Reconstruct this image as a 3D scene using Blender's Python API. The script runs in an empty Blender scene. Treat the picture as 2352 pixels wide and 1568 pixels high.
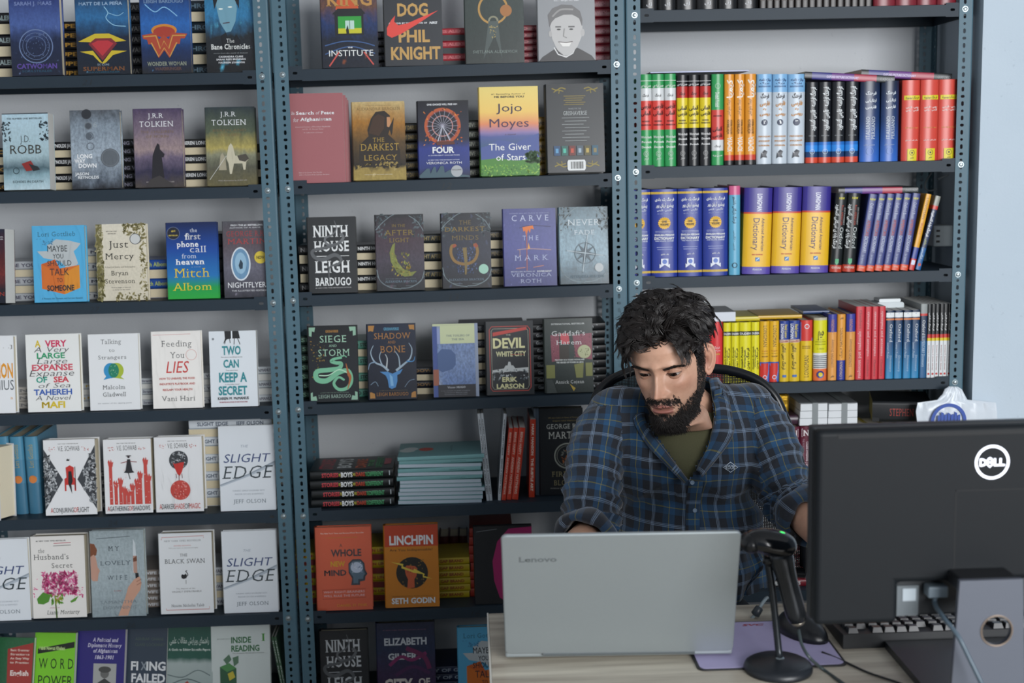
import bpy, bmesh, math, random, unicodedata
from mathutils import Vector as V, Matrix as M, noise as NZ
from mathutils.geometry import tessellate_polygon
rnd = random.Random(7)
SC = bpy.context.scene
COL = SC.collection
pi = math.pi

# ------------------------------------------------------------------ camera, light, exposure
PIT, ROL, YAW, FPX, HC = .1442, -.0223, .0324, 2974.5, 1.6
Fw = V((math.sin(YAW)*math.cos(PIT), math.cos(YAW)*math.cos(PIT), -math.sin(PIT)))
_r = V((math.cos(YAW), -math.sin(YAW), 0)); _u = _r.cross(Fw)
Rt = _r*math.cos(ROL)+_u*math.sin(ROL); Up = _u*math.cos(ROL)-_r*math.sin(ROL)
cam = bpy.data.cameras.new('camera'); camo = bpy.data.objects.new('camera', cam); COL.objects.link(camo)
camo.matrix_world = M(((Rt.x, Up.x, -Fw.x, 0), (Rt.y, Up.y, -Fw.y, 0), (Rt.z, Up.z, -Fw.z, HC), (0, 0, 0, 1)))
cam.lens = FPX/2352*36; cam.sensor_width = 36
cam.dof.use_dof = True; cam.dof.focus_distance = 2.75; cam.dof.aperture_fstop = 4.5
SC.camera = camo
SC.view_settings.view_transform = 'Standard'; SC.view_settings.look = 'None'
SC.view_settings.gamma = 1; SC.view_settings.use_curve_mapping = False
SC.view_settings.exposure = 0.0
W = bpy.data.worlds.new('world'); SC.world = W; W.use_nodes = True
W.node_tree.nodes['Background'].inputs[0].default_value = (.62, .78, 1, 1)
W.node_tree.nodes['Background'].inputs[1].default_value = .26
def area(name, loc, tgt, sx, sy, power, col):
    l = bpy.data.lights.new(name, 'AREA'); l.shape = 'RECTANGLE'; l.size = sx; l.size_y = sy
    l.energy = power; l.color = col
    o = bpy.data.objects.new(name, l); COL.objects.link(o); o.location = loc
    o.rotation_euler = (V(tgt)-V(loc)).to_track_quat('-Z', 'Y').to_euler(); return o
area('daylight_window', (2.3, -2.5, 2.0), (.2, 3.4, 1.15), 2.8, 1.9, 298, (.98, .99, 1))

def ray(u, v): return Fw+Rt*((u-1176)/FPX)-Up*((v-784)/FPX)
def PY(u, v, y): r = ray(u, v); return V((0, 0, HC))+r*(y/r.y)
def PZ(u, v, z): r = ray(u, v); return V((0, 0, HC))+r*((z-HC)/r.z)

# ------------------------------------------------------------------ materials
def lin(h):
    if not isinstance(h, str): return tuple(h)
    h = h.lstrip('#')
    if len(h) == 3: h = ''.join(c*2 for c in h)
    c = [int(h[i:i+2], 16)/255 for i in (0, 2, 4)]
    return tuple(x/12.92 if x <= .04045 else ((x+.055)/1.055)**2.4 for x in c)
_m = {}
def newmat(name):
    m = bpy.data.materials.new(name); m.use_nodes = True
    return m, m.node_tree.nodes, m.node_tree.links, m.node_tree.nodes['Principled BSDF']
def mat(col, rough=.5, metal=0, noise=0, nscale=60, bump=0, emit=0, spec=.5, coat=0):
    k = (col, rough, metal, noise, nscale, bump, emit, spec, coat)
    if k in _m: return _m[k]
    m, N, L, B = newmat('m_'+str(col).strip('#')); c = (*lin(col), 1)
    B.inputs['Base Color'].default_value = c; B.inputs['Roughness'].default_value = rough
    B.inputs['Metallic'].default_value = metal; B.inputs['Specular IOR Level'].default_value = spec
    B.inputs['Coat Weight'].default_value = coat; B.inputs['Coat Roughness'].default_value = .12
    if emit:
        B.inputs['Emission Color'].default_value = c; B.inputs['Emission Strength'].default_value = emit
    if noise or bump:
        t = N.new('ShaderNodeTexNoise'); t.inputs['Scale'].default_value = nscale; t.inputs['Detail'].default_value = 4
        g = N.new('ShaderNodeNewGeometry'); L.new(g.outputs['Position'], t.inputs['Vector'])
        if noise:
            mx = N.new('ShaderNodeMix'); mx.data_type = 'RGBA'
            mx.inputs[6].default_value = tuple(x*(1-noise) for x in c[:3])+(1,)
            mx.inputs[7].default_value = tuple(min(1, x*(1+noise)) for x in c[:3])+(1,)
            L.new(t.outputs['Fac'], mx.inputs[0]); L.new(mx.outputs[2], B.inputs['Base Color'])
        if bump:
            b = N.new('ShaderNodeBump'); b.inputs['Strength'].default_value = bump; b.inputs['Distance'].default_value = .002
            L.new(t.outputs['Fac'], b.inputs['Height']); L.new(b.outputs['Normal'], B.inputs['Normal'])
    _m[k] = m; return m
def ink(c): return mat(c, .42)
def grad(stops, nz=.1, nsc=7, rough=.33, axis=2, blot=None):
    """cover print: colours run from the top of the cover to its foot, loosened by noise"""
    k = ('g', tuple(stops), nz, nsc, rough, axis, blot)
    if k in _m: return _m[k]
    m, N, L, B = newmat('cover_gradient'); B.inputs['Roughness'].default_value = rough
    tc = N.new('ShaderNodeTexCoord'); sp = N.new('ShaderNodeSeparateXYZ'); L.new(tc.outputs['Generated'], sp.inputs[0])
    t = N.new('ShaderNodeTexNoise'); t.inputs['Scale'].default_value = nsc; t.inputs['Detail'].default_value = 5
    L.new(tc.outputs['Generated'], t.inputs['Vector'])
    a = N.new('ShaderNodeMath'); a.operation = 'MULTIPLY_ADD'; a.inputs[1].default_value = -nz*2; a.inputs[2].default_value = 1+nz
    L.new(t.outputs['Fac'], a.inputs[0])
    s = N.new('ShaderNodeMath'); s.operation = 'SUBTRACT'; L.new(a.outputs[0], s.inputs[0]); L.new(sp.outputs[axis], s.inputs[1])
    r = N.new('ShaderNodeValToRGB'); L.new(s.outputs[0], r.inputs[0])
    e = r.color_ramp.elements
    for i, (p, c) in enumerate(stops):
        q = e[i] if i < 2 else e.new(p)
        q.position = p; q.color = (*lin(c), 1)
    out = r.outputs[0]
    if blot:
        t2 = N.new('ShaderNodeTexNoise'); t2.inputs['Scale'].default_value = blot[1]; t2.inputs['Detail'].default_value = 6
        L.new(tc.outputs['Generated'], t2.inputs['Vector'])
        r2 = N.new('ShaderNodeValToRGB'); r2.color_ramp.elements[0].position = blot[2]; r2.color_ramp.elements[1].position = blot[2]+.15
        L.new(t2.outputs['Fac'], r2.inputs[0])
        mx = N.new('ShaderNodeMix'); mx.data_type = 'RGBA'; L.new(r2.outputs[0], mx.inputs[0]); L.new(out, mx.inputs[6])
        mx.inputs[7].default_value = (*lin(blot[0]), 1); out = mx.outputs[2]
    t4 = N.new('ShaderNodeTexNoise'); t4.inputs['Scale'].default_value = 22; t4.inputs['Detail'].default_value = 8; t4.inputs['Roughness'].default_value = .7; L.new(tc.outputs['Generated'], t4.inputs['Vector'])
    r4 = N.new('ShaderNodeValToRGB'); r4.color_ramp.elements[0].position = .3; r4.color_ramp.elements[0].color = (.45, .45, .45, 1); r4.color_ramp.elements[1].position = .68; r4.color_ramp.elements[1].color = (1.25, 1.25, 1.25, 1); L.new(t4.outputs['Fac'], r4.inputs[0])
    m4 = N.new('ShaderNodeMix'); m4.data_type = 'RGBA'; m4.blend_type = 'MULTIPLY'; m4.inputs[0].default_value = min(1, nz*4.5) if nz > .04 else 0; L.new(out, m4.inputs[6]); L.new(r4.outputs[0], m4.inputs[7]); out = m4.outputs[2]
    L.new(out, B.inputs['Base Color']); _m[k] = m; return m
def asmat(c, rough=.34): return c if isinstance(c, bpy.types.Material) else mat(c, rough)

# ------------------------------------------------------------------ object helpers
def mk(name, verts, faces, mats, parent=None, fm=None, smooth=False, mw=None):
    me = bpy.data.meshes.new(name); me.from_pydata([tuple(v) for v in verts], [], faces)
    for m in (mats if isinstance(mats, (list, tuple)) else [mats]): me.materials.append(m)
    if fm: me.polygons.foreach_set('material_index', fm)
    if smooth: me.polygons.foreach_set('use_smooth', [True]*len(me.polygons))
    me.update()
    return link(name, me, parent)
def link(name, me, parent=None):
    o = bpy.data.objects.new(name, me); COL.objects.link(o); o.parent = parent; return o
def thing(name, loc, label, cat, group=None, rz=0):
    o = bpy.data.objects.new(name, None); COL.objects.link(o); o.location = loc; o.rotation_euler = (0, 0, rz)
    o.empty_display_size = .05; tag(o, label, cat, group); return o
def tag(o, label, cat, group=None):
    o['label'] = label; o['category'] = cat
    if group: o['group'] = group
    elif 'group' in o: del o['group']
    return o
def struct(o): o['kind'] = 'structure'; return o
def copy_tree(o, parent=None):
    c = o.copy(); COL.objects.link(c); c.parent = parent
    for ch in list(o.children): copy_tree(ch, c)
    return c
class MB:
    """collects solids into one mesh"""
    def __init__(s): s.v = []; s.f = []; s.m = []; s.mi = 0
    def add(s, vs, fs):
        n = len(s.v); s.v += [V(v) for v in vs]; s.f += [tuple(i+n for i in f) for f in fs]; s.m += [s.mi]*len(fs)
    def box(s, a, b, bev=0):
        x0, y0, z0 = a; x1, y1, z1 = b
        if bev:
            bm = bmesh.new(); bmesh.ops.create_cube(bm, size=1)
            for v in bm.verts: v.co = V(((x0+x1)/2+v.co.x*(x1-x0), (y0+y1)/2+v.co.y*(y1-y0), (z0+z1)/2+v.co.z*(z1-z0)))
            bmesh.ops.bevel(bm, geom=bm.edges[:], offset=bev, segments=2, affect='EDGES', profile=.5)
            s.bm(bm); return
        s.add([(x0, y0, z0), (x1, y0, z0), (x1, y1, z0), (x0, y1, z0), (x0, y0, z1), (x1, y0, z1), (x1, y1, z1), (x0, y1, z1)],
              [(0, 3, 2, 1), (4, 5, 6, 7), (0, 1, 5, 4), (1, 2, 6, 5), (2, 3, 7, 6), (3, 0, 4, 7)])
    def bm(s, bm):
        bm.verts.index_update(); s.add([v.co.copy() for v in bm.verts], [[v.index for v in f.verts] for f in bm.faces]); bm.free()
    def prism(s, pts, y0, y1, ax=1):
        """pts: outline in the plane across ax"""
        n = len(pts)
        def q(p, y): return (p[0], y, p[1]) if ax == 1 else ((y, p[0], p[1]) if ax == 0 else (p[0], p[1], y))
        s.add([q(p, y0) for p in pts]+[q(p, y1) for p in pts],
              [tuple(range(n)), tuple(range(2*n-1, n-1, -1))]+[(i, i+n, (i+1) % n+n, (i+1) % n) for i in range(n)])
    def tube(s, pts, r, n=8, cap=True):
        pts = [V(p) for p in pts]; N_ = len(pts); rs = r if isinstance(r, (list, tuple)) else [r]*N_
        vs = []; fs = []; up = None
        for i, p in enumerate(pts):
            d = (pts[min(i+1, N_-1)]-pts[max(i-1, 0)]).normalized()
            if up is None:
                a = V((0, 0, 1)) if abs(d.z) < .9 else V((1, 0, 0)); up = d.cross(a).normalized()
            else: up = (up-d*up.dot(d)).normalized()
            w = d.cross(up)
            for k in range(n): a = 2*pi*k/n; vs.append(p+(up*math.cos(a)+w*math.sin(a))*rs[i])
        for i in range(N_-1):
            for k in range(n): fs.append((i*n+k, i*n+(k+1) % n, (i+1)*n+(k+1) % n, (i+1)*n+k))
        if cap: fs += [tuple(range(n-1, -1, -1)), tuple((N_-1)*n+k for k in range(n))]
        s.add(vs, fs)
    def build(s, name, mats, parent=None, smooth=False, mod=None):
        o = mk(name, s.v, s.f, mats, parent, s.m if s.mi or any(s.m) else None, smooth); return o
def spline(pts, n=8):
    pts = [V(p) for p in pts]; P = [pts[0]]+pts+[pts[-1]]; out = []
    for i in range(1, len(P)-2):
        a, b, c, d = P[i-1:i+3]
        for k in range(n):
            t = k/n; out.append(.5*((2*b)+(c-a)*t+(2*a-5*b+4*c-d)*t*t+(3*b-a-3*c+d)*t**3))
    return out+[pts[-1]]
def rrect(x0, y0, x1, y1, r, n=5):
    o = []
    for cx, cy, a in ((x1-r, y1-r, 0), (x0+r, y1-r, 90), (x0+r, y0+r, 180), (x1-r, y0+r, 270)):
        for k in range(n+1): t = math.radians(a+90*k/n); o.append((cx+r*math.cos(t), cy+r*math.sin(t)))
    return o

# ------------------------------------------------------------------ lettering
_gl = {}; OFF = {'r': 0, 'b': .032, 't': -.012, 's': -.008, 'S': .022}
def _gm(body, off):
    c = bpy.data.curves.new('glyph', 'FONT'); c.body = body; c.resolution_u = 2; c.offset = off
    o = bpy.data.objects.new('glyph', c); m = o.to_mesh()
    vs = [(v.co.x, v.co.y) for v in m.vertices]; fs = [tuple(p.vertices) for p in m.polygons]
    o.to_mesh_clear(); bpy.data.objects.remove(o); bpy.data.curves.remove(c); return vs, fs
def _w(body): vs, _ = _gm(body, 0); return max(v[0] for v in vs)-min(v[0] for v in vs)
HH = _w('HH')
def glyph(ch, font):
    k = (ch, font)
    if k in _gl: return _gl[k]
    if ch == ' ': r = ([], [], .32)
    else:
        off = OFF[font]; vs, fs = _gm(ch, off); adv = _w('H'+ch+'H')-HH
        if off > 0:
            def ar(v_, f_): return sum(abs((v_[f[1]][0]-v_[f[0]][0])*(v_[f[2]][1]-v_[f[0]][1])-(v_[f[2]][0]-v_[f[0]][0])*(v_[f[1]][1]-v_[f[0]][1])) for f in f_)
            v0_, f0_ = _gm(ch, 0)
            if ar(vs, fs) > (1.95 if off > .03 else 1.62)*max(ar(v0_, f0_), 1e-6):   # the fattened outline crosses itself: thicken by overprinting
                n_ = len(v0_); vs = [(x+d, y) for d in (-off*.9, 0, off*.9) for x, y in v0_]; fs = [tuple(i+q*n_ for i in f) for q in range(3) for f in f0_]; off = 0
        if font in 'sS' and ch.isalnum() and ord(ch) < 1500:
            cnt = {}
            for f in fs:
                for a, b in zip(f, f[1:]+f[:1]):
                    q = (round(vs[a][0], 3), round(vs[a][1], 3)); p = (round(vs[b][0], 3), round(vs[b][1], 3))
                    e = (min(p, q), max(p, q)); cnt[e] = cnt.get(e, 0)+1
            lv = [(0-off, 1), (.682+off, -1), (.728+off, -1)]+([(.449+off, -1)] if ch.islower() else [])
            for (p, q), n in cnt.items():
                if n != 1 or abs(p[1]-q[1]) > .012 or q[0]-p[0] < .03: continue
                for y, sg in lv:
                    if abs(p[1]-y) < .014:
                        long_ = q[0]-p[0] > .24; x0 = p[0]-.065; x1 = p[0]+.1 if long_ else q[0]+.065
                        if long_ and ch in 'TZz27J': continue
                        b = len(vs); vs += [(x0, y), (x1, y), (x1, y+sg*.045), (x0, y+sg*.045)]
                        fs.append((b, b+1, b+2, b+3) if sg > 0 else (b+3, b+2, b+1, b)); break
            adv += .05
        r = (vs, fs, adv)
    _gl[k] = r; return r
def shape_fa(s):
    """joins Persian letters (presentation forms) and puts them in visual order"""
    out = []; nonj = set('اآدذرزژوإأء')
    isl = lambda c: 'LETTER' in unicodedata.name(c, '') and 'ARABIC' in unicodedata.name(c, '')
    for i, c in enumerate(s):
        if not isl(c): out.append(c); continue
        pv = i > 0 and isl(s[i-1]) and s[i-1] not in nonj
        nx = i < len(s)-1 and isl(s[i+1]) and c not in nonj
        form = ('MEDIAL' if nx else 'FINAL') if pv else ('INITIAL' if nx else 'ISOLATED')
        try: out.append(unicodedata.lookup(unicodedata.name(c)+' '+form+' FORM'))
        except KeyError: out.append(c)
    return ''.join(reversed(out))
def layout(s, font):
    if any(0x600 <= ord(c) < 0x700 for c in s): s = shape_fa(s)
    vs = []; fs = []; x = 0
    for ch in s:
        gv, gf, ad = glyph(ch, font); n = len(vs)
        vs += [(a+x, b) for a, b in gv]; fs += [tuple(i+n for i in f) for f in gf]; x += ad
    if not vs: return vs, fs, 0, 1
    return vs, fs, min(v[0] for v in vs), max(v[0] for v in vs)

# ------------------------------------------------------------------ flat print on a surface
class Print:
    def __init__(s, surf, asp): s.surf = surf; s.asp = asp; s.v = []; s.f = []; s.m = []; s.mats = []; s.lay = 1; s.cur = 0; s.eps = .00012
    def col(s, c):
        m = asmat(c, .42)
        if m not in s.mats: s.mats.append(m)
        s.cur = s.mats.index(m)
    def poly(s, pts, fs=None):
        n = len(s.v); e = s.lay*s.eps
        s.v += [s.surf(x, v, e) for x, v in pts]
        if fs is None: fs = [t for t in tessellate_polygon([[V((x, -v, 0)) for x, v in pts]])]
        for f in fs:
            a, b, c = [V((pts[i][0], -pts[i][1], 0)) for i in f[:3]]
            if (b-a).cross(c-a).z < 0: f = tuple(reversed(f))
            s.f.append(tuple(i+n for i in f)); s.m.append(s.cur)
    def item(s, it):
        k = it[0]; A = s.asp  # height / width
        if k == 't':
            _, tx, x0, x1, v0, v1, c, *fo = it; f = fo[0] if fo else 'r'; sh = 0
            if f[-1] == '/': sh = .22; f = f[:-1] or 'r'
            s.col(c); vs, fs, a, b = layout(tx, f)
            if not vs: return
            ch = (v1-v0)/.69; sx = (x1-x0)/(b-a+sh*.7)
            s.poly([(x0+(p-a+q*sh)*sx, v1-q*ch) for p, q in vs], fs)
        elif k in 'vu':
            _, tx, v0, v1, s0, s1, c, *fo = it; f = (fo[0] if fo else 'r').strip('/'); s.col(c); vs, fs, a, b = layout(tx, f)
            if not vs: return
            ch = (s1-s0)/.69; sv = (v1-v0)/(b-a)
            s.poly([(s0+q*ch, v0+(p-a)*sv) if k == 'v' else (s1-q*ch, v1-(p-a)*sv) for p, q in vs], fs)
        elif k == 'r':
            _, x0, v0, x1, v1, c = it; s.col(c); s.grid(x0, v0, x1, v1)
        elif k == 'e':
            _, cx, cv, rx, rv, c = it; rv = rv or rx/A; s.col(c)
            s.poly([(cx+rx*math.cos(a*pi/12), cv+rv*math.sin(a*pi/12)) for a in range(24)], [tuple(range(24))])
        elif k == 'o':
            _, cx, cv, r, w, c = it; s.col(c); n = 32
            for i in range(n):
                a, b = 2*pi*i/n, 2*pi*(i+1)/n
                s.poly([(cx+q*math.cos(t), cv+q*math.sin(t)/A) for q, t in ((r, a), (r, b), (r-w, b), (r-w, a))], [(0, 1, 2, 3)])
        elif k == 'p':
            _, P, c = it; s.col(c); s.poly([(P[i], P[i+1]) for i in range(0, len(P), 2)])
        elif k in 'lw':
            _, P, w, c = it; s.col(c); P = [V((P[i], P[i+1]*A)) for i in range(0, len(P), 2)]
            if k == 'w': P = [V((q.x, q.y)) for q in spline([(p.x, p.y, 0) for p in P], 5)]
            n = len(P)
            W_ = w if isinstance(w, tuple) else (w, w)
            L_ = []; Q = []
            for i in range(n):
                d = (P[min(i+1, n-1)]-P[max(i-1, 0)]).normalized(); nn = V((-d.y, d.x)); t = i/(n-1)
                ww = (W_[0]*(1-t)+W_[-1]*t) if len(W_) == 2 else (W_[0]+(W_[1]-W_[0])*t*2 if t < .5 else W_[1]+(W_[2]-W_[1])*(t-.5)*2)
                L_.append(P[i]+nn*ww/2); Q.append(P[i]-nn*ww/2)
            for i in range(n-1): s.poly([(q.x, q.y/A) for q in (L_[i], L_[i+1], Q[i+1], Q[i])], [(0, 1, 2, 3)])
        elif k == 'n':
            _, seed, n, x0, v0, x1, v1, sz, cs = it; R_ = random.Random(seed)
            for i in range(n):
                s.col(cs[i % len(cs)]); x = R_.uniform(x0, x1); v = R_.uniform(v0, v1); a0 = R_.uniform(0, 6); q = R_.uniform(.4, 1)*sz
                s.poly([(x+q*math.cos(a0+j*1.57)*(.5 if j % 2 else 1), v+q*math.sin(a0+j*1.57)*(.5 if j % 2 else 1)/A) for j in range(4)], [(0, 1, 2, 3)])
        s.lay += 1
    def grid(s, x0, v0, x1, v1):
        n = 6 if x1-x0 > .3 else 1
        for i in range(n):
            a = x0+(x1-x0)*i/n; b = x0+(x1-x0)*(i+1)/n
            s.poly([(a, v0), (a, v1), (b, v1), (b, v0)], [(0, 1, 2, 3)])
    def build(s, name, parent):
        if s.v: return mk(name, s.v, s.f, s.mats, parent, s.m)
def prints(items, surf, asp, parent, n1='cover_print', n2='lettering', eps=.00012):
    a = Print(surf, asp); b = Print(surf, asp); a.eps = b.eps = eps
    for it in items:
        q = b if it[0] in 'tvu' else a
        q.lay = max(a.lay, b.lay); q.item(it)
    a.build(n1, parent); b.build(n2, parent)

# ------------------------------------------------------------------ books
ORI = {'front': M.Identity(3), 'spine': M(((0, -1, 0), (1, 0, 0), (0, 0, 1))), 'lie': M(((0, 0, -1), (1, 0, 0), (0, -1, 0)))}
PAGE = mat('#e3d9bf', .8, 0, .12, 900)
PAGEW = mat('#dfe0dc', .8, 0, .1, 900)
def book(w, h, t, cover, front=(), spine=(), kind='h', ori='spine', page=None, name=None, bands=None, back=None):
    """w width, h height, t thickness (m). Spine at x=0, front cover at y=0, fore edge at x=w. Returns a parentless Empty."""
    root = bpy.data.objects.new(name or ('hardcover_book' if kind == 'h' else 'paperback_book'), None); COL.objects.link(root)
    root.empty_display_size = .03
    O = ORI[ori]
    ct = .0024 if kind == 'h' else .0007; ov = .0035 if kind == 'h' else .0002
    bl = (min(.006, t*.16) if kind == 'h' else min(.0015, t*.06))
    ct = min(ct, t*.2)
    sh = V((-w/2, -t, 0)) if ori == 'front' else (V((t/2, 0, 0)) if ori == 'spine' else V((h/2, 0, t)))
    if ori == 'front' : off = lambda p: O @ V(p)+sh
    else: off = lambda p: O @ V(p)+sh+V((0, bl, 0))
    K = 7
    def bul(s): return bl*(1-(2*s-1)**2)
    outer = [(w, 0)]+[(-bul(i/(K-1)), t*i/(K-1)) for i in range(K)]+[(w, t)]
    inner = [(w, t-ct), (ct, t-ct), (ct, ct), (w, ct)]
    outl = outer+inner; n = len(outl)
    bd = bands or [(0, cover)]
    zs = [h*(1-b[0]) for b in bd]+[0]
    vs = []; fs = []; fm = []; mats = [asmat(b[1]) for b in bd]
    for z in zs: vs += [off((x, y, z)) for x, y in outl]
    for k in range(len(zs)-1):
        for i in range(n):
            j = (i+1) % n; fs.append((k*n+i, k*n+j, (k+1)*n+j, (k+1)*n+i)); fm.append(k)
    def cap(z, rev, mi):
        b = len(vs)
        for x, y in outl: vs.append(off((x, y, z)))
        q = [(0, 1, n-2, n-1), (1, 2, n-2), (K, K+1, n-4, n-3), (K-1, K, n-3)]+[(i, i+1, n-2) for i in range(2, K//2+1)]+[(i, i+1, n-3) for i in range(K//2+1, K-1)]+[(K//2+1, n-3, n-2)]
        for f in q: fs.append(tuple(b+i for i in (reversed(f) if rev else f))); fm.append(mi)
    cap(h, False, 0); cap(0, True, len(mats)-1)
    if back is not None:
        mats.append(asmat(back))
    c = mk('cover', vs, fs, mats, root, fm)
    c.data.polygons.foreach_set('use_smooth', [(1 <= i % n <= K-1) if i < n*(len(zs)-1) else False for i in range(len(fs))])
    p = MB(); e = .0003
    a = off((ct+e, ct+e, ov)); b = off((w-ov-(0 if kind == 'h' else .0003), t-ct-e, h-ov))
    p.box([min(a[i], b[i]) for i in range(3)], [max(a[i], b[i]) for i in range(3)])
    p.build('pages', page or (PAGE if kind == 'h' else PAGEW), root)
    if front: prints(front, lambda x, v, e_: off((x*w, -e_, (1-v)*h)), h/w, root)
    if spine: prints(spine, lambda s_, v, e_: off((-bul(max(0, min(1, s_)))-e_-bl*.16, t*(1-s_), (1-v)*h)), h/t, root, 'spine_print', 'spine_lettering')
    return root
ORD = ['topmost', 'second', 'third', 'fourth', 'fifth', 'sixth', 'seventh', 'eighth', 'ninth', 'tenth', 'eleventh', 'twelfth', 'thirteenth', 'fourteenth', 'fifteenth', 'sixteenth', 'seventeenth', 'eighteenth']

# ------------------------------------------------------------------ shelving: heights of the shelf tops
YF = 3.44
SHZ = {'A': [1.811, 1.517, 1.221, .926, .637, .348, .058], 'B': [1.819, 1.525, 1.230, .935, .640, .348, .056], 'C': [1.948, 1.544, 1.250, .955, .66, .365, .07]}
SLOPE = {'A': 0, 'B': .0105, 'C': 0}
XB = {'A': (-1.39, -.521), 'B': (-.468, .401), 'C': (.449, 1.319)}  # bolt columns
def shelf_z(un, r, x): return SHZ[un][r]+.0125+SLOPE[un]*(x-sum(XB[un])/2)
STEEL = mat('#25323d', .5, .0, .10, 9, .04, spec=.3)
POST = mat('#4d6b79', .45, .0, .10, 14, .04, spec=.35)
BOLT = mat('#9aa6aa', .34, .85)
def cell(mb, ctr, ex, ez, half_w0, half_w1, hh, rx, rz, th):
    """a stretch of sheet with one stadium hole; ex/ez unit vectors in the sheet, th thickness vector"""
    n = 16; hole = []; rim = []
    for k in range(n):
        a = 2*pi*k/n+pi/16*0; c, s = math.cos(a), math.sin(a)
        r = min(rx, rz); dx = (rx-r)*(1 if c > 1e-6 else -1 if c < -1e-6 else 0); dz = (rz-r)*(1 if s > 1e-6 else -1 if s < -1e-6 else 0)
        hole.append((dx+r*c, dz+r*s))
        w = half_w1 if c > 0 else half_w0
        q = max(abs(c), abs(s)); rim.append((c/q*w, s/q*hh))
    vs = [ctr+ex*x+ez*z for x, z in hole]+[ctr+ex*x+ez*z for x, z in rim]
    vs += [v+th for v in vs]
    fs = []
    for k in range(n):
        j = (k+1) % n
        fs += [(k, j, n+j, n+k), (2*n+j, 2*n+k, 3*n+k, 3*n+j), (j, k, 2*n+k, 2*n+j)]
    mb.add(vs, fs)
PIT_ = .0188; NH = 118
def post_mesh(sx):
    """slotted angle: front flange from the corner inwards (direction sx), side flange backwards"""
    mb = MB(); ex = V((sx, 0, 0)); ez = V((0, 0, 1)); ey = V((0, 1, 0)); T = .0018
    types = [(.0036, .0062), (.0036, .0036), (.0036, .0062), (.0052, .0038)]
    for i in range(NH):
        z = .012+PIT_*i; rx, rz = types[i % 4]
        cell(mb, ex*.023+ez*z, ex, ez, .019, .015, PIT_/2, rx, rz, ey*T)
        cell(mb, ey*.023+ez*z, ey, ez, .019, .015, PIT_/2, rx, rz, ex*T)
    z0 = .012-PIT_/2; z1 = z0+PIT_*NH
    a = ex*.004; b = ey*.004; q = ex*.0012+ey*.0012
    mb.add([a+ez*z0, q+ez*z0, b+ez*z0, a+ez*z1, q+ez*z1, b+ez*z1, ex*.004+ey*T+ez*z0, ex*T+ey*.004+ez*z0, ex*.004+ey*T+ez*z1, ex*T+ey*.004+ez*z1],
           [(0, 1, 4, 3), (1, 2, 5, 4), (6, 7, 9, 8)])
    return mb
def edges_mesh(name, mb, mats):
    me = bpy.data.meshes.new(name); me.from_pydata([tuple(v) for v in mb.v], [], mb.f)
    for m in (mats if isinstance(mats, list) else [mats]): me.materials.append(m)
    if any(mb.m): me.polygons.foreach_set('material_index', mb.m)
    return me
PM = {1: edges_mesh('upright_post', post_mesh(1), POST), -1: edges_mesh('upright_post', post_mesh(-1), POST)}
_b = MB(); _b.prism([(.0062*math.cos(k*pi/3), .0062*math.sin(k*pi/3)) for k in range(6)], -.0040, 0)
for _i, (_r, _y) in enumerate([(.0054, -.0040), (.0050, -.0049), (.0036, -.0056), (.0016, -.0059)][:3]):
    _q = [(.0050, -.0049), (.0036, -.0056), (.0012, -.0060)][_i]
    _b.add([(rr*math.cos(k*pi/6), yy, rr*math.sin(k*pi/6)) for rr, yy in ((_r, _y), _q) for k in range(12)], [(k, (k+1) % 12, 12+(k+1) % 12, 12+k) for k in range(12)]+([tuple(range(12, 24))] if _i == 2 else []))
_b.prism([(.0078*math.cos(k*pi/8), .0078*math.sin(k*pi/8)) for k in range(16)], -.0012, .0)
BM = edges_mesh('bolt', _b, BOLT)
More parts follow.
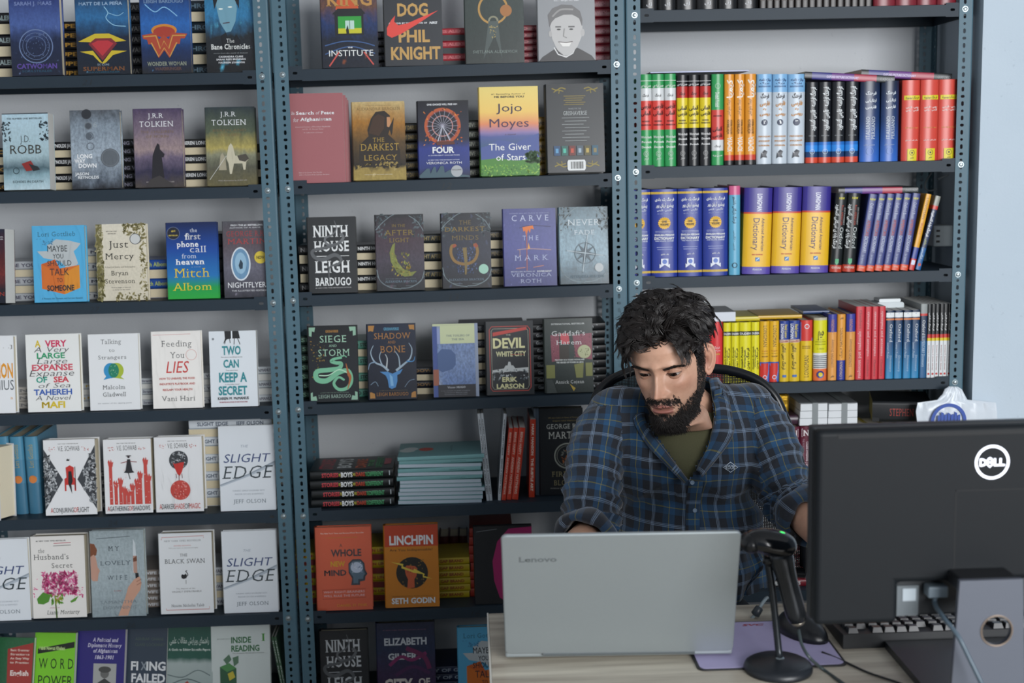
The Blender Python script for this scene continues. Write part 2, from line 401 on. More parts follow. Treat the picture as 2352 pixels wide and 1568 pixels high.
def shelving(un, label, rows):
    xl, xr = XB[un]; cl, cr = xl-.023, xr+.023
    root = thing('shelving_unit', ((cl+cr)/2, YF, 0), label, 'shelving', 'grey slotted steel shelving units along the wall'); X0 = (cl+cr)/2
    for x, sx in ((cl, 1), (cr, -1)):
        o = link('upright_post', PM[sx], root); o.location = (x-X0, 0, 0)
        o = link('upright_post', PM[-sx], root); o.location = (x-X0, .30, 0); o.rotation_euler = (0, 0, pi)
    D = .296; hw = (cr-cl)/2-.003
    for r in range(rows):
        mb = MB(); zt = .0125; zb = -.0175; sl = SLOPE[un]
        ex = V((1, 0, sl)); ez = V((0, 0, 1)); y0 = .0022
        hx = hw-.052
        for c in (-hx, hx): cell(mb, V((c, y0, -.001)), ex, ez, .018, .018, .018, .0062, .0036, V((0, .0012, 0)))
        def quad(x0, x1, za, zb_, ya, yb, flip=False):
            q = [V((x0, ya, za+x0*sl)), V((x1, ya, za+x1*sl)), V((x1, yb, zb_+x1*sl)), V((x0, yb, zb_+x0*sl))]; mb.add(q, [(3, 2, 1, 0) if flip else (0, 1, 2, 3)])
        for x0, x1 in ((-hw, -hx-.018), (-hx+.018, hx-.018), (hx+.018, hw)):
            quad(x0, x1, zb, zt-.001, y0, y0)
        quad(-hw, hw, zt-.001, zt, y0, y0+.002)
        quad(-hw, hw, zt, zt, y0+.002, D)            # top
        quad(-hw, hw, zt-.0012, zt-.0012, y0+.0012, D-.0012, True)
        quad(-hw, hw, zb, zb, y0, y0+.012, True)       # return lip
        quad(-hw, hw, zb+.001, zb+.001, y0, y0+.012)
        quad(-hw, hw, zt, zb, D, D)
        quad(-hw, hw, zt, zb, D-.0012, D-.0012, True)
        quad(-hw, hw, zb, zb, D-.012, D, True)
        for x in (-hw, hw):
            mb.add([V((x, y0, zb+x*sl)), V((x, D, zb+x*sl)), V((x, D, zt+x*sl)), V((x, y0, zt+x*sl))], [(0, 1, 2, 3)])
        o = mb.build('shelf', STEEL, root); o.location = (0, 0, SHZ[un][r])
        nt = {('B', 1): '12', ('B', 2): '13', ('B', 5): '16', ('A', 2): '27', ('A', 4): '24', ('A', 5): '26', ('A', 0): '21'}.get((un, r))
        if nt:
            xx = {'B': {1: -.03, 2: -.02, 5: .015}, 'A': {2: -.05, 4: -.04, 5: -.01, 0: -.03}}[un][r]
            pr = Print(lambda x, v, e: V((xx+.028*x, y0-e, .004-.018*v+xx*sl)), 1); pr.item(('t', nt, 0, 1, .1, .95, '#141a20', 't/')); pr.build('shelf_number', o)
        for x in (xl-X0, xr-X0):
            b = link('bolt', BM, root); b.location = (x, -.0004, SHZ[un][r]+x*sl)
            b.rotation_euler = (0, rnd.uniform(0, 1), 0)
            b = link('bolt', BM, root); b.location = (x, .3025, SHZ[un][r]+x*sl); b.rotation_euler = (0, 0, pi)
    return root
WALLM = mat('#c3cbd2', .85, 0, .05, 3, .06)
def wallmat(c1, c2):
    m, N, L, B = newmat('painted_plaster'); B.inputs['Roughness'].default_value = .8
    g = N.new('ShaderNodeNewGeometry'); t = N.new('ShaderNodeTexNoise'); t.inputs['Scale'].default_value = 1.7; t.inputs['Detail'].default_value = 3
    L.new(g.outputs['Position'], t.inputs['Vector']); r = N.new('ShaderNodeValToRGB'); L.new(t.outputs['Fac'], r.inputs[0])
    r.color_ramp.elements[0].position = .3; r.color_ramp.elements[0].color = (*lin(c1), 1)
    r.color_ramp.elements[1].position = .7; r.color_ramp.elements[1].color = (*lin(c2), 1)
    t2 = N.new('ShaderNodeTexNoise'); t2.inputs['Scale'].default_value = 55; L.new(g.outputs['Position'], t2.inputs['Vector'])
    r2 = N.new('ShaderNodeValToRGB'); r2.color_ramp.elements[0].position = .22; r2.color_ramp.elements[1].position = .30
    r2.color_ramp.elements[0].color = (*lin('#9aa6b0'), 1); r2.color_ramp.elements[1].color = (1, 1, 1, 1); L.new(t2.outputs['Fac'], r2.inputs[0])
    mx = N.new('ShaderNodeMix'); mx.data_type = 'RGBA'; mx.blend_type = 'MULTIPLY'; mx.inputs[0].default_value = .18
    L.new(r.outputs[0], mx.inputs[6]); L.new(r2.outputs[0], mx.inputs[7]); L.new(mx.outputs[2], B.inputs['Base Color'])
    b = N.new('ShaderNodeBump'); b.inputs['Strength'].default_value = .15; b.inputs['Distance'].default_value = .003
    t3 = N.new('ShaderNodeTexNoise'); t3.inputs['Scale'].default_value = 140; L.new(g.outputs['Position'], t3.inputs['Vector'])
    L.new(t3.outputs['Fac'], b.inputs['Height']); L.new(b.outputs['Normal'], B.inputs['Normal']); return m
WM = wallmat('#c8ccd1', '#d6d9dc'); WB = wallmat('#b7c6d2', '#c4d1dc')
def wall(name, a, b, m=None):
    mb = MB(); mb.box(a, b); return struct(mb.build(name, m or WM))
wall('floor', (-2.6, -3.0, -.1), (3.2, 3.9, -.003), mat('#8b8378', .5, 0, .15, 4))
wall('wall_back', (-2.6, 3.78, 0), (1.35, 3.9, 2.9))
wall('wall_right', (1.362, 3.425, 0), (3.2, 3.9, 2.9), WB)
wall('wall_left', (-2.7, -3.0, 0), (-2.6, 3.9, 2.9))
wall('ceiling', (-2.7, -3.0, 2.9), (3.2, 3.9, 3.0))
shelving('A', 'slotted steel shelving unit at the left edge, partly out of frame', 7)
shelving('B', 'middle slotted steel shelving unit, second from the left', 7)
shelving('C', 'slotted steel shelving unit full of dictionaries beside the bare wall', 7)
# ------------------------------------------------------------------ books standing face out
def disp(un, r, u0, u1, vt, vb, t, label, cover, items, kind='h', lean=6, yaw=0, y=YF+.016, page=None, group=None, copies=0):
    zc = shelf_z(un, r, PY((u0+u1)/2, vb, y).x)
    x0 = PY(u0, vb, y).x; x1 = PY(u1, vb, y).x; w = x1-x0; L = math.radians(lean)
    zb = PY((u0+u1)/2, vb, y).z; um = (u0+u1)/2; h = .2
    for _ in range(4): h = (PY(um, vt, y+h*math.sin(L)).z-zb)/math.cos(L)
    b = book(w/max(.5, math.cos(math.radians(yaw))), h, t, cover, items, (), kind, 'front', page)
    b.location = ((x0+x1)/2, y+t, zc); b.rotation_euler = (-L, 0, math.radians(yaw)); tag(b, label, 'book', group)
    return b
G = 'books displayed face out on the shelves'
dk = '#141619'; wh = '#e9ecef'
# ---- A0
disp('A', 0, 29, 144, -8, 175, .033, 'navy blue novel with stormy sky and dark ring emblem, top shelf far left',
 grad(((0, '#2b3a75'), (.35, '#4a62a0'), (.55, '#1c2848'), (1, '#1a2135')), .12, 6, blot=('#7f97c8', 9, .66)),
 [('t', 'SARAH J. MAAS', .1, .85, .07, .115, '#6f7fae', 'b'), ('o', .5, .63, .34, .02, '#6b7fa6'), ('o', .5, .63, .27, .008, '#6b7fa6'), ('o', .5, .63, .2, .012, '#5a6c92'),
  ('n', 3, 60, .2, .47, .8, .78, .02, ['#55688f', '#7183ab']), ('t', 'CATWOMAN', .1, .9, .85, .91, '#5a4796', 'b'), ('t', 'SOULSTEALER', .2, .8, .93, .955, '#2f5b74')], lean=4)
disp('A', 0, 180, 300, -6, 171, .03, 'dark blue novel with yellow winged diamond emblem on the top left shelf',
 grad(((0, '#1d3a5c'), (.25, '#2f6ea3'), (.5, '#152238'), (1, '#171f2b')), .13, 5, blot=('#79b4d8', 8, .68)),
 [('t', 'MATT DE LA PE\u00d1A', .07, .9, .06, .1, '#8fa9c4', 'b'), ('w', [.55, .12, .62, .2, .58, .27, .72, .36, .95, .38], .015, '#8fc0dc'), ('w', [.62, .2, .8, .24, .92, .2], .01, '#8fc0dc'),
  ('p', [.03, .57, .35, .47, .62, .47, .95, .57, .72, .58, .58, .53, .4, .53, .28, .58], '#c9b22e'), ('p', [.05, .7, .3, .69, .47, .85, .66, .69, .95, .7, .68, .75, .55, .84, .49, .86, .42, .84, .3, .75], '#c9b22e'),
  ('p', [.22, .6, .36, .53, .66, .53, .77, .6, .48, .82], '#7c2731'), ('p', [.28, .6, .4, .56, .6, .56, .7, .6, .48, .76], '#b8323a'), ('t', 'DC ICONS', .38, .6, .86, .885, '#9fb0c0'), ('t', 'SUPERMAN', .1, .9, .9, .95, '#7a4d2c', 'S'), ('t', 'DAWNBREAKER', .2, .8, .96, .98, '#2c5d75')], lean=4)
disp('A', 0, 328, 441, -8, 169, .024, 'blue novel with red and gold winged emblem on the top left shelf',
 grad(((0, '#163268'), (.35, '#2c68b4'), (.7, '#1b2f5a'), (1, '#23262c')), .12, 5, blot=('#6aa8e0', 7, .7)),
 [('t', 'LEIGH BARDUGO', .08, .88, .045, .085, '#6d86a6', 'b'), ('w', [.1, .1, .3, .2, .5, .14, .75, .26], .02, '#7fb4dc'), ('e', .47, .44, .26, .08, '#c9832f'), ('e', .47, .46, .22, .07, '#a53a2a'),
  ('p', [.02, .5, .3, .47, .36, .56, .46, .5, .56, .56, .62, .47, .94, .49, .88, .55, .8, .55, .78, .62, .7, .62, .56, .8, .46, .7, .34, .8, .2, .62, .14, .62, .12, .56, .04, .55], '#a8452e'),
  ('l', [.05, .52, .3, .51, .38, .68, .46, .58, .55, .68, .64, .51, .9, .51], .025, '#c7974a'), ('l', [.2, .6, .34, .78, .46, .67, .57, .78, .72, .6], .025, '#c7974a'),
  ('t', 'WONDER WOMAN', .1, .9, .85, .9, '#8f9684', 'S'), ('t', 'WARBRINGER', .25, .8, .92, .96, '#5a4340', 'b')], lean=4)
disp('A', 0, 476, 588, -42, 166, .02, 'dark plastic wrapped novel with pale blue painted face, top left shelf',
 grad(((0, '#2c6d8e'), (.35, '#357fae'), (.6, '#23292f'), (1, '#1b1d20')), .16, 6, blot=('#57b0cf', 5, .6)),
 [('p', [.22, .22, .3, .12, .5, .08, .62, .14, .66, .3, .62, .44, .52, .55, .42, .56, .3, .45], '#6f9db0'), ('p', [.2, .3, .16, .15, .3, .05, .55, .02, .72, .12, .7, .3, .62, .2, .45, .14, .28, .18], '#151a22'),
  ('e', .33, .3, .045, .008, '#e9f0e8'), ('e', .52, .28, .045, .008, '#e9f0e8'), ('l', [.36, .46, .5, .45], .02, '#4d3a45'), ('p', [.3, .6, .42, .56, .5, .72, .62, .58, .72, .66, .6, .85, .35, .8], '#11151b'),
  ('t', 'The', .42, .58, .63, .675, '#e4e6e4', 's'), ('t', 'Bane Chronicles', .1, .9, .69, .745, '#dfe2e0', 'S'), ('t', 'CASSANDRA CLARE', .25, .75, .82, .838, wh, 'S'), ('t', 'SARAH REES BRENNAN', .2, .8, .85, .868, wh, 'S'), ('t', 'MAUREEN JOHNSON', .24, .78, .885, .903, wh, 'S'), ('t', 'stories from the world of shadows', .15, .85, .785, .795, '#aab0b2')], 'p', lean=4)
# ---- A1
disp('A', 1, 11, 119, 262, 438, .04, 'pale blue thick paperback with black lettering and red smear, second left shelf',
 grad(((0, '#b9d6e4'), (.55, '#a9c3cb'), (.72, '#4d6670'), (.82, '#8fb0bb'), (1, '#c2dbe4')), .08, 6),
 [('r', 0, 0, 1, .012, '#26303a'), ('t', 'THE NUMBER ONE BESTSELLER', .1, .87, .06, .08, '#4a5a62', 'b'), ('t', 'J.D.', .38, .6, .29, .38, '#2f3234', 't'), ('t', 'ROBB', .16, .84, .415, .53, '#35322a', 'r'), ('n', 4, 30, .0, .1, .18, .36, .05, ['#27323a', '#3a4a52']), ('n', 5, 30, .82, .1, 1, .36, .05, ['#27323a', '#3a4a52']),
  ('p', [.4, .66, .6, .62, .68, .7, .62, .75, .5, .76], '#8e2a26'), ('p', [.55, .66, .75, .7, .8, .74, .65, .76], '#22292d'), ('o', .28, .75, .07, .015, '#34464c'), ('t', 'ECHOES IN DEATH', .2, .86, .88, .91, '#2e3a40', 'r')], 'p', yaw=-4)
disp('A', 1, 167, 281, 252, 433, .024, 'misty grey novel with column of round buttons and dark seal',
 grad(((0, '#5a6068'), (.2, '#8b99a6'), (.6, '#a9b7c4'), (.85, '#6b7683'), (1, '#2e3138')), .2, 4, blot=('#3b4350', 3, .62)),
 [('e', .33, .05, .1, None, '#2d3138'), ('e', .36, .2, .07, None, '#4a5058'), ('o', .36, .2, .08, .02, '#70787f'), ('e', .37, .33, .06, None, '#59626c'), ('o', .38, .33, .08, .018, '#5d6670'), ('o', .39, .46, .08, .018, '#69737d'), ('t', '6', .46, .54, .15, .22, '#9aa4ac'),
  ('e', .78, .61, .19, None, '#5f666d'), ('o', .78, .61, .17, .012, '#747b82'), ('t', 'LONG', .12, .42, .56, .61, '#eef0f2', 'b'), ('t', 'WAY', .06, .28, .62, .67, '#eef0f2', 'b'), ('t', 'DOWN', .14, .5, .68, .73, '#eef0f2', 'b'), ('t', 'JASON', .06, .34, .79, .825, '#dfe3e6', 'b'), ('t', 'REYNOLDS', .12, .54, .835, .87, '#dfe3e6', 'b')])
def tolk(cov, sc): return [('t', 'J.R.R', .3, .62, .06, .12, wh, 's'), ('t', 'TOLKIEN', .12, .82, .16, .23, wh, 's'), ('t', 'THE CHILDREN' if sc else 'BEREN AND', .14, .82, .28, .31, '#7d6644', 's'), ('t', 'OF H\u00daRIN' if sc else 'L\u00daTHIEN', .25, .72, .34, .37, '#7d6644', 's'), ('t', 'With illustrations by ALAN LEE', .22, .8, .925, .94, '#b9b4b0')]
disp('A', 1, 312, 423, 249, 430, .026, 'purple sunset novel with dark robed standing figure on cover',
 grad(((0, '#4a3d5c'), (.3, '#7d6e7d'), (.5, '#a08c8c'), (.62, '#6e6278'), (.8, '#33304a'), (1, '#4d4642')), .14, 5),
 tolk(0, 1)+[('p', [.43, .5, .48, .44, .52, .46, .53, .52, .62, .58, .6, .62, .56, .62, .6, .88, .34, .9, .37, .6], '#1d1b22'), ('p', [.3, .9, .5, .85, .75, .95, .8, 1, .2, 1], '#3a3636')])
disp('A', 1, 477, 590, 244, 425, .024, 'dark green novel with pale horse and riders under yellow sky',
 grad(((0, '#2e3a40'), (.3, '#55604c'), (.5, '#b3a55e'), (.6, '#8a8c74'), (.75, '#5a5a4c'), (1, '#6c6544')), .12, 5),
 tolk(0, 0)+[('p', [.4, .65, .45, .5, .5, .46, .54, .5, .58, .62, .8, .62, .86, .66, .8, .7, .78, .8, .74, .8, .72, .72, .55, .72, .5, .85, .46, .85, .44, .72], '#c4bfa8'), ('p', [.28, .62, .32, .58, .38, .64, .4, .8, .24, .8], '#a39c86'), ('p', [.62, .62, .8, .6, .86, .66, .78, .7, .66, .68], '#4b463d'), ('l', [.05, .92, .4, .62], .008, '#d7dad6')])
# ---- A2
disp('A', 2, -80, 27, 528, 698, .045, 'dark novel with red storm scene and thick cream pages, cut by left edge',
 grad(((0, '#1d2038'), (.4, '#5d1f22'), (.6, '#7a2a28'), (.8, '#231c28'), (1, '#151b2b')), .2, 5), [('t', 'BROKEN', .3, .98, .85, .9, '#b9402f', 's'), ('t', 'BESTSELLER', .5, .97, .1, .115, wh), ('t', 'AUTHOR', .6, .97, .13, .145, wh)], 'p', yaw=-14)
LORI = [('t', 'Lori Gottlieb', .1, .82, .08, .14, '#2c5568', 's'), ('p', [.28, .25, .45, .18, .7, .2, .92, .24, .85, .3, .78, .34, .86, .5, .7, .6, .5, .46, .2, .42, .08, .33, .3, .33], '#b9c0c2'), ('p', [.15, .5, .42, .44, .5, .56, .88, .52, .88, .82, .58, .9, .15, .82], '#d2702a'), ('p', [.58, .62, .88, .52, .88, .82, .58, .9], '#d98f2e'), ('p', [.15, .5, .42, .44, .5, .56, .58, .62, .5, .62], '#c5602a'),
  ('t', 'MAYBE', .28, .66, .26, .34, '#2e3338', 'r'), ('t', 'YOU', .38, .58, .37, .43, '#2e3338'), ('t', 'SHOULD', .27, .73, .455, .525, '#2e3338', 'r'), ('t', 'TALK', .31, .68, .56, .65, '#2e3338', 'r'), ('t', 'TO', .44, .55, .685, .74, '#2e3338'), ('t', 'SOMEONE', .25, .77, .78, .85, '#2e3338', 'b'), ('t', 'A Therapist, Her Therapist, and Our Lives Revealed', .14, .92, .94, .96, '#2c5568'), ('n', 2, 16, .08, .17, .4, .25, .03, ['#4c8ab0'])]
disp('A', 2, 80, 200, 518, 694, .024, 'sky blue book with orange box and crumpled paper, third left shelf', '#55b0dd', LORI)
disp('A', 2, 226, 341, 514, 690, .024, 'cream novel edged with olive foliage, black serif lettering',
 grad(((0, '#ded8c6'), (1, '#d3ccb8')), .05, 5), [('p', [0, 0, .12, 0, .1, .3, .14, .6, .1, 1, 0, 1], '#6b6638'), ('n', 8, 120, 0, 0, .13, 1, .06, ['#6b6638', '#8b8558', '#b7b08c']), ('n', 9, 90, .55, 0, 1, .15, .05, ['#8a8152', '#6f6a40', '#a89f74']), ('n', 10, 90, .85, .15, 1, .9, .045, ['#8a8152', '#77704a', '#a89f74']), ('n', 11, 50, .35, .9, .98, 1, .05, ['#8a8152', '#77704a']),
  ('e', .78, .2, .105, None, '#c9ccca'), ('o', .78, .2, .11, .012, '#4c5058'), ('t', 'NEW YORK TIMES', .2, .42, .09, .1, '#3a3a3a', 'S'), ('t', 'BESTSELLER', .24, .4, .12, .13, '#3a3a3a', 'S'), ('t', 'Just', .25, .64, .22, .31, '#23241f', 's'), ('t', 'Mercy', .17, .75, .38, .46, '#23241f', 's'), ('t', 'A Story of Justice and Redemption', .16, .76, .55, .57, '#4a4638', 's'), ('t', 'Bryan', .28, .62, .61, .67, '#2f2f28', 's'), ('t', 'Stevenson', .16, .75, .715, .775, '#2f2f28', 's'), ('t', 'Every page a marvel', .28, .66, .82, .835, '#555'), ('t', 'a story to be read', .3, .64, .85, .865, '#555')])
disp('A', 2, 387, 503, 511, 687, .022, 'blue to green paperback with white and yellow serif lettering',
 grad(((0, '#12224e'), (.35, '#17479a'), (.7, '#2272b4'), (.85, '#1f9a4c'), (1, '#2aa63f')), .02, 3), [('e', .14, .14, .13, None, '#161c2e'), ('o', .14, .14, .13, .012, '#5f6a86'), ('t', '#1', .1, .18, .1, .12, '#c9b548', 'b'), ('t', 'BESTSELLER', .05, .23, .16, .175, '#c9b548', 'b'),
  ('t', 'the', .47, .61, .08, .13, '#dfe6ee', 's'), ('t', 'first', .36, .68, .145, .225, wh, 'S'), ('t', 'phone', .2, .63, .25, .32, wh, 'S'), ('t', 'call', .46, .78, .31, .395, wh, 's'), ('t', 'from', .29, .58, .41, .47, '#d7e2ee', 's'), ('t', 'heaven', .17, .74, .48, .55, wh, 'S'), ('t', 'Mitch', .14, .83, .6, .72, '#e3c934', 's'), ('t', 'Albom', .1, .87, .79, .89, '#e0cf3b', 's'), ('t', 'a novel', .48, .66, .575, .59, '#9cbad8')])
disp('A', 2, 517, 619, 509, 685, .02, 'dark grey novel with glowing oval portal, partly behind the post',
 grad(((0, '#55555c'), (.3, '#5f545c'), (.6, '#6b6a78'), (1, '#3a3a42')), .12, 5, blot=('#9a94a6', 6, .66)), [('t', 'FROM THE #1 BESTSELLING', .18, .9, .045, .065, '#d7dade', 'b'), ('t', 'AUTHOR OF A GAME', .15, .85, .08, .095, '#b7babe', 'b'), ('t', 'GEORGE R.R.', .08, .95, .13, .2, '#a63b3c', 's'), ('t', 'MARTIN', .1, .98, .23, .3, '#b04040', 's'),
  ('e', .38, .56, .22, .22, '#d7dfe6'), ('e', .38, .56, .19, .2, '#6a93b4'), ('e', .38, .55, .13, .14, '#93b8d0'), ('p', [.33, .58, .38, .5, .43, .55, .42, .62, .36, .63], '#24394b'), ('e', .83, .48, .14, None, '#cfb93c'), ('t', 'NOW', .74, .92, .46, .5, '#3a361c', 'b'), ('t', 'NIGHTFLYERS', .08, 1, .8, .87, '#e9ebee', 'r'), ('t', 'THE ILLUSTRATED EDITION', .16, .96, .9, .92, '#dadde0')])
# ---- A3
disp('A', 3, -70, 38, 766, 944, .024, 'white book with big orange letter N, cut by the left edge', wh, [('t', 'EDUCATION', .0, .97, .36, .54, '#e39a2a', 'b'), ('t', 'GENIUS', .3, .98, .57, .7, '#5b6166', 'r'), ('t', '[. . .]', .6, .97, .12, .16, '#888'), ('t', 'a', .9, .95, .78, .82, '#d9a05a')], yaw=-3)
disp('A', 3, 65, 187, 765, 943, .026, 'white book with large rainbow capitals crossed by black handwriting', '#e9ebe9',
 [('t', 'A', .17, .28, .08, .16, '#d7bd2d', 'b'), ('t', 'VERY', .36, .77, .08, .16, '#cf3560', 'b'), ('t', 'LARGE', .2, .73, .24, .31, '#2e9a6a', 'b'), ('t', 'EXPANSE', .1, .87, .39, .465, '#cf4f62', 'b'), ('t', 'OF', .17, .38, .55, .62, '#2c9c86', 'b'), ('t', 'SEA', .5, .79, .55, .62, '#cf3d4e', 'b'), ('t', 'TAHEREH', .12, .84, .71, .78, '#355fb0', 'b'), ('t', 'MAFI', .26, .7, .87, .95, '#d7bd2d', 'b'),
  ('t', 'A Very', .15, .83, .16, .23, '#3c3d40', 't/'), ('t', 'Large', .2, .8, .31, .38, '#3c3d40', 't/'), ('t', 'Expanse', .05, .92, .46, .54, '#3c3d40', 't/'), ('t', 'of Sea', .2, .85, .63, .69, '#3c3d40', 't/'), ('t', 'A Novel', .15, .82, .79, .85, '#3c3d40', 't/')])
disp('A', 3, 208, 323, 763, 938, .022, 'white book with blue and green speech bubbles', '#e4e7e9',
 [('t', 'Talking', .25, .66, .07, .13, '#43484c', 's'), ('t', 'to', .41, .52, .19, .235, '#43484c', 's'), ('t', 'Strangers', .19, .75, .28, .33, '#43484c', 's'), ('e', .43, .48, .14, .1, '#2f8fc4'), ('p', [.34, .55, .28, .6, .42, .58], '#2f8fc4'), ('e', .55, .48, .14, .1, '#a6b93a'), ('p', [.6, .55, .7, .6, .55, .58], '#a6b93a'), ('e', .49, .48, .105, .095, '#1f7f63'),
  ('n', 1, 12, .43, .42, .55, .54, .02, ['#9fc9a0']), ('t', 'Malcolm', .26, .71, .67, .725, '#43484c', 's'), ('t', 'Gladwell', .26, .72, .765, .82, '#43484c', 's'), ('t', 'the author of the tipping point', .15, .83, .9, .915, '#8b9196')])
disp('A', 3, 353, 466, 759, 936, .024, 'white wrapped book with red handwritten word and red small print', '#eceae6',
 [('t', 'Feeding', .2, .82, .12, .2, '#4c4f50', 's'), ('t', 'You', .37, .66, .27, .35, '#4c4f50', 's'), ('o', .8, .31, .11, .006, '#c96f6a'), ('t', 'LIES', .28, .76, .39, .54, '#c93f3a', 'r/'), ('t', 'HOW TO UNRAVEL THE FOOD', .14, .86, .6, .625, '#b9564e', 'b'), ('t', "INDUSTRY'S PLAYBOOK AND", .14, .86, .67, .695, '#b9564e', 'b'), ('t', 'RECLAIM YOUR HEALTH', .2, .8, .745, .77, '#b9564e', 'b'), ('t', 'Vani Hari', .17, .85, .84, .905, '#4c4f50', 's'), ('l', [.03, .045, .8, .04], .006, '#c98080')])
disp('A', 3, 485, 593, 757, 931, .022, 'white paperback with teal handwritten capitals and two girls in black skirts', '#dfe6ec',
 [('p', [.33, 0, .47, 0, .47, .1, .38, .11, .3, .17, .34, .1], '#202225'), ('p', [.5, 0, .63, 0, .66, .1, .5, .1], '#202225'), ('l', [.36, .1, .33, .17], .015, '#202225'), ('l', [.44, .1, .45, .16], .015, '#202225'), ('l', [.54, .1, .53, .18], .015, '#202225'), ('l', [.61, .1, .66, .18], .015, '#202225'),
  ('t', 'TWO', .27, .67, .2, .31, '#2f8a93', 'b'), ('t', 'CAN', .29, .62, .38, .48, '#2f8a93', 'b'), ('t', 'KEEP A', .19, .78, .55, .67, '#2f8a93', 'b'), ('t', 'SECRET', .17, .78, .73, .84, '#2f8a93', 'b'), ('t', 'The short terrifying secret', .24, .7, .335, .35, '#555'), ('t', "Two years later", .34, .6, .51, .525, '#555'), ('t', 'is the killer back?', .32, .62, .695, .71, '#555'), ('t', 'KAREN M. McMANUS', .15, .81, .87, .905, '#33383b', 'b'), ('t', 'THE BESTSELLING AUTHOR OF ONE OF US IS LYING', .18, .78, .93, .945, '#a33c50', 'b'), ('e', .09, .1, .025, None, '#8a8f94')], 'p')
# ---- A4
disp('A', 4, -95, 31, 1032, 1200, .06, 'very thick white book with red heart at the left edge', '#d9dbde',
 [('e', .85, .52, .17, .14, '#8c1d2c'), ('e', .86, .5, .12, .09, '#b43a45'), ('t', 'With Him', .5, .98, .24, .3, '#4a4c50', 's/'), ('t', 'TRACY CHEVALIER', .3, .95, .9, .925, '#4a4c50')], yaw=-24, lean=3)
def schwab(seed, t3): return [('t', 'NEW YORK TIMES BESTSELLER', .28, .68, .05, .06, '#777', 'b'), ('t', 'V.E. SCHWAB', .28, .7, .085, .15, '#45484b', 'r'), ('n', seed, 10, .1, .1, .24, .15, .02, ['#b9403a']), ('n', seed+1, 10, .74, .1, .88, .15, .02, ['#b9403a'])]
disp('A', 4, 106, 224, 1015, 1188, .05, 'white hardcover with black patterned triangles and seated red throne figure', '#e2e4e6',
 schwab(1, 0)+[('p', [0, .12, 0, .93, .36, .53], '#3b3f44'), ('p', [1, .08, 1, .93, .64, .53], '#3b3f44'), ('n', 30, 90, .0, .2, .12, .85, .05, ['#8f9498', '#c5c9cc', '#25282c']), ('n', 31, 60, .1, .38, .24, .68, .04, ['#8f9498', '#c5c9cc']), ('n', 32, 90, .88, .2, 1, .85, .05, ['#8f9498', '#c5c9cc', '#25282c']), ('n', 33, 60, .76, .38, .9, .68, .04, ['#8f9498', '#c5c9cc']),
  ('p', [.42, .37, .5, .34, .58, .37, .57, .5, .61, .52, .61, .68, .58, .68, .58, .6, .42, .6, .42, .68, .39, .68, .39, .52, .43, .5], '#c0322c'), ('p', [.47, .42, .53, .42, .55, .55, .52, .6, .53, .72, .5, .66, .46, .58], '#1c1c1e'), ('l', [.6, .36, .6, .66], .012, '#2a2a2c'), ('p', [.44, .27, .46, .25, .48, .265, .5, .25, .5, .28, .44, .28], '#2a2a2c'),
  ('t', 'A', .1, .15, .9, .965, '#c43c30', 'r'), ('t', 'CONJURING', .15, .55, .9, .965, '#3f4246', 'r'), ('t', 'OF', .55, .64, .9, .965, '#c43c30', 'r'), ('t', 'LIGHT', .64, .85, .9, .965, '#3f4246', 'r')])
disp('A', 4, 243, 352, 1010, 1180, .05, 'white hardcover with red raised hands and a small cloaked figure', '#e2e4e6',
 schwab(5, 0)+[x for i, (a, b) in enumerate([(.1, .3), (.2, .58), (.3, .54), (.38, .66), (.46, .7), (.55, .62), (.65, .56), (.72, .46), (.84, .28), (.9, .5)]) for x in (('r', a, b+.05, a+.07, .88, '#c24840'), ('p', [a-.02, b, a+.01, b-.03, a+.03, b+.01, a+.05, b-.035, a+.07, b+.01, a+.1, b, a+.08, b+.07, a, b+.07], '#c24840'))]
 +[('n', 12, 50, .1, .4, .95, .88, .02, ['#e2c5c2']), ('p', [.5, .27, .56, .27, .6, .42, .64, .45, .52, .46, .42, .45, .46, .42], '#26262a'), ('e', .53, .225, .06, .008, '#26262a'), ('e', .53, .24, .025, None, '#3a3034'), ('l', [.5, .3, .36, .32], .014, '#8c2f30'), ('l', [.56, .3, .7, .31], .014, '#8c2f30'), ('l', [.52, .46, .55, .54], .014, '#26262a'),
  ('t', 'A', .05, .1, .9, .965, '#c43c30'), ('t', 'GATHERING', .1, .5, .9, .965, '#3f4246'), ('t', 'OF', .5, .59, .9, .965, '#c43c30'), ('t', 'SHADOWS', .59, .95, .9, .965, '#3f4246')])
disp('A', 4, 360, 469, 1008, 1180, .045, 'white wrapped hardcover with a black globe above a red globe', '#e2e4e6',
 schwab(7, 0)+[('e', .5, .31, .2, None, '#3b3f44'), ('n', 40, 70, .36, .21, .64, .41, .035, ['#8f9498', '#c5c9cc', '#25282c']), ('p', [.38, .34, .42, .36, .56, .34, .62, .34, .57, .46, .52, .52, .47, .5, .42, .42], '#c0322c'), ('l', [.5, .5, .5, .6], .015, '#6b2c2c'), ('l', [.44, .49, .45, .55], .012, '#6b2c2c'), ('l', [.56, .49, .57, .55], .012, '#6b2c2c'), ('e', .52, .71, .21, None, '#c24840'), ('n', 41, 60, .38, .6, .66, .82, .03, ['#dd938c', '#a4322c']),
  ('t', 'A', .07, .12, .89, .96, '#c43c30'), ('t', 'DARKER', .12, .38, .89, .96, '#3f4246'), ('t', 'SHADE', .38, .6, .89, .96, '#c43c30'), ('t', 'OF', .6, .7, .89, .96, '#3f4246'), ('t', 'MAGIC', .7, .93, .89, .96, '#c43c30')])
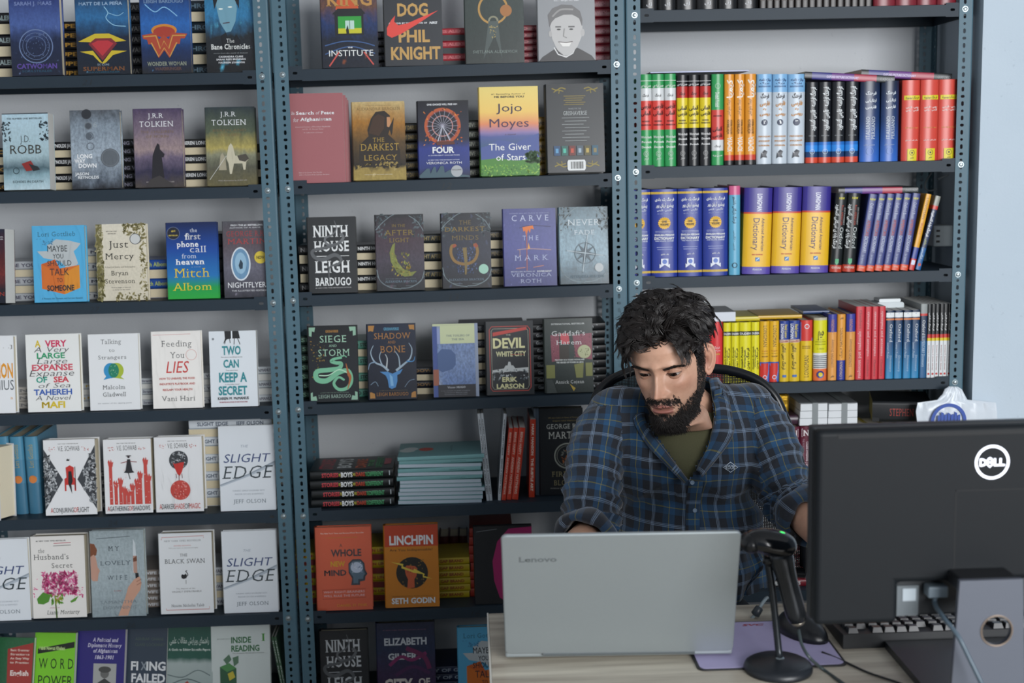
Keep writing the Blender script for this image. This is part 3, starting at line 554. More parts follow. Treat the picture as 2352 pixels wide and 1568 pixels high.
EDGE = [('t', 'THE', .38, .53, .225, .255, '#9aa6b4', 'r/'), ('t', 'SLIGHT', .07, .93, .33, .43, '#384a78', 'r/'), ('p', [0, .7, .55, .56, 1, .44, 1, .47, .55, .59, .02, .71], '#b4bfca'), ('p', [0, .685, .5, .57, 1, .42, 1, .44, .5, .585, 0, .7], '#97a2ae'), ('t', 'EDGE', .04, .97, .47, .62, '#2c3a40', 's/'), ('t', 'TURNING SIMPLE DISCIPLINES INTO', .22, .8, .755, .772, '#8b959e', 's'), ('t', 'MASSIVE SUCCESS & HAPPINESS', .26, .78, .795, .812, '#8b959e', 's'), ('t', 'JEFF OLSON', .23, .82, .865, .91, '#5d6d78', 's')]
disp('A', 4, 508, 635, 980, 1175, .02, 'white book with a slanting grey crease, before the tall white stack', '#dde3e9', EDGE, 'h')
disp('A', 5, -62, 72, 1237, 1424, .02, 'white book with a slanting crease, cut off at the left edge', '#dde3e9', EDGE, 'h', lean=4)
disp('A', 5, 77, 200, 1232, 1420, .045, 'white hardcover with a pink hydrangea flower head', '#e6e4e0',
 [('t', '#1 NEW YORK TIMES BESTSELLER', .1, .66, .05, .065, '#555', 'b'), ('l', [.43, .09, .75, .085], .012, '#b56'), ('l', [.42, .12, .75, .115], .01, '#555'), ('t', 'the', .13, .26, .15, .2, '#3c4240', 's/'), ('t', 'Husband\u2019s', .05, .7, .22, .285, '#23292a', 's'), ('t', 'Secret', .38, .77, .33, .39, '#23292a', 's'),
  ('w', [.44, 1, .43, .85, .41, .66], (.03, .02), '#4d6b2c'), ('n', 50, 330, .2, .44, .84, .72, .055, ['#cf3d80', '#e07aa6', '#b02a66', '#e9b6c8', '#d3568e']), ('n', 51, 60, .02, .5, .95, .8, .03, ['#cf3d80', '#e07aa6']), ('p', [.08, .76, .2, .68, .34, .72, .3, .8, .2, .83, .1, .82], '#4f8a2e'), ('p', [.7, .8, .8, .76, .86, .74, .8, .8, .72, .82], '#5b9434'), ('n', 52, 20, .34, .72, .56, .82, .06, ['#5b9434', '#9aa63a']), ('t', 'Liane Moriarty', .26, .88, .905, .955, '#3c4240', 's/'), ('t', 'author of', .32, .5, .865, .88, '#a36', 's')])
disp('A', 5, 213, 337, 1222, 1420, .022, 'grey blue wrapped book with profile of a woman and a raised knife', grad(((0, '#9fadb2'), (.5, '#aab8bd'), (1, '#93a2a8')), .1, 4),
 [('p', [0, .14, .08, .15, .13, .22, .11, .28, .04, .3, 0, .36], '#7c4a30'), ('p', [0, .3, .06, .27, .1, .3, .13, .42, .17, .46, .14, .5, .12, .58, .03, .58, 0, .55], '#c09684'), ('p', [.8, .1, .84, .16, .86, .5, .78, .5], '#c9d2d6'), ('p', [.79, .3, .86, .3, .86, .5, .79, .5], '#b38f80'), ('p', [.79, .33, .86, .3, .86, .36, .79, .37], '#70432e'), ('p', [.82, .5, .88, .5, .9, .64, .83, .66], '#1e1e20'), ('p', [.8, .57, .9, .54, .93, .62, .9, .7, .76, .82, .66, .99, .48, .99, .62, .78, .68, .66], '#c69a84'), ('l', [.84, .6, .93, .57], .012, '#9b6f5c'), ('l', [.84, .64, .93, .61], .012, '#9b6f5c'),
  ('t', 'M Y', .34, .54, .18, .235, '#3f4a50', 's'), ('t', 'LOVELY', .18, .75, .35, .4, '#56626a', 's'), ('t', 'W I F E', .3, .67, .52, .57, '#56626a', 's'), ('t', 'a novel', .42, .55, .69, .705, '#b06060'), ('t', 'SAMANTHA', .16, .84, .81, .845, '#7d8a90', 's'), ('t', 'DOWNING', .2, .82, .875, .91, '#7d8a90', 's'), ('l', [.12, .09, .75, .07], .01, '#5e696e')])
disp('A', 5, 371, 492, 1228, 1413, .045, 'white hardcover with a tiny black swan and red rules', '#dfe3e6',
 [('l', [.05, .08, .05, .05, .85, .04, .85, .07], .008, '#c0504a'), ('t', 'NEW YORK TIMES BESTSELLER', .1, .8, .085, .105, '#555b60', 's'), ('t', 'REVISED EDITION', .28, .6, .15, .162, '#c0504a'), ('t', 'With a new section on robustness and fragility', .18, .74, .178, .19, '#777'), ('t', 'THE', .39, .53, .255, .29, '#33383c', 's'), ('t', 'BLACK SWAN', .1, .86, .32, .375, '#2b3034', 's'),
  ('p', [.4, .53, .42, .51, .46, .52, .49, .5, .51, .53, .5, .56, .45, .57, .41, .56], '#16181a'), ('w', [.5, .54, .53, .52, .51, .49, .49, .475, .52, .465], .014, '#16181a'), ('l', [.49, .58, .49, .63], .01, '#888'), ('t', 'The Impact of the', .3, .66, .68, .695, '#666', 's'), ('t', 'HIGHLY IMPROBABLE', .22, .78, .715, .735, '#666', 's'), ('t', 'Nassim Nicholas Taleb', .2, .82, .88, .915, '#4a5055', 's'), ('l', [.1, .93, .1, .95, .92, .95, .92, .92], .008, '#c0504a')])
disp('A', 5, 516, 640, 1217, 1405, .02, 'white book with a slanting crease beside the slotted post, sixth shelf', '#dde3e9', EDGE, 'h', lean=4)
# ---- A6
disp('A', 6, -28, 75, 1490, 1680, .012, 'green and red language workbook at the bottom left corner', grad(((0, '#2e6b42'), (1, '#2a5a44')), .1, 5), [('p', [.38, .14, .98, .06, .98, .55, .4, .6], '#a33a34')]+[('t', s, .45, .9, .14+i*.05, .165+i*.05, '#e2c8bc', 'b') for i, s in enumerate(['Basic Grammar', 'Structures', 'An Easy Way', 'to Practise'])]+[('t', 'English', .47, .9, .4, .46, '#efe0da', 'b')], 'p', lean=16, yaw=-8)
disp('A', 6, 74, 172, 1488, 1685, .014, 'lime green vocabulary paperback with spaced black capitals', '#7ccb2a', [('p', [.08, .19, .98, .1, .98, .17, .08, .25], '#1c2218'), ('t', 'Mahdi Nowruzi Khiabani', .12, .75, .16, .2, '#c9e39a', 'b'), ('t', 'W O R D', .12, .97, .3, .42, '#1c2a14', 'r'), ('t', 'POWER', .12, .97, .5, .62, '#1c2a14', 'r')], 'p', lean=15, yaw=-8)
disp('A', 6, 172, 287, 1470, 1680, .016, 'deep purple history paperback with an old portrait photograph', '#2b2377', [('t', 'A Political and', .32, .86, .14, .18, '#d9d6ea', 'S/'), ('t', 'Diplomatic History', .22, .94, .2, .24, '#d9d6ea', 'S/'), ('t', 'of Afghanistan', .34, .86, .26, .3, '#d9d6ea', 'S/'), ('t', '1863-1901', .38, .78, .33, .37, '#d9d6ea', 'S/'), ('r', .36, .42, .84, .8, '#a9aaa8'), ('e', .6, .53, .09, None, '#6a6a68'), ('p', [.42, .8, .46, .63, .6, .58, .74, .63, .8, .8], '#3c3d3c'), ('e', .6, .485, .13, .035, '#4a4a48')], 'p', lean=15, yaw=-8)
disp('A', 6, 288, 384, 1466, 1680, .016, 'dark slate paperback with bold white capitals, bottom left shelf', '#2f3d4d', [('t', 'ASHRAF GHANI', .2, .9, .17, .2, '#4b5c50', 'r'), ('t', 'CLARE LOCKHART', .2, .95, .23, .26, '#4b5c50', 'r'), ('t', 'FI  ING', .12, .98, .43, .52, '#dde0e2', 'b'), ('t', 'FAILED', .14, .98, .56, .65, '#dde0e2', 'b'), ('l', [.38, .43, .5, .52], .03, '#8a949c'), ('l', [.5, .43, .38, .52], .03, '#8a949c')], 'p', lean=15, yaw=-8)
disp('A', 6, 374, 492, 1480, 1680, .014, 'dark green wrapped paperback with white Persian title', grad(((0, '#1e4d40'), (.36, '#23584a'), (.42, '#a9b6b4'), (1, '#8fa09e')), .03, 5), [('t', 'راهنمای ویرایش مقالات علمی', .14, .92, .12, .19, '#cfd9d2', 'r'), ('t', 'A Guide to Editing Scientific Papers', .12, .95, .25, .275, '#cfd9d2', 'b'), ('w', [.1, .55, .4, .58, .7, .5, .95, .56], .02, '#6b7a7a'), ('w', [.1, .68, .5, .6, .95, .7], .02, '#5a6a6a'), ('p', [.3, .72, .5, .62, .55, .66, .35, .76], '#a8433a')], 'p', lean=13, yaw=-5)
disp('A', 6, 490, 625, 1462, 1665, .014, 'white green reading textbook with open boxes, beside the post', '#c9d2d0', [('t', 'INSIDE', .34, .68, .15, .215, '#2f6b3e', 'b'), ('t', 'READING', .34, .82, .245, .31, '#2f6b3e', 'b'), ('t', '1', .86, .92, .12, .2, '#4a8f3a', 'S'), ('t', 'SECOND EDITION', .1, .38, .16, .172, '#6a7a72'), ('p', [.14, .48, .3, .44, .42, .5, .42, .68, .26, .72, .14, .66], '#2f5a3e'), ('p', [.14, .48, .3, .44, .42, .5, .26, .54], '#4d8a4e'), ('p', [.27, .56, .36, .53, .4, .6, .3, .64], '#c0b23a'), ('p', [.2, .4, .3, .34, .34, .4, .26, .46], '#587a60'), ('p', [.36, .38, .46, .36, .46, .44, .38, .48], '#587a60'), ('t', 'The Academic Word List in Context', .36, .9, .325, .337, '#666')], 'p', lean=10)
# ---- B0
disp('B', 0, 742, 869, -40, 157, .026, 'night blue novel with bright green doorway, top middle shelf',
 grad(((0, '#26406e'), (.25, '#6a4a3c'), (.45, '#233a6b'), (.7, '#1a2233'), (1, '#202430')), .2, 5, blot=('#a2562c', 4, .66)),
 [('p', [.34, .05, .6, .05, .68, .32, .26, .32], '#c5532a'), ('t', 'KING', .1, .92, .12, .275, '#b98a4a', 'S'), ('p', [.2, .37, .3, .31, .72, .31, .8, .37, .76, .38, .76, .62, .24, .62, .24, .38], '#15181d'), ('r', .3, .4, .72, .6, '#2f9a3c'), ('r', .3, .54, .72, .6, '#c6c22a'), ('r', .43, .45, .59, .55, '#bcd9cf'), ('l', [.51, .45, .51, .55], .01, '#3a6b4a'), ('p', [.44, .56, .47, .5, .49, .56, .5, .62, .45, .62], '#141a14'),
  ('w', [.05, .74, .3, .7, .5, .69, .75, .71, .95, .75], .02, '#3a5a8c'), ('w', [.05, .84, .35, .77, .6, .76, .95, .84], .02, '#3a5a8c'), ('t', 'THE', .46, .55, .758, .772, wh, 'b'), ('t', 'INSTITUTE', .12, .92, .795, .865, '#e9ecea', 'r'), ('l', [.12, .98, .3, .82], .025, '#c9524a'), ('l', [.92, .97, .75, .82], .025, '#c9524a')], lean=3)
disp('B', 0, 886, 1018, -55, 149, .024, 'black book with gold block capitals and a red curved tick mark', '#33363b',
 [('t', 'SHOE', .2, .8, .02, .17, '#c29a58', 'b'), ('t', 'DOG', .23, .76, .3, .435, '#c29a58', 'b'), ('t', 'A MEMOIR BY THE CREATOR OF', .07, .74, .51, .527, wh, 'S'), ('t', 'NIKE', .78, .92, .505, .53, wh, 'b/'), ('t', 'PHIL', .24, .78, .6, .73, '#c29a58', 'b'), ('t', 'KNIGHT', .1, .96, .79, .925, '#c29a58', 'b'),
  ('p', [.94, .38, .7, .44, .4, .52, .24, .54, .17, .5, .19, .43, .12, .48, .04, .57, .04, .65, .12, .68, .28, .64, .6, .52], '#e0483e')], lean=3)
disp('B', 0, 1071, 1205, -70, 146, .02, 'dark green grey plastic wrapped book with glowing golden arch',
 grad(((0, '#3a4644'), (.5, '#2c3936'), (1, '#2a3230')), .1, 5), [('o', .48, .42, .26, .035, '#b98f4a'), ('e', .7, .44, .1, None, '#a8703c'), ('o', .48, .55, .09, .03, '#8b8a72'), ('p', [.4, .55, .3, .95, .5, .7, .62, .95, .56, .55], '#4b5654'), ('n', 9, 14, .42, .6, .56, .75, .025, ['#a7965c']), ('t', 'SVETLANA ALEXIEVICH', .12, .88, .86, .89, '#8b9a94', 's')], lean=3)
disp('B', 0, 1238, 1368, -58, 139, .026, 'grey book with a smiling young man portrait, top middle shelf', '#8e9195',
 [('t', 'most dangerous man', .28, .72, .285, .3, '#d9dcdf', 'S'), ('t', 'How my family created the world\u2019s', .12, .88, .25, .265, '#d9dcdf', 'S'), ('p', [.0, 1, .06, .95, .25, .87, .36, .82, .6, .82, .75, .87, .93, .94, 1, 1], '#3d3c3e'), ('p', [.3, .83, .36, .76, .58, .76, .62, .84, .48, .96, .34, .88], '#a9a8a8'), ('l', [.27, .84, .34, .92, .48, .955, .6, .91, .64, .85], .02, '#dadada'),
  ('p', [.2, .55, .24, .48, .4, .45, .62, .46, .75, .52, .78, .6, .76, .72, .68, .84, .55, .93, .44, .93, .32, .86, .24, .74], '#bdbcbb'), ('e', .21, .68, .03, .035, '#aeadac'), ('e', .78, .67, .035, .045, '#b4b3b2'), ('p', [.2, .6, .17, .46, .26, .38, .42, .34, .6, .35, .74, .42, .78, .52, .77, .6, .72, .5, .6, .46, .45, .46, .3, .5, .24, .54], '#6f6e6f'), ('w', [.25, .48, .4, .4, .62, .4], .03, '#969594'),
  ('l', [.3, .6, .4, .6], .025, '#6a696a'), ('l', [.53, .6, .64, .6], .025, '#6a696a'), ('e', .36, .63, .035, .01, '#3f3f40'), ('e', .58, .63, .035, .01, '#3f3f40'), ('l', [.46, .62, .44, .71, .5, .73], .015, '#8e8d8c'), ('p', [.36, .78, .48, .79, .58, .78, .54, .83, .42, .83], '#e6e4e0'), ('l', [.35, .775, .48, .785, .6, .775], .015, '#6b6362')], lean=3)
# ---- B1
SALM = '#a36468'
for i in range(3):
    disp('B', 1, 687+i*6, 800+i*3, 217+i*3, 417-i*3, .011, ['second salmon pink booklet directly behind the front one', 'third salmon pink booklet from the front of its row', 'rearmost salmon pink booklet in the row of four'][i], SALM, [], 'p', lean=2, y=YF+.029+.013*i)
disp('B', 1, 673, 794, 214, 420, .011, 'front salmon pink booklet with white serif title beside the post', SALM,
 [('t', 'In', .02, .09, .2, .235, wh, 's/'), ('t', 'Search', .11, .45, .2, .235, wh, 'S'), ('t', 'of', .48, .56, .2, .235, wh, 's/'), ('t', 'Peace', .58, .83, .2, .235, wh, 'S'), ('t', 'for', .05, .16, .27, .315, wh, 's/'), ('t', 'Afghanistan', .18, .78, .27, .305, wh, 'S'), ('t', 'Historical Letters of President Najibullah', .09, .75, .365, .378, '#e6d5d5', 's'), ('t', 'and Dr. M. Hassan Kakar', .22, .62, .392, .404, '#e6d5d5', 's'), ('t', 'A Collection of Essays', .24, .6, .43, .442, '#e6d5d5', 's'), ('t', 'Edited by Jawan Shir Rasikh', .12, .56, .875, .888, '#e6d5d5', 's'), ('t', 'with a Foreword by Lakhdar Brahimi', .12, .7, .9, .913, '#e6d5d5', 's')], 'p', lean=2)
disp('B', 1, 814, 933, 236, 416, .026, 'gold novel with long haired figure and dark metallic title',
 grad(((0, '#c9b27c'), (.25, '#a8742e'), (.5, '#5a4526'), (.8, '#2a241c'), (.86, '#a08a4c'), (1, '#a8924e')), .12, 5, blot=('#e2cf9a', 4, .68)),
 [('t', 'ALEXANDRA BRACKEN', .08, .92, .075, .11, '#6b5630', 's'), ('t', 'THE NEW YORK TIMES BESTSELLING AUTHOR', .25, .75, .045, .055, '#7b6640'), ('p', [.35, .22, .45, .13, .62, .12, .72, .18, .74, .3, .68, .42, .8, .5, .9, .62, .9, .82, .1, .84, .12, .55, .3, .44, .28, .36], '#241a12'), ('p', [.66, .2, .72, .2, .74, .28, .7, .33, .66, .32], '#c38d62'), ('p', [.3, .4, .4, .2, .5, .16, .62, .2, .6, .34, .5, .44], '#3f2817'), ('p', [.7, .34, .8, .2, .76, .4, .74, .44], '#1d1712'),
  ('t', 'THE', .38, .6, .46, .515, '#a98b3c', 's'), ('t', 'DARKEST', .14, .88, .535, .625, '#b2923f', 's'), ('t', 'LEGACY', .2, .84, .68, .75, '#b2923f', 's'), ('n', 3, 50, .05, .78, .95, .84, .05, ['#241d14', '#a08a4c']), ('t', 'THE NEW NOVEL IN THE DARKEST MINDS SERIES', .2, .74, .925, .936, '#e9e2c8')])
disp('B', 1, 964, 1080, 232, 409, .03, 'navy novel with a flaming ferris wheel over a city',
 grad(((0, '#11131c'), (.5, '#20243c'), (.62, '#2b3a8a'), (.85, '#26377c'), (1, '#1c2440')), .06, 5),
 [('t', 'ONE CHOICE WILL FREE HIM', .18, .78, .04, .06, wh, 'b'), ('o', .48, .33, .36, .05, '#b8562a'), ('n', 60, 130, .1, .08, .86, .6, .03, ['#e0902e', '#c4571f', '#1a1a22']), ('e', .48, .33, .31, None, '#171a28'), ('o', .48, .33, .31, .02, '#9a4a40'), ('o', .48, .33, .21, .02, '#c08a84'), ('e', .48, .33, .03, None, '#e3582e')]
 +[('l', [.48, .33, .48+.31*math.cos(a*pi/9), .33+.2*math.sin(a*pi/9)], .008, '#a3a3b4') for a in range(18)]
 +[('l', [.48, .33, .38, .53], .02, '#b9bcc8'), ('l', [.48, .33, .62, .52], .02, '#b9bcc8'), ('p', [.34, .53, .7, .53, .72, .57, .36, .58], '#5b2a1e'), ('t', 'FOUR', .27, .7, .605, .68, wh, 'b'), ('t', 'A DIVERGENT COLLECTION', .18, .8, .705, .718, '#c3c9e0', 'b'), ('t', '#1 NEW YORK TIMES BESTSELLING AUTHOR', .18, .8, .765, .777, '#c3c9e0', 'b'), ('t', 'VERONICA ROTH', .14, .84, .795, .825, wh, 'r'),
  ('p', [0, .97, .15, .88, .2, .88, .22, .95, .28, .86, .32, .86, .34, .94, .42, .85, .48, .85, .5, .94, .6, .9, .75, .96, .98, .98, 1, 1, 0, 1], '#3f5a66'), ('e', .74, .92, .115, None, '#a9adb2'), ('t', 'EXCLUSIVE', .65, .83, .895, .91, '#555', 'b')])
disp('B', 1, 1106, 1240, 199, 403, .03, 'tall sunset novel with yellow sky, violet hills and green meadow',
 grad(((0, '#ecd67c'), (.28, '#efc86a'), (.42, '#e08a5e'), (.52, '#8a78a8'), (.56, '#4d5a96'), (.68, '#3e5a7a'), (.78, '#3f6e34'), (.9, '#5c9a3a'), (1, '#4c8a34')), .02, 3, blot=('#f2b06a', 3, .72)),
 [('p', [0, .68, .12, .66, .3, .6, .44, .61, .6, .64, .78, .58, 1, .53, 1, .84, 0, .82], '#4a5a98'), ('p', [0, .82, .3, .8, .6, .84, 1, .8, 1, 1, 0, 1], '#4a8434'), ('n', 70, 160, 0, .88, 1, 1, .03, ['#3c702a', '#6aa63e', '#8fb84a']), ('n', 71, 60, .78, .74, 1, .86, .06, ['#24421f', '#2f5a28']),
  ('t', '#1 Bestselling Author of', .2, .78, .075, .09, '#4a3f30'), ('t', 'ME BEFORE YOU', .25, .76, .105, .125, '#33302a', 'b'), ('t', 'Jojo', .28, .72, .19, .28, '#3a2a48', 'r'), ('t', 'Moyes', .16, .83, .36, .455, '#4a3050', 'r'), ('t', 'a novel', .42, .6, .53, .545, '#5a4048'), ('t', 'The Giver', .14, .86, .64, .715, '#eef0ee', 'r'), ('t', 'of Stars', .26, .76, .76, .83, '#eef0ee', 'r')])
FL = lambda x0, s, v, q=1: [('w', [x0, v, x0+s*.08, v+.02*q, x0+s*.16, v-.005*q, x0+s*.24, v+.01*q], .02, '#8f7f2c'), ('w', [x0+s*.03, v+.045*q, x0+s*.1, v+.02*q, x0+s*.2, v+.035*q], .016, '#8f7f2c'), ('w', [x0+s*.12, v+.06*q, x0+s*.13, v+.02*q], .014, '#8f7f2c')]
disp('B', 1, 1259, 1390, 194, 398, .05, 'black back cover with gold corner flourishes and a barcode', '#2b2e31',
 FL(.1, 1, .05)+FL(.9, -1, .05)+FL(.12, 1, .93, -1)+FL(.9, -1, .93, -1)+[('l', [.3+(i % 2)*.03, .14+i*.024, .68-(i % 3)*.03, .14+i*.024], .012, '#8a7a3a') for i in range(5)]+[('t', 'PRAISE FOR THE', .38, .6, .275, .29, '#bfc4c4', 's'), ('t', 'GRISHAVERSE', .29, .7, .31, .355, '#c9cfcf', 's')]
 +[('l', [.26+(i % 2)*.05, .385+i*.037, .74-(i % 3)*.05, .385+i*.037], .009, '#9aa0a0') for i in range(8)]+[('r', .11+i*.133, .7, .22+i*.133, .81, c) for i, c in enumerate(['#24486e', '#28605a', '#6a2a26', '#4a5a66', '#54502e', '#28586e'])]+[('r', .14+i*.133, .73, .19+i*.133, .78, c) for i, c in enumerate(['#5a9ac4', '#4ab8a0', '#c04a34', '#9ab0c0', '#b8a050', '#8a7a4a'])]
 +[('p', [.36, .86, .64, .86, .66, .88, .66, .96, .64, .98, .36, .98, .34, .96, .34, .88], '#dfe2e2')]+[('r', .4+i*.017, .88, .4+i*.017+(.006 if i % 3 else .011), .96, '#222') for i in range(13)], page=mat('#cfcf9a', .7))
# ---- B2
NIN = lambda c='#e2e5e5': [('t', 'NINTH', .11, .84, .115, .26, c, 'S'), ('t', 'HOUSE', .12, .85, .32, .45, c, 'S'), ('l', [.12, .515, .44, .515], .012, c), ('l', [.56, .515, .85, .515], .012, c), ('t', 'LEIGH', .13, .86, .58, .73, c, 'S'), ('t', 'BARDUGO', .13, .88, .8, .9, c, 'S'), ('w', [.56, .05, .6, .16, .5, .24, .36, .28, .4, .36, .6, .36, .74, .28, .68, .22], (.01, .05, .06), '#6a6d70'), ('w', [.7, .34, .4, .4, .1, .44, .12, .52, .3, .56, .55, .5, .68, .56, .62, .62, .44, .66, .42, .8], (.05, .085, .02), '#5a5d60'), ('t', '#1 NEW YORK TIMES BESTSELLING AUTHOR', .13, .88, .925, .937, '#aaa', 'b')]
disp('B', 2, 711, 821, 497, 672, .026, 'charcoal book with tall white capitals and grey snake, fourth middle shelf', '#2c2e30', NIN())
BR = lambda seed: [('n', seed, 40, 0, 0, .25, .3, .05, ['#56646a', '#3c464a']), ('n', seed+1, 40, .75, 0, 1, .3, .05, ['#56646a', '#3c464a']), ('w', [0, .2, .12, .12, .3, .03, .4, 0], .012, '#7d8e94'), ('w', [1, .22, .88, .1, .7, .02], .012, '#7d8e94'), ('w', [0, .72, .06, .86, .25, .95, .5, .98], .014, '#7d8e94'), ('w', [1, .75, .92, .88, .7, .96, .5, .97], .014, '#7d8e94'), ('w', [0, .8, .15, .92, .4, .94], .01, '#6b7a80'), ('w', [1, .82, .8, .93, .6, .94], .01, '#6b7a80')]
disp('B', 2, 867, 976, 493, 668, .026, 'dark plum novel with a green gold crescent moon',
 grad(((0, '#2b2d30'), (.3, '#4a3a44'), (.6, '#4d4652'), (1, '#26292c')), .14, 5, blot=('#6d4a5c', 5, .64)), BR(80)+[('t', 'IN THE', .34, .62, .13, .165, '#8f7a36', 's'), ('t', 'AFTER', .18, .8, .205, .275, '#8f7a36', 's'), ('t', 'LIGHT', .28, .7, .31, .365, '#8f7a36', 's'), ('p', [.34, .4, .4, .37, .38, .5, .44, .62, .56, .72, .72, .76, .84, .75, .74, .81, .58, .82, .42, .76, .3, .62, .28, .5], '#7d8440'), ('n', 83, 60, .32, .5, .7, .8, .05, ['#8f9448', '#6a6a34', '#a08a3c']), ('t', 'NEW YORK TIMES BESTSELLING AUTHOR', .18, .82, .838, .85, '#7d8e94', 's'), ('t', 'ALEXANDRA BRACKEN', .17, .83, .865, .895, '#7d98a8', 's')])
disp('B', 2, 1018, 1130, 490, 663, .026, 'black novel with a curled bronze trident emblem',
 grad(((0, '#23252a'), (.5, '#2c3040'), (1, '#1d1f24')), .1, 5, blot=('#4a5272', 9, .62)), BR(85)+[('t', 'THE', .36, .6, .1, .155, '#7d6a3c', 's'), ('t', 'DARKEST', .06, .88, .185, .245, '#8f7636', 's'), ('t', 'MINDS', .2, .75, .3, .36, '#7d6a3c', 's'), ('n', 87, 140, .3, .45, .7, .8, .035, ['#44547a', '#5a6a94', '#3a4868']),
  ('w', [.28, .43, .2, .44, .18, .54, .26, .64, .46, .68, .64, .64, .72, .54, .7, .44, .64, .43], .06, '#8a6a34'), ('w', [.27, .45, .24, .42], .08, '#9a4a2e'), ('w', [.66, .45, .72, .42], .08, '#9a4a2e'), ('w', [.46, .46, .48, .66, .47, .82], (.09, .06, .03), '#7d6a3c'), ('e', .84, .75, .1, None, '#9fcbb8'), ('t', 'ALEXANDRA BRACKEN', .12, .84, .87, .9, '#7d90a0', 's')])
disp('B', 2, 1160, 1280, 480, 658, .024, 'violet blue hardcover with spaced serif words and orange drips',
 grad(((0, '#454a86'), (.5, '#4a4f92'), (1, '#3a3e78')), .1, 5, blot=('#6a70ac', 11, .66)), [('t', 'HONOR HAS NO PLACE IN SURVIVAL', .12, .88, .055, .067, '#aab0d0', 's'), ('t', 'C A R V E', .16, .86, .085, .16, '#c3cae0', 's'), ('t', 'T H E', .36, .66, .35, .41, '#b4bcd8', 's'), ('t', 'M A R K', .2, .84, .6, .67, '#b4bcd8', 's'), ('w', [.3, .25, .5, .22, .9, .24], .012, '#33305a'), ('p', [.36, .24, .56, .22, .58, .27, .52, .26, .5, .32, .47, .27, .43, .36, .41, .28, .38, .3], '#d9742e'), ('p', [.43, .53, .5, .52, .47, .44, .45, .52], '#e0a04a'),
  ('w', [.25, .53, .5, .52, .9, .54], .01, '#c9a08a'), ('w', [.22, .77, .4, .76], .01, '#d98a5a'), ('w', [.55, .76, .75, .74], .01, '#d98a5a'), ('l', [.44, .3, .43, .8], .01, '#c96a3a'), ('l', [.3, .53, .3, .62], .008, '#c9a08a'), ('t', 'BESTSELLING AUTHOR OF', .12, .58, .805, .82, '#c3cae0', 'S'), ('t', 'DIVERGENT', .62, .9, .803, .822, wh, 'S'), ('t', 'VERONICA', .12, .9, .835, .88, '#b4bcd8', 's'), ('t', 'ROTH', .3, .7, .91, .96, '#b4bcd8', 's')])
disp('B', 2, 1288, 1399, 478, 655, .026, 'icy blue wrapped novel with silver compass star',
 grad(((0, '#4f6b78'), (.3, '#7c98a6'), (.6, '#87a5b4'), (.85, '#506a78'), (1, '#3c505a')), .2, 4, blot=('#3a5260', 4, .62)), BR(90)+[('t', 'NEVER', .17, .84, .16, .24, '#cfd9de', 's'), ('t', 'FADE', .3, .72, .3, .36, '#cfd9de', 's')]
 +[('p', [.52+.07*math.cos(a-.5), .6+.045*math.sin(a-.5), .52+r_*math.cos(a), .6+r_*.64*math.sin(a), .52+.07*math.cos(a+.5), .6+.045*math.sin(a+.5), .52, .6], c) for a, r_, c in [(k*pi/4+.15, (.42 if k % 2 == 0 else .24), ('#3a4a54' if k % 2 == 0 else '#4c5c66')) for k in range(8)]]
 +[('l', [.52, .6, .52+.38*math.cos(k*pi/2+.15), .6+.38*.64*math.sin(k*pi/2+.15)], .02, '#aab8bf') for k in range(4)]+[('o', .52, .6, .22, .015, '#5c6c74'), ('e', .8, .79, .09, None, '#b4babc'), ('t', 'ALEXANDRA BRACKEN', .2, .9, .885, .92, '#5b7482', 's')])
# ---- B3
disp('B', 3, 712, 824, 743, 918, .026, 'dark novel with a green sea serpent and mint corner plates',
 grad(((0, '#16181c'), (.5, '#1c2026'), (1, '#141a1e')), .1, 5, blot=('#3c4420', 6, .72)), [('p', [.02, .02, .15, .02, .13, .08, .08, .07, .07, .14, .02, .13], '#8fb8a0'), ('p', [.98, .02, .84, .02, .86, .08, .92, .07, .92, .14, .98, .13], '#8fb8a0'), ('p', [.02, .98, .15, .98, .13, .92, .06, .93, .06, .87, .02, .88], '#8fb8a0'), ('p', [.98, .98, .85, .98, .87, .92, .93, .93, .93, .87, .98, .88], '#8fb8a0'), ('t', 'GRISHAVERSE', .36, .62, .06, .09, '#b9843a', 'S'),
  ('t', 'SIEGE', .24, .78, .13, .22, '#a8d4b8', 's'), ('t', 'AND', .42, .58, .25, .28, '#a8d4b8', 's'), ('t', 'STORM', .2, .84, .31, .4, '#a8d4b8', 's'), ('n', 95, 40, .05, .2, .35, .7, .03, ['#8a6a2a', '#5a5a28']), ('w', [.68, .42, .52, .44, .46, .47, .56, .49, .66, .5, .62, .56, .42, .58, .16, .6, .16, .7, .36, .72, .6, .62, .8, .6, .86, .72, .78, .82, .6, .84, .5, .76, .6, .68, .72, .72], (.05, .11, .04), '#74b894'), ('w', [.2, .65, .4, .65, .62, .58, .82, .64], .02, '#b9e0c4'), ('w', [.76, .5, .8, .62, .84, .7, .78, .84], (.01, .07, .01), '#a8602c'), ('w', [.6, .44, .72, .4, .78, .42], .02, '#74b894'), ('t', '#1 NEW YORK TIMES BESTSELLING AUTHOR', .22, .8, .875, .885, '#8aa090', 's'), ('t', 'LEIGH BARDUGO', .18, .84, .905, .95, '#a8c4b4', 's')])
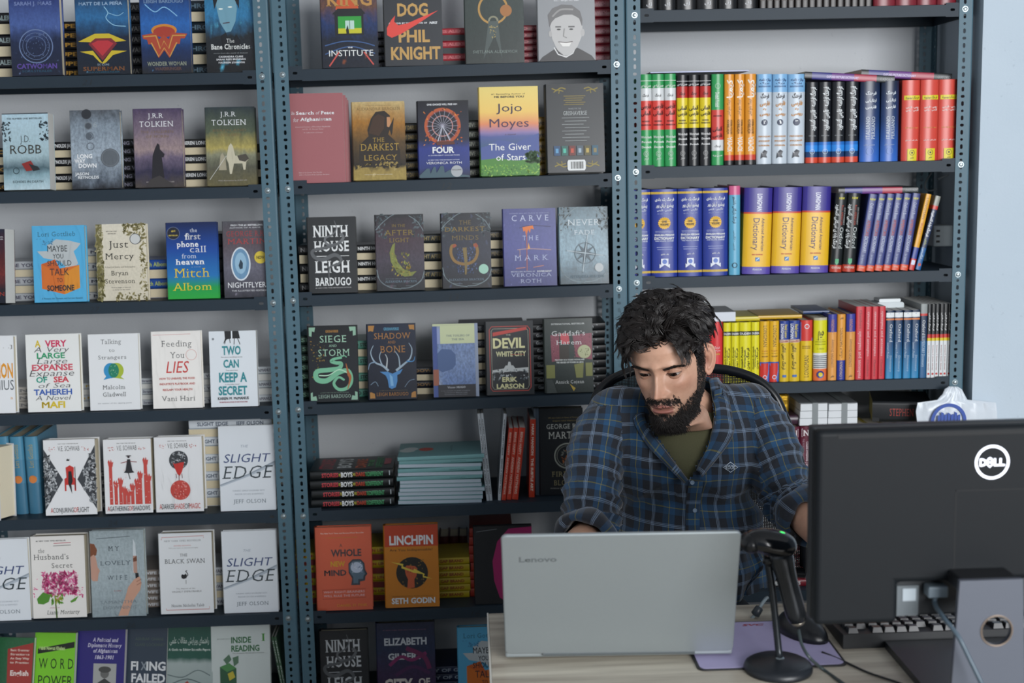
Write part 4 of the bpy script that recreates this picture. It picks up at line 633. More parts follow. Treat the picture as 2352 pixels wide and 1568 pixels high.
disp('B', 3, 848, 958, 740, 914, .026, 'navy novel with a blue stag and orange corner plates',
 grad(((0, '#18243c'), (.5, '#141c30'), (1, '#10182a')), .1, 5), [('p', [.02, .02, .15, .02, .12, .1, .06, .09, .02, .1], '#b07d3a'), ('p', [.98, .02, .86, .02, .88, .08, .94, .08, .98, .09], '#b07d3a'), ('p', [.02, .98, .13, .98, .12, .92, .06, .9, .02, .9], '#b07d3a'), ('p', [.98, .98, .88, .98, .89, .92, .94, .9, .98, .9], '#b07d3a'), ('t', 'GRISHAVERSE', .34, .66, .05, .085, '#5aa4c4', 'S'), ('t', 'SHADOW', .14, .9, .12, .2, '#b9803c', 's'), ('t', 'AND', .42, .58, .225, .26, '#b9803c', 's'), ('t', 'BONE', .26, .78, .29, .38, '#b9803c', 's'),
  ('w', [.42, .62, .3, .55, .14, .5, .06, .38, .12, .28], (.05, .03, .01), '#9fb4c4'), ('w', [.3, .56, .24, .44, .28, .36], (.03, .01), '#9fb4c4'), ('w', [.16, .5, .04, .52, .0, .6], (.03, .01), '#7f9ab4'), ('w', [.58, .62, .74, .54, .88, .46, .92, .34, .86, .26], (.05, .03, .01), '#9fb4c4'), ('w', [.66, .58, .64, .44, .56, .36], (.03, .01), '#9fb4c4'), ('w', [.8, .5, .94, .5, .98, .44], (.03, .01), '#3f8ac4'), ('w', [.38, .58, .4, .46, .36, .4], (.03, .01), '#c4ccd0'),
  ('p', [.4, .63, .5, .66, .6, .63, .72, .6, .66, .66, .6, .68, .6, .76, .56, .84, .48, .86, .42, .84, .4, .74, .36, .68, .24, .63], '#4a8ac4'), ('p', [.44, .66, .5, .7, .52, .82, .46, .82], '#7fb4dc'), ('w', [.04, .8, .14, .76, .2, .82], .01, '#8aa4bc'), ('w', [.75, .84, .85, .76, .96, .74], .008, '#8aa4bc'), ('t', '#1 NEW YORK TIMES BESTSELLING AUTHOR', .22, .8, .875, .885, '#8a7a5a', 's'), ('t', 'LEIGH BARDUGO', .16, .82, .905, .95, '#b9803c', 's')])
disp('B', 3, 997, 1101, 744, 912, .03, 'pale blue paperback with seascape, cream title panel and black foot band',
 '#8f9cb4', [('r', 0, 0, .1, 1, '#3c5294'), ('r', .1, .06, .16, .3, '#8f9cc8'), ('r', .17, .02, .93, .27, '#c9d2a8'), ('r', .0, 0, .93, .03, '#c3cba4'), ('t', 'THE TOILERS OF', .3, .82, .15, .175, '#7d8a84', 'S'), ('t', 'THE SEA', .42, .7, .2, .225, '#7d8a84', 'S'), ('r', .1, .27, .93, .84, grad(((0, '#6a80b4'), (.5, '#7f96c0'), (1, '#5f7cb4')), .3, 4, blot=('#a9b8d0', 3, .55))), ('p', [.1, .4, .2, .34, .4, .35, .5, .42, .5, .56, .42, .62, .2, .66, .1, .62], '#46608f'), ('r', 0, .62, .12, .84, '#9a5a44'), ('r', .1, .83, .93, 1, '#23242c'), ('t', 'Victor HUGO', .3, .7, .855, .88, '#c3c8d0', 'S'), ('t', 'A new translation by JAMES HOGARTH', .16, .8, .91, .92, '#8a8f98'), ('t', 'Introduction by GRAHAM ROBB', .24, .74, .935, .945, '#8a8f98'), ('t', 'Illustrations by VICTOR HUGO', .24, .74, .96, .97, '#8a8f98')], 'p')
disp('B', 3, 1120, 1228, 739, 908, .028, 'black novel with red double frame and pale tilted capitals',
 '#23272b', [('l', [.12, .07, .88, .07, .93, .11, .93, .9, .88, .945, .12, .945, .07, .9, .07, .11, .12, .07], .014, '#c0453c'), ('l', [.15, .1, .85, .1, .89, .13, .89, .88, .85, .92, .15, .92, .11, .88, .11, .13, .15, .1], .008, '#b9b4a0'), ('p', [.14, .15, .86, .08, .86, .12, .14, .2], '#c0453c'), ('t', 'THE', .42, .52, .175, .195, '#c9ccb8', 'r'), ('t', 'DEVIL', .14, .82, .23, .36, '#dfdca8', 'b'), ('t', 'IN THE', .44, .62, .355, .375, '#c9ccb8'), ('t', 'WHITE CITY', .2, .84, .41, .475, '#d9d8a8', 'b'), ('r', .5, .45, .8, .455, '#c0453c'),
  ('p', [.12, .66, .36, .64, .4, .6, .44, .6, .46, .55, .5, .55, .52, .6, .56, .6, .6, .64, .88, .63, .88, .68, .12, .69], '#c3c8c8'), ('n', 97, 70, .12, .66, .88, .8, .04, ['#c3c8c8', '#5a6468', '#8a9498', '#23272b']), ('t', 'ERIK', .32, .64, .76, .82, '#dfdca8', 'b'), ('t', 'LARSON', .2, .78, .85, .91, '#dfdca8', 'b')])
disp('B', 3, 1254, 1364, 733, 903, .026, 'dark green book with white serif title and pink lattice window',
 grad(((0, '#2c3634'), (.5, '#3a4442'), (1, '#2a3230')), .08, 5), [('t', 'INTERNATIONAL BESTSELLER', .14, .84, .06, .08, '#c9cecc', 'S'), ('p', [.32, .2, .5, .2, .52, .34, .34, .34], '#c9525c'), ('p', [.12, .22, .3, .2, .3, .56, .14, .58], '#8a4a58'), ('p', [.58, .22, .98, .2, .98, .56, .64, .52], '#8a4a58'), ('n', 98, 90, .6, .22, .96, .52, .02, ['#6a3a48', '#a4606c']), ('n', 99, 60, .13, .22, .3, .55, .02, ['#6a3a48', '#a4606c']), ('p', [.3, .36, .5, .36, .5, .56, .3, .56], '#3c3530'),
  ('t', 'Gaddafi\u2019s', .15, .84, .165, .23, '#e6e9e8', 's'), ('t', 'Harem', .24, .77, .29, .35, '#e6e9e8', 's'), ('e', .82, .45, .14, None, '#b9bc94'), ('n', 100, 20, .72, .4, .92, .5, .02, ['#7a7c58']), ('t', 'THE STORY OF A YOUNG WOMAN AND', .2, .82, .545, .565, '#dadedc', 'b'), ('t', 'THE ABUSES OF POWER IN LIBYA', .23, .8, .58, .6, '#dadedc', 'b'), ('p', [.02, .62, .2, .62, .2, .8, .02, .8], '#7d8048'), ('p', [.6, .62, .8, .6, .78, .8, .64, .8], '#7d8048'), ('p', [.84, .6, .98, .6, .98, .78, .84, .78], '#7d8048'), ('t', 'Annick Cojean', .2, .8, .83, .875, '#dfe3e1', 's'), ('p', [.5, .88, .62, .94, .58, .98, .54, .93], '#b49a3c'), ('p', [.02, .82, .14, .82, .24, 1, .02, 1], '#3c4442')])
# ---- B4
GB = disp('B', 4, 1243, 1342, 944, 1142, .04, 'black hardcover with cream capitals and dragon ring, half hidden by the man', grad(((0, '#1f2428'), (1, '#1b1e22')), .1, 6), [('t', '300 years before A Game of Thrones', .2, .9, .1, .115, '#8a7a48'), ('t', 'dragons ruled Westeros', .3, .85, .135, .15, '#8a7a48'), ('t', 'GEORGE R.R.', .16, .98, .18, .235, '#c3c6bf', 's'), ('t', 'MARTIN', .2, .95, .27, .35, '#c3c6bf', 's'), ('o', .62, .55, .3, .03, '#8b8f86'), ('o', .62, .55, .24, .015, '#6a6d66'), ('n', 101, 30, .5, .48, .8, .64, .05, ['#9a5a2c', '#6a6d66']), ('t', 'FIRE &', .26, .8, .73, .79, '#8a8260', 's'), ('t', 'BLOOD', .3, .85, .83, .89, '#8a8260', 's'), ('t', 'A History of the Targaryen Kings', .22, .9, .915, .93, '#a9aaa0')], lean=3, y=YF+.06)
# ---- B5
disp('B', 5, 730, 857, 1212, 1403, .03, 'coral orange book with a head silhouette and brain, dark capitals',
 '#dd6a4c', [('t', 'The New York Times and BusinessWeek Bestseller', .09, .88, .065, .08, '#f0d8cc', 'S'), ('t', 'A gripping page-turner, lucid and inventive', .18, .76, .12, .13, '#c9902e', 'b'), ('t', 'A', .43, .48, .2, .24, '#4a4448', 'r'), ('t', 'WHOLE', .27, .82, .27, .35, '#4a4448', 'b'), ('t', 'NEW', .26, .52, .41, .47, '#d9a82e', 'b'), ('t', 'MIND', .14, .54, .515, .58, '#4a4448', 'b'), ('p', [.58, .44, .66, .39, .8, .39, .87, .44, .88, .52, .92, .57, .88, .6, .87, .65, .78, .66, .78, .7, .62, .7, .64, .62, .58, .55], '#3f4650'), ('p', [.6, .45, .67, .41, .79, .41, .85, .45, .85, .53, .88, .57, .85, .59, .84, .63, .75, .63, .75, .68, .66, .68, .66, .6, .6, .54], '#5f7484'), ('e', .73, .49, .11, .065, '#c3cde0'), ('n', 110, 26, .64, .43, .82, .55, .03, ['#8a98b4', '#eef0f6', '#c3cde0']),
  ('l', [.1, .75, .88, .745, .88, .85, .1, .86, .1, .75], .006, '#a9483a'), ('t', 'WHY RIGHT-BRAINERS', .12, .86, .765, .79, '#e9cfd0', 'r'), ('t', 'WILL RULE THE FUTURE', .12, .86, .81, .835, '#e9cfd0', 'r'), ('t', 'DANIEL H. PINK', .36, .9, .925, .955, '#e3a53c', 'r')], lean=5)
disp('B', 5, 888, 1010, 1208, 1397, .03, 'amber book with red top band and raised fist holding lightning',
 '#c57a1e', [('r', 0, 0, 1, .26, '#b9401e'), ('t', 'LINCHPIN', .09, .91, .13, .235, '#dfe3e6', 'b'), ('t', 'Are You Indispensable?', .09, .9, .285, .315, '#4f3416'), ('e', .5, .58, .3, None, '#22201c'), ('n', 111, 26, .26, .42, .74, .74, .03, ['#8a6a2c']), ('p', [.36, .52, .4, .49, .56, .5, .6, .53, .58, .62, .54, .66, .54, .76, .4, .77, .42, .66, .38, .6], '#c05a34'), ('l', [.42, .52, .42, .58], .008, '#6b2c18'), ('l', [.47, .51, .47, .58], .008, '#6b2c18'), ('l', [.52, .51, .52, .58], .008, '#6b2c18'), ('p', [.1, .44, .34, .47, .33, .5, .52, .55, .54, .53, .74, .6, .72, .62, .88, .66, .7, .64, .7, .6, .52, .58, .5, .57, .3, .52, .31, .49], '#d9c04a'), ('t', 'Bestselling author of Tribes, The Dip, and Purple Cow', .12, .88, .855, .867, '#6b4a1c'), ('t', 'SETH GODIN', .1, .92, .885, .95, '#dfe3e6', 'b')], lean=5)
disp('B', 5, 1093, 1225, 1212, 1391, .02, 'black book with a big magenta disc, half hidden by the laptop', '#15181d', [('e', 1.02, .5, .55, .5, '#9a1a5c')] and [('p', [1, .02, .6, .04, .4, .2, .31, .45, .33, .7, .42, .92, .6, 1, 1, 1], '#9c1c5e'), ('l', [.04, .07, .4, .04], .006, '#8a8f94')], lean=4)
# ---- B6
disp('B', 6, 741, 850, 1456, 1640, .026, 'charcoal book with tall white capitals and snake, bottom middle shelf', '#26282b', NIN('#c6cacc'), lean=4)
disp('B', 6, 872, 1003, 1440, 1635, .04, 'dark blue novel with purple feathers and white spaced capitals', grad(((0, '#262c48'), (.3, '#23304c'), (.6, '#3a2a4c'), (1, '#2b2440')), .14, 5), [('t', '#1 NEW YORK TIMES BESTSELLING AUTHOR', .1, .86, .08, .09, '#a06a7a', 's'), ('t', 'ELIZABETH', .12, .86, .18, .26, '#c3c8cc', 'b'), ('t', 'GILBERT', .18, .78, .36, .43, '#c3c8cc', 'b'), ('w', [.2, .5, .4, .4, .6, .44, .85, .36], .06, '#7c2a5c'), ('w', [.5, .3, .8, .4, .9, .55], .08, '#6a2850'), ('w', [.3, .62, .6, .52, .9, .6], .06, '#4a2850'), ('t', 'CITY', .1, .6, .66, .81, '#cfc8c0', 'b'), ('t', 'OF', .7, .9, .66, .74, '#cfc8c0', 'b'), ('t', 'GIRLS', .1, .9, .86, .96, '#cfc8c0', 'b')], lean=4)
disp('B', 6, 1057, 1175, 1452, 1630, .024, 'sky blue book with orange box, bottom shelf beside the desk', '#55a6cc', LORI, lean=4)

# ------------------------------------------------------------------ stacks lying behind them
def stack(un, r, u0, u1, vt, n, t_desc, where, cov, txt=None, alt=0, y=YF+.085, w=.135, spine=None, kind='p', page=None, group=None, vb=None, bands=None, jit=.003, flipdesc='cream edged book', top=None):
    """n books lying on top of each other, spines to the front; every alt-th one turned round"""
    x0 = PY(u0, 600, y).x if False else None
    um = (u0+u1)/2
    zb = max(shelf_z(un, r, XB[un][0]), shelf_z(un, r, XB[un][1])) if SLOPE[un] else SHZ[un][r]+.0125
    for _ in range(3):
        vb_ = vb or 800
    xs = []
    # find pixel row of the shelf at this depth
    a = PY(um, 0, y); b = PY(um, 1568, y); vv = (a.z-zb)/(a.z-b.z)*1568
    xa = PY(u0, vv, y).x; xb = PY(u1, vv, y).x; ztop = PY(um, vt, y).z; t = (ztop-zb)/n; h = xb-xa
    zb = shelf_z(un, r, (xa+xb)/2); proto = None
    sp = spine if spine is not None else ([('v', txt[0], .1, .9, .3, .72, txt[1], 'b')] if txt else [])
    for i in range(n):
        nm = ORD[i]; fl = alt and (i % alt == alt-1)
        if top and i == 0: o = book(w, h, t*.97, cov, top, sp, kind, 'lie', page, None, bands)
        elif proto is None:
            o = proto = book(w, h, t*.97, cov, (), sp, kind, 'lie', page, None, bands)
        else: o = copy_tree(proto)
        k = n-1-i
        o.location = ((xa+xb)/2+(rnd.uniform(-jit, jit) if i else 0), y+(w if fl else 0)+rnd.uniform(0, jit), zb+k*t+k*SLOPE[un]*0)
        o.rotation_euler = (0, SLOPE[un]*-1, pi if fl else 0)
        what = flipdesc if fl else t_desc
        place = nm+' from top of stack' if i else 'topmost of stack'
        if i == n-1: place = 'lowest of stack'
        tag(o, f'{what}, {place} {where}', 'book', group or f'{t_desc}s stacked {where}')
    return
cream = mat('#d8ccae', .8, 0, .15, 700)
stack('A', 0, -70, 95, 28, 6, 'black paperback', 'at the top left corner', '#14151a', ('SOULSTEALER TOMA', '#9aa'), 2, page=cream)
stack('A', 0, 112, 262, 48, 6, 'dark spined novel', 'right of the ring emblem cover', '#16171b', ('SUPERMAN', '#b58a3a'), 0)
stack('A', 0, 284, 398, 4, 7, 'black novel', 'left of the red winged cover', '#101116', ('WARBRINGER', '#555'), 0)
stack('A', 0, 414, 568, 0, 7, 'dark teal novel', 'right of the red winged cover', '#16242e', ('CHRONICLES', '#5a7484'), 2, page=cream)
stack('A', 1, -120, 60, 340, 5, 'black paperback', 'at the left edge, second shelf', '#1a1814', ('ECHOES ROBB', '#b58a3a'), 2, page=cream)
stack('A', 1, 78, 238, 325, 6, 'black spined novel', 'right of the pale blue paperback', '#17181b', ('JASON REYNOLDS JASON REYNOLDS', '#e4e6e8'), 2, page=cream)
stack('A', 1, 252, 398, 318, 6, 'charcoal novel', 'left of the purple sunset novel', '#1e1f22', ('LONG WAY DOWN', '#889'), 0)
stack('A', 1, 412, 548, 318, 6, 'dark grey novel', 'between the two old fantasy novels', '#2b2c2c', ('BEREN LONG WAY DOWN', '#dcdfe0'), 2, page=cream)
stack('A', 1, 562, 612, 330, 5, 'dark olive novel', 'behind the post, second shelf', '#26261f', None, 2, page=cream)
stack('A', 2, -10, 96, 600, 5, 'grey white novel', 'left of the sky blue book', '#b8bcc0', ('MAYBE YOU', '#556'), 2, page=cream)
stack('A', 2, 148, 292, 570, 7, 'pale grey novel', 'left of the cream foliage novel', '#c2c4c4', ('JUST MERCY', '#445'), 2, page=cream)
stack('A', 2, 312, 462, 595, 4, 'blue spined novel', 'left of the blue green paperback', '#28509a', ('Mitch Albom Mitch Albom', '#a8b86a'), 2, page=cream)
stack('A', 2, 470, 598, 535, 5, 'dark slate novel', 'left of the glowing oval novel', '#2c2e36', None, 0)
stack('A', 3, 4, 112, 888, 3, 'pale novel', 'left of the rainbow capitals', '#c9c4bc', ('GENIUS', '#888'), 0)
stack('A', 3, 128, 270, 880, 4, 'white spined novel', 'right of the rainbow capitals', '#c6ccd0', ('Tahereh Mafi  SEA', '#c9a83a'), 2, page=PAGEW)
stack('A', 3, 276, 400, 868, 5, 'pale grey book', 'right of the speech bubbles', '#c3c9ce', ('Talking to Strangers Talking', '#667'), 2, page=PAGEW)
stack('A', 3, 410, 540, 856, 5, 'off white book', 'right of the red handwritten word', '#cdd2d5', ('Feeding You Lies', '#778'), 2, page=PAGEW)
stack('A', 3, 548, 634, 842, 5, 'white paperback', 'right of the teal capitals', '#cfd6da', ('KAREN M. McMANUS', '#556'), 2, page=PAGEW)
stack('A', 4, 190, 300, 1080, 5, 'dark grey hardcover', 'behind the throne cover', '#4a4d52', ('SHADOWS', '#999'), 0)
stack('A', 4, 310, 432, 1075, 5, 'grey hardcover', 'behind the raised hands cover', '#5a5d62', ('MAGIC', '#aaa'), 2, page=cream)
stack('A', 4, 443, 632, 962, 10, 'white spined book', 'behind the creased white cover', '#d6dde4', ('SLIGHT EDGE     JEFF OLSON', '#5a6678'), 2, page=cream, flipdesc='cream edged book')
stack('A', 5, 270, 430, 1308, 6, 'grey brown novel', 'left of the black swan book', '#8a8078', ('LOVELY WIFE LOVELY', '#d9dce0'), 0)
stack('A', 5, 440, 566, 1302, 5, 'white grey book', 'right of the black swan book', '#bfc4c8', ('BLACK SWAN BLACK', '#556'), 2, page=cream)
stack('B', 0, 800, 925, 66, 5, 'black novel', 'right of the green doorway cover', '#17181c', ('THE INSTITUTE', '#667'), 0)
stack('B', 0, 968, 1118, 60, 6, 'red spined book', 'right of the gold capitals book', '#a52c38', ('VOICES ALEXIEVICH', '#d06a70'), 2, flipdesc='book with dark page edges', page=mat('#4a4d50', .7))
stack('B', 0, 1160, 1285, 55, 6, 'dark red book', 'left of the smiling portrait', '#7c1f2c', ('TOO MUCH', '#c06a70'), 0)
stack('B', 0, 1305, 1402, -2, 7, 'crimson spined book', 'right of the smiling portrait', '#7a1d2b', ('ENOUGH TOO MUCH', '#b06a78'), 0)
stack('B', 1, 868, 1008, 277, 6, 'black gold novel', 'between the gold and ferris wheel covers', '#1c1a15', ('DARKEST LEGACY DARKEST LEGACY', '#8a7438'), 0)
stack('B', 1, 1024, 1152, 272, 6, 'dark green novel', 'left of the yellow sunset cover', '#20241f', ('STARS GIVER STARS', '#8a8f80'), 0)
stack('B', 1, 1174, 1300, 266, 5, 'yellow spined novel', 'right of the yellow sunset cover', '#a8883a', ('Jojo Moyes Jojo', '#4a3a28'), 0)
stack('B', 2, 688, 740, 555, 5, 'black book', 'at the left end, fourth middle shelf', '#1c1d1f', ('NINTH', '#999'), 2, page=cream)
stack('B', 2, 745, 900, 556, 6, 'black spined hardcover', 'right of the snake cover', '#1b1c1e', ('NINTH HOUSE NINTH HOUSE', '#dfe2e2'), 2, page=cream)
stack('B', 2, 920, 1062, 532, 6, 'dark green hardcover', 'right of the crescent moon cover', '#23282a', ('AFTERLIGHT AFTERLIGHT', '#8a7a48'), 2, page=cream)
stack('B', 2, 1078, 1204, 526, 6, 'dark grey hardcover', 'right of the trident cover', '#26292c', ('DARKEST MINDS DARKEST', '#8a7a58'), 2, page=cream)
stack('B', 3, 690, 752, 762, 7, 'dark green hardcover', 'left of the serpent cover', '#20352e', ('SIEGE', '#7aa48c'), 0)
stack('B', 3, 765, 902, 776, 7, 'teal spined hardcover', 'between the serpent and stag covers', '#5c9a88', ('SIEGE AND STORM SIEGE', '#1c2c28'), 2, page=cream)
stack('B', 3, 912, 1050, 838, 4, 'navy hardcover', 'right of the stag cover', '#171c28', ('SHADOW BONE', '#8a6a3c'), 2, page=cream)
stack('B', 3, 1056, 1206, 742, 9, 'dark slate paperback', 'left of the red framed cover', '#22262b', ('LARSON DEVIL', '#5a6068'), 2, page=cream)
stack('B', 3, 1217, 1392, 741, 9, 'black paperback', 'behind the pink lattice cover', '#1a1c1f', ('Gaddafi\u2019s Harem   Gaddafi\u2019s Harem  *', '#a9aeb2'), 0, y=YF+.07)
stack('B', 5, 668, 800, 1262, 8, 'yellow red paperback', 'left of the coral orange book', '#b8a41e', ('SETH GODIN', '#8a2a1e'), 2, page=mat('#7a2422', .5), flipdesc='red book')
stack('B', 5, 806, 930, 1250, 8, 'bright yellow paperback', 'between the coral and amber books', '#c2ac1c', ('LINCHPIN LINCHPIN', '#a03828'), 2, page=mat('#7c2a26', .5), flipdesc='dark red edged book')
stack('B', 5, 940, 1080, 1278, 6, 'yellow paperback', 'right of the amber book', '#b8a21a', ('THE BRAND GAP BRAND', '#8a2c1c'), 0)
stack('B', 5, 1082, 1180, 1208, 8, 'red spined book', 'left of the magenta disc book', '#9c2f22', ('IGNITE', '#d08a70'), 0)
stack('B', 6, 960, 1100, 1526, 4, 'navy blue book', 'on the bottom middle shelf', '#1d2a4a', ('CITY OF GIRLS', '#aab4c4'), 0)
# front row piles on the fifth middle shelf
BOYS = [('v', 'STORIES', .14, .34, .3, .72, '#c03c44', 'b'), ('v', 'FOR', .345, .365, .35, .65, '#d9c84a', 'b'), ('v', 'BOYS', .37, .51, .25, .75, '#e6e9ea', 'b'), ('v', 'WHO', .515, .545, .35, .65, '#c9c04a', 'b'), ('v', 'DARE', .55, .66, .3, .7, '#b5442e', 'b'), ('v', 'TO BE', .665, .69, .3, .7, '#5ab06a', 'b'), ('v', 'DIFFERENT', .695, .88, .28, .72, '#4aa06a', 'b'), ('v', '1', .95, .96, .3, .8, '#b9c4c8', 'r')]
stack('B', 4, 714, 905, 1072, 4, 'black book with colourful spine lettering', 'beside teal booklets', '#14191b', None, 0, y=YF+.02, w=.15, spine=BOYS, kind='h', jit=.002, top=[('t', 'STORIES', .12, .9, .1, .26, '#a8404a', 'b'), ('t', 'BOYS', .15, .85, .32, .48, '#cfd4d4', 'b'), ('t', 'DARE', .12, .8, .54, .66, '#c05a34', 'b'), ('t', 'TO BE', .2, .7, .69, .75, '#4a9a5a', 'b'), ('t', 'DIFFERENT', .1, .9, .78, .86, '#3f8a5a', 'b'), ('p', [.3, .88, .8, .88, .75, .96, .35, .96], '#a8505a')])
_tb = ['#6fa3a8', '#7fb0b4', '#a9c4c8']
y0 = YF+.022; zb = shelf_z('B', 4, 0); zt = PY(1010, 1046, y0).z; n = 12; ta = (zt-zb)/n
for i in range(n):
    x0, x1 = PY(916+rnd.uniform(-4, 5), 1150, y0).x, PY(1110+rnd.uniform(-4, 5), 1150, y0).x
    o = book(.17, x1-x0, ta*.96, '#76a7aa', [('e', .5, .32, .12, None, '#c9564a'), ('e', .45, .1, .13, None, '#d5dedd'), ('e', .55, .14, .12, None, '#d5dedd'), ('t', 'French Kiss', .3, .7, .6, .63, '#3c5a60')] if i == 0 else (), [('v', 'Selected Poems', .62, .8, .3, .6, '#3f686c')] if i in (1, 3, 5) else (), 'p', 'lie', mat('#b5c3cf', .7, 0, .1, 500))
    fl = i not in (1, 3, 5)
    o.location = ((x0+x1)/2, y0+(.17 if fl else 0)+rnd.uniform(0, .004), zb+(n-1-i)*ta+.0); o.rotation_euler = (0, -SLOPE['B'], pi if fl and i else 0)
    if i == 0: o.location.y = y0
    tag(o, ('topmost teal booklet with a red disc on its cover' if i == 0 else 'lowest teal booklet of the pile beside the leaning white booklets' if i == n-1 else f'thin teal booklet, {ORD[i]} from the top of the teal pile'), 'booklet', 'thin teal booklets in a pile')
# ------------------------------------------------------------------ books seen by the spine
def spines(un, r, edges, vt, desc, place, mk_, y=YF+.010, lean=0, vb=None, group=None, labels=None, d=.16, cat='book', gap=.0006):
    """edges: pixel edges along the foot; one maker for the whole run, copied"""
    proto = None; n = len(edges)-1; last = None
    zb0 = SHZ[un][r]+.0125+SLOPE[un]*0; um = (edges[0]+edges[-1])/2
    a = PY(um, 0, y); b = PY(um, 1568, y); vv = (a.z-zb0)/(a.z-b.z)*1568
    xs = [PY(e, vv, y).x for e in edges]; L = math.radians(lean)
    h = (PY(um, vt, y).z-zb0)/math.cos(L)
    for i in range(n):
        w_ = (xs[i+1]-xs[i])*math.cos(L)-gap
        if proto is None or abs(w_-last) > .0022:
            proto = o = mk_(w_, h, d); last = w_
        else: o = copy_tree(proto)
        xc = (xs[i]+xs[i+1])/2; zz = shelf_z(un, r, xc)
        o.location = (xc, y+rnd.uniform(0, .003), zz+abs(math.sin(L))*w_/2+.0003)
        o.rotation_euler = (rnd.uniform(-.002, .002)*0, L, 0)
        lab = labels[i] if labels else f'{desc}, {ORD[i] if i else "first"} from the left {place}'
        tag(o, lab, cat, group or (f'{desc}s in a row' if n > 1 else None))
B_ = lambda bands, sp=(), kind='h', page=None: (lambda w_, h, d: book(d, h, w_, None, (), sp, kind, 'spine', page, 'dictionary', [(0, bands)] if isinstance(bands, str) or not isinstance(bands, (list, tuple)) else bands))
gr, rd, yl = '#2f9a55', '#d8453c', '#dcc61e'
GD = [('t', 'حسین پنبه چی', .08, .95, .105, .135, '#dfe8e0', 'b'), ('t', 'فرهنگ', .25, .75, .215, .24, '#555', 'b'), ('t', 'فارسی', .1, .95, .32, .365, '#4a1210', 'b'), ('t', 'آلمانی', .1, .95, .4, .44, '#4a1210', 'b'), ('t', 'HOSSEIN', .2, .8, .5, .515, '#5a1512', 'b'), ('t', 'PANBETSCHI', .12, .92, .54, .555, '#5a1512', 'b'), ('t', 'W\u00f6rterbuch', .1, .95, .665, .69, '#d5e4da', 'b'), ('t', 'Persisch', .15, .95, .72, .742, '#e6efe8', 'b'), ('t', 'Deutsch', .15, .92, .775, .797, '#e6efe8', 'b'), ('o', .5, .86, .22, .03, '#bcd6c4'), ('o', .5, .86, .12, .03, '#bcd6c4'), ('t', 'نشر', .32, .7, .89, .92, '#bcd6c4', 'b'), ('r', 0, .068, 1, .074, '#dfe8e0')]
spines('C', 1, [1470, 1499, 1527, 1554], 170, 'green white red dictionary', 'end of the shelf', B_([(0, gr), (.15, '#d5d9da'), (.285, rd), (.6, gr)], GD), gap=.0012)
BD = [('t', 'حسین پنبه چی', .05, .96, .085, .11, '#dcdcdc', 'b'), ('t', 'فرهنگ', .25, .75, .19, .215, '#2a0c0a', 'b'), ('t', 'آلمانی', .08, .95, .34, .38, '#26220c', 'b'), ('t', 'فارسی', .08, .95, .4, .44, '#26220c', 'b'), ('t', 'HOSSEIN', .2, .8, .49, .505, '#4a4210', 'b'), ('t', 'PANBETSCHI', .12, .92, .52, .535, '#4a4210', 'b'), ('t', 'W\u00f6rterbuch', .1, .95, .635, .66, '#dcdcdc', 'b'), ('t', 'Deutsch', .15, .92, .69, .71, '#e6e6e6', 'b'), ('t', 'Persisch', .15, .92, .75, .77, '#e6e6e6', 'b'), ('o', .5, .86, .22, .03, '#a9a9a9'), ('o', .5, .86, .12, .03, '#a9a9a9'), ('t', 'نشر', .32, .7, .89, .92, '#a9a9a9', 'b'), ('r', 0, .065, 1, .07, '#cfcfcf')]
spines('C', 1, [1555, 1581, 1608, 1634], 172, 'black red yellow dictionary', 'beside the green ones', B_([(0, '#15161a'), (.125, '#b3261f'), (.25, yl), (.58, '#17181c')], BD), gap=.0012)
spines('C', 1, [1635, 1663], 170, '', '', B_([(0, gr), (.39, '#cf433b'), (.72, '#d5d9da'), (.84, gr)], [('o', .5, .13, .22, .03, '#bcd6c4'), ('v', 'Deutsch Persisch', .2, .36, .3, .6, '#cfe0d4', 'b'), ('t', 'HOSSEIN', .15, .85, .45, .465, '#5a1512', 'b'), ('t', 'آلمانی', .1, .9, .58, .62, '#4a1210', 'b'), ('t', 'فارسی', .1, .9, .65, .69, '#4a1210', 'b'), ('t', 'فرهنگ', .25, .75, .78, .8, '#555', 'b'), ('t', 'حسین پنبه', .1, .9, .88, .9, '#dfe8e0', 'b')]), labels=['green and red dictionary shelved upside down beside the orange ones'])
KM = [('u', 'KIMIYA', .69, .85, .3, .78, '#e8e4d8', 'b'), ('u', 'W\u00d6RTERBUCH', .5, .66, .25, .5, '#6a4a12', 'b'), ('u', 'DEUTSCH PERSISCH', .5, .66, .62, .8, '#6a4a12', 'b'), ('u', 'کیمیا', .06, .26, .25, .8, '#ece8dc', 'b'), ('u', 'فرهنگ جامع آلمانی', .28, .46, .3, .55, '#6a4a12'), ('r', 0, .96, 1, .965, '#222')]
spines('C', 1, [1664, 1687, 1711, 1737], 170, 'orange dictionary', 'beside the pale blue ones', B_([(0, '#dd9226'), (.89, '#c8402a'), (.95, '#1c1a1a')], KM), gap=.0012)
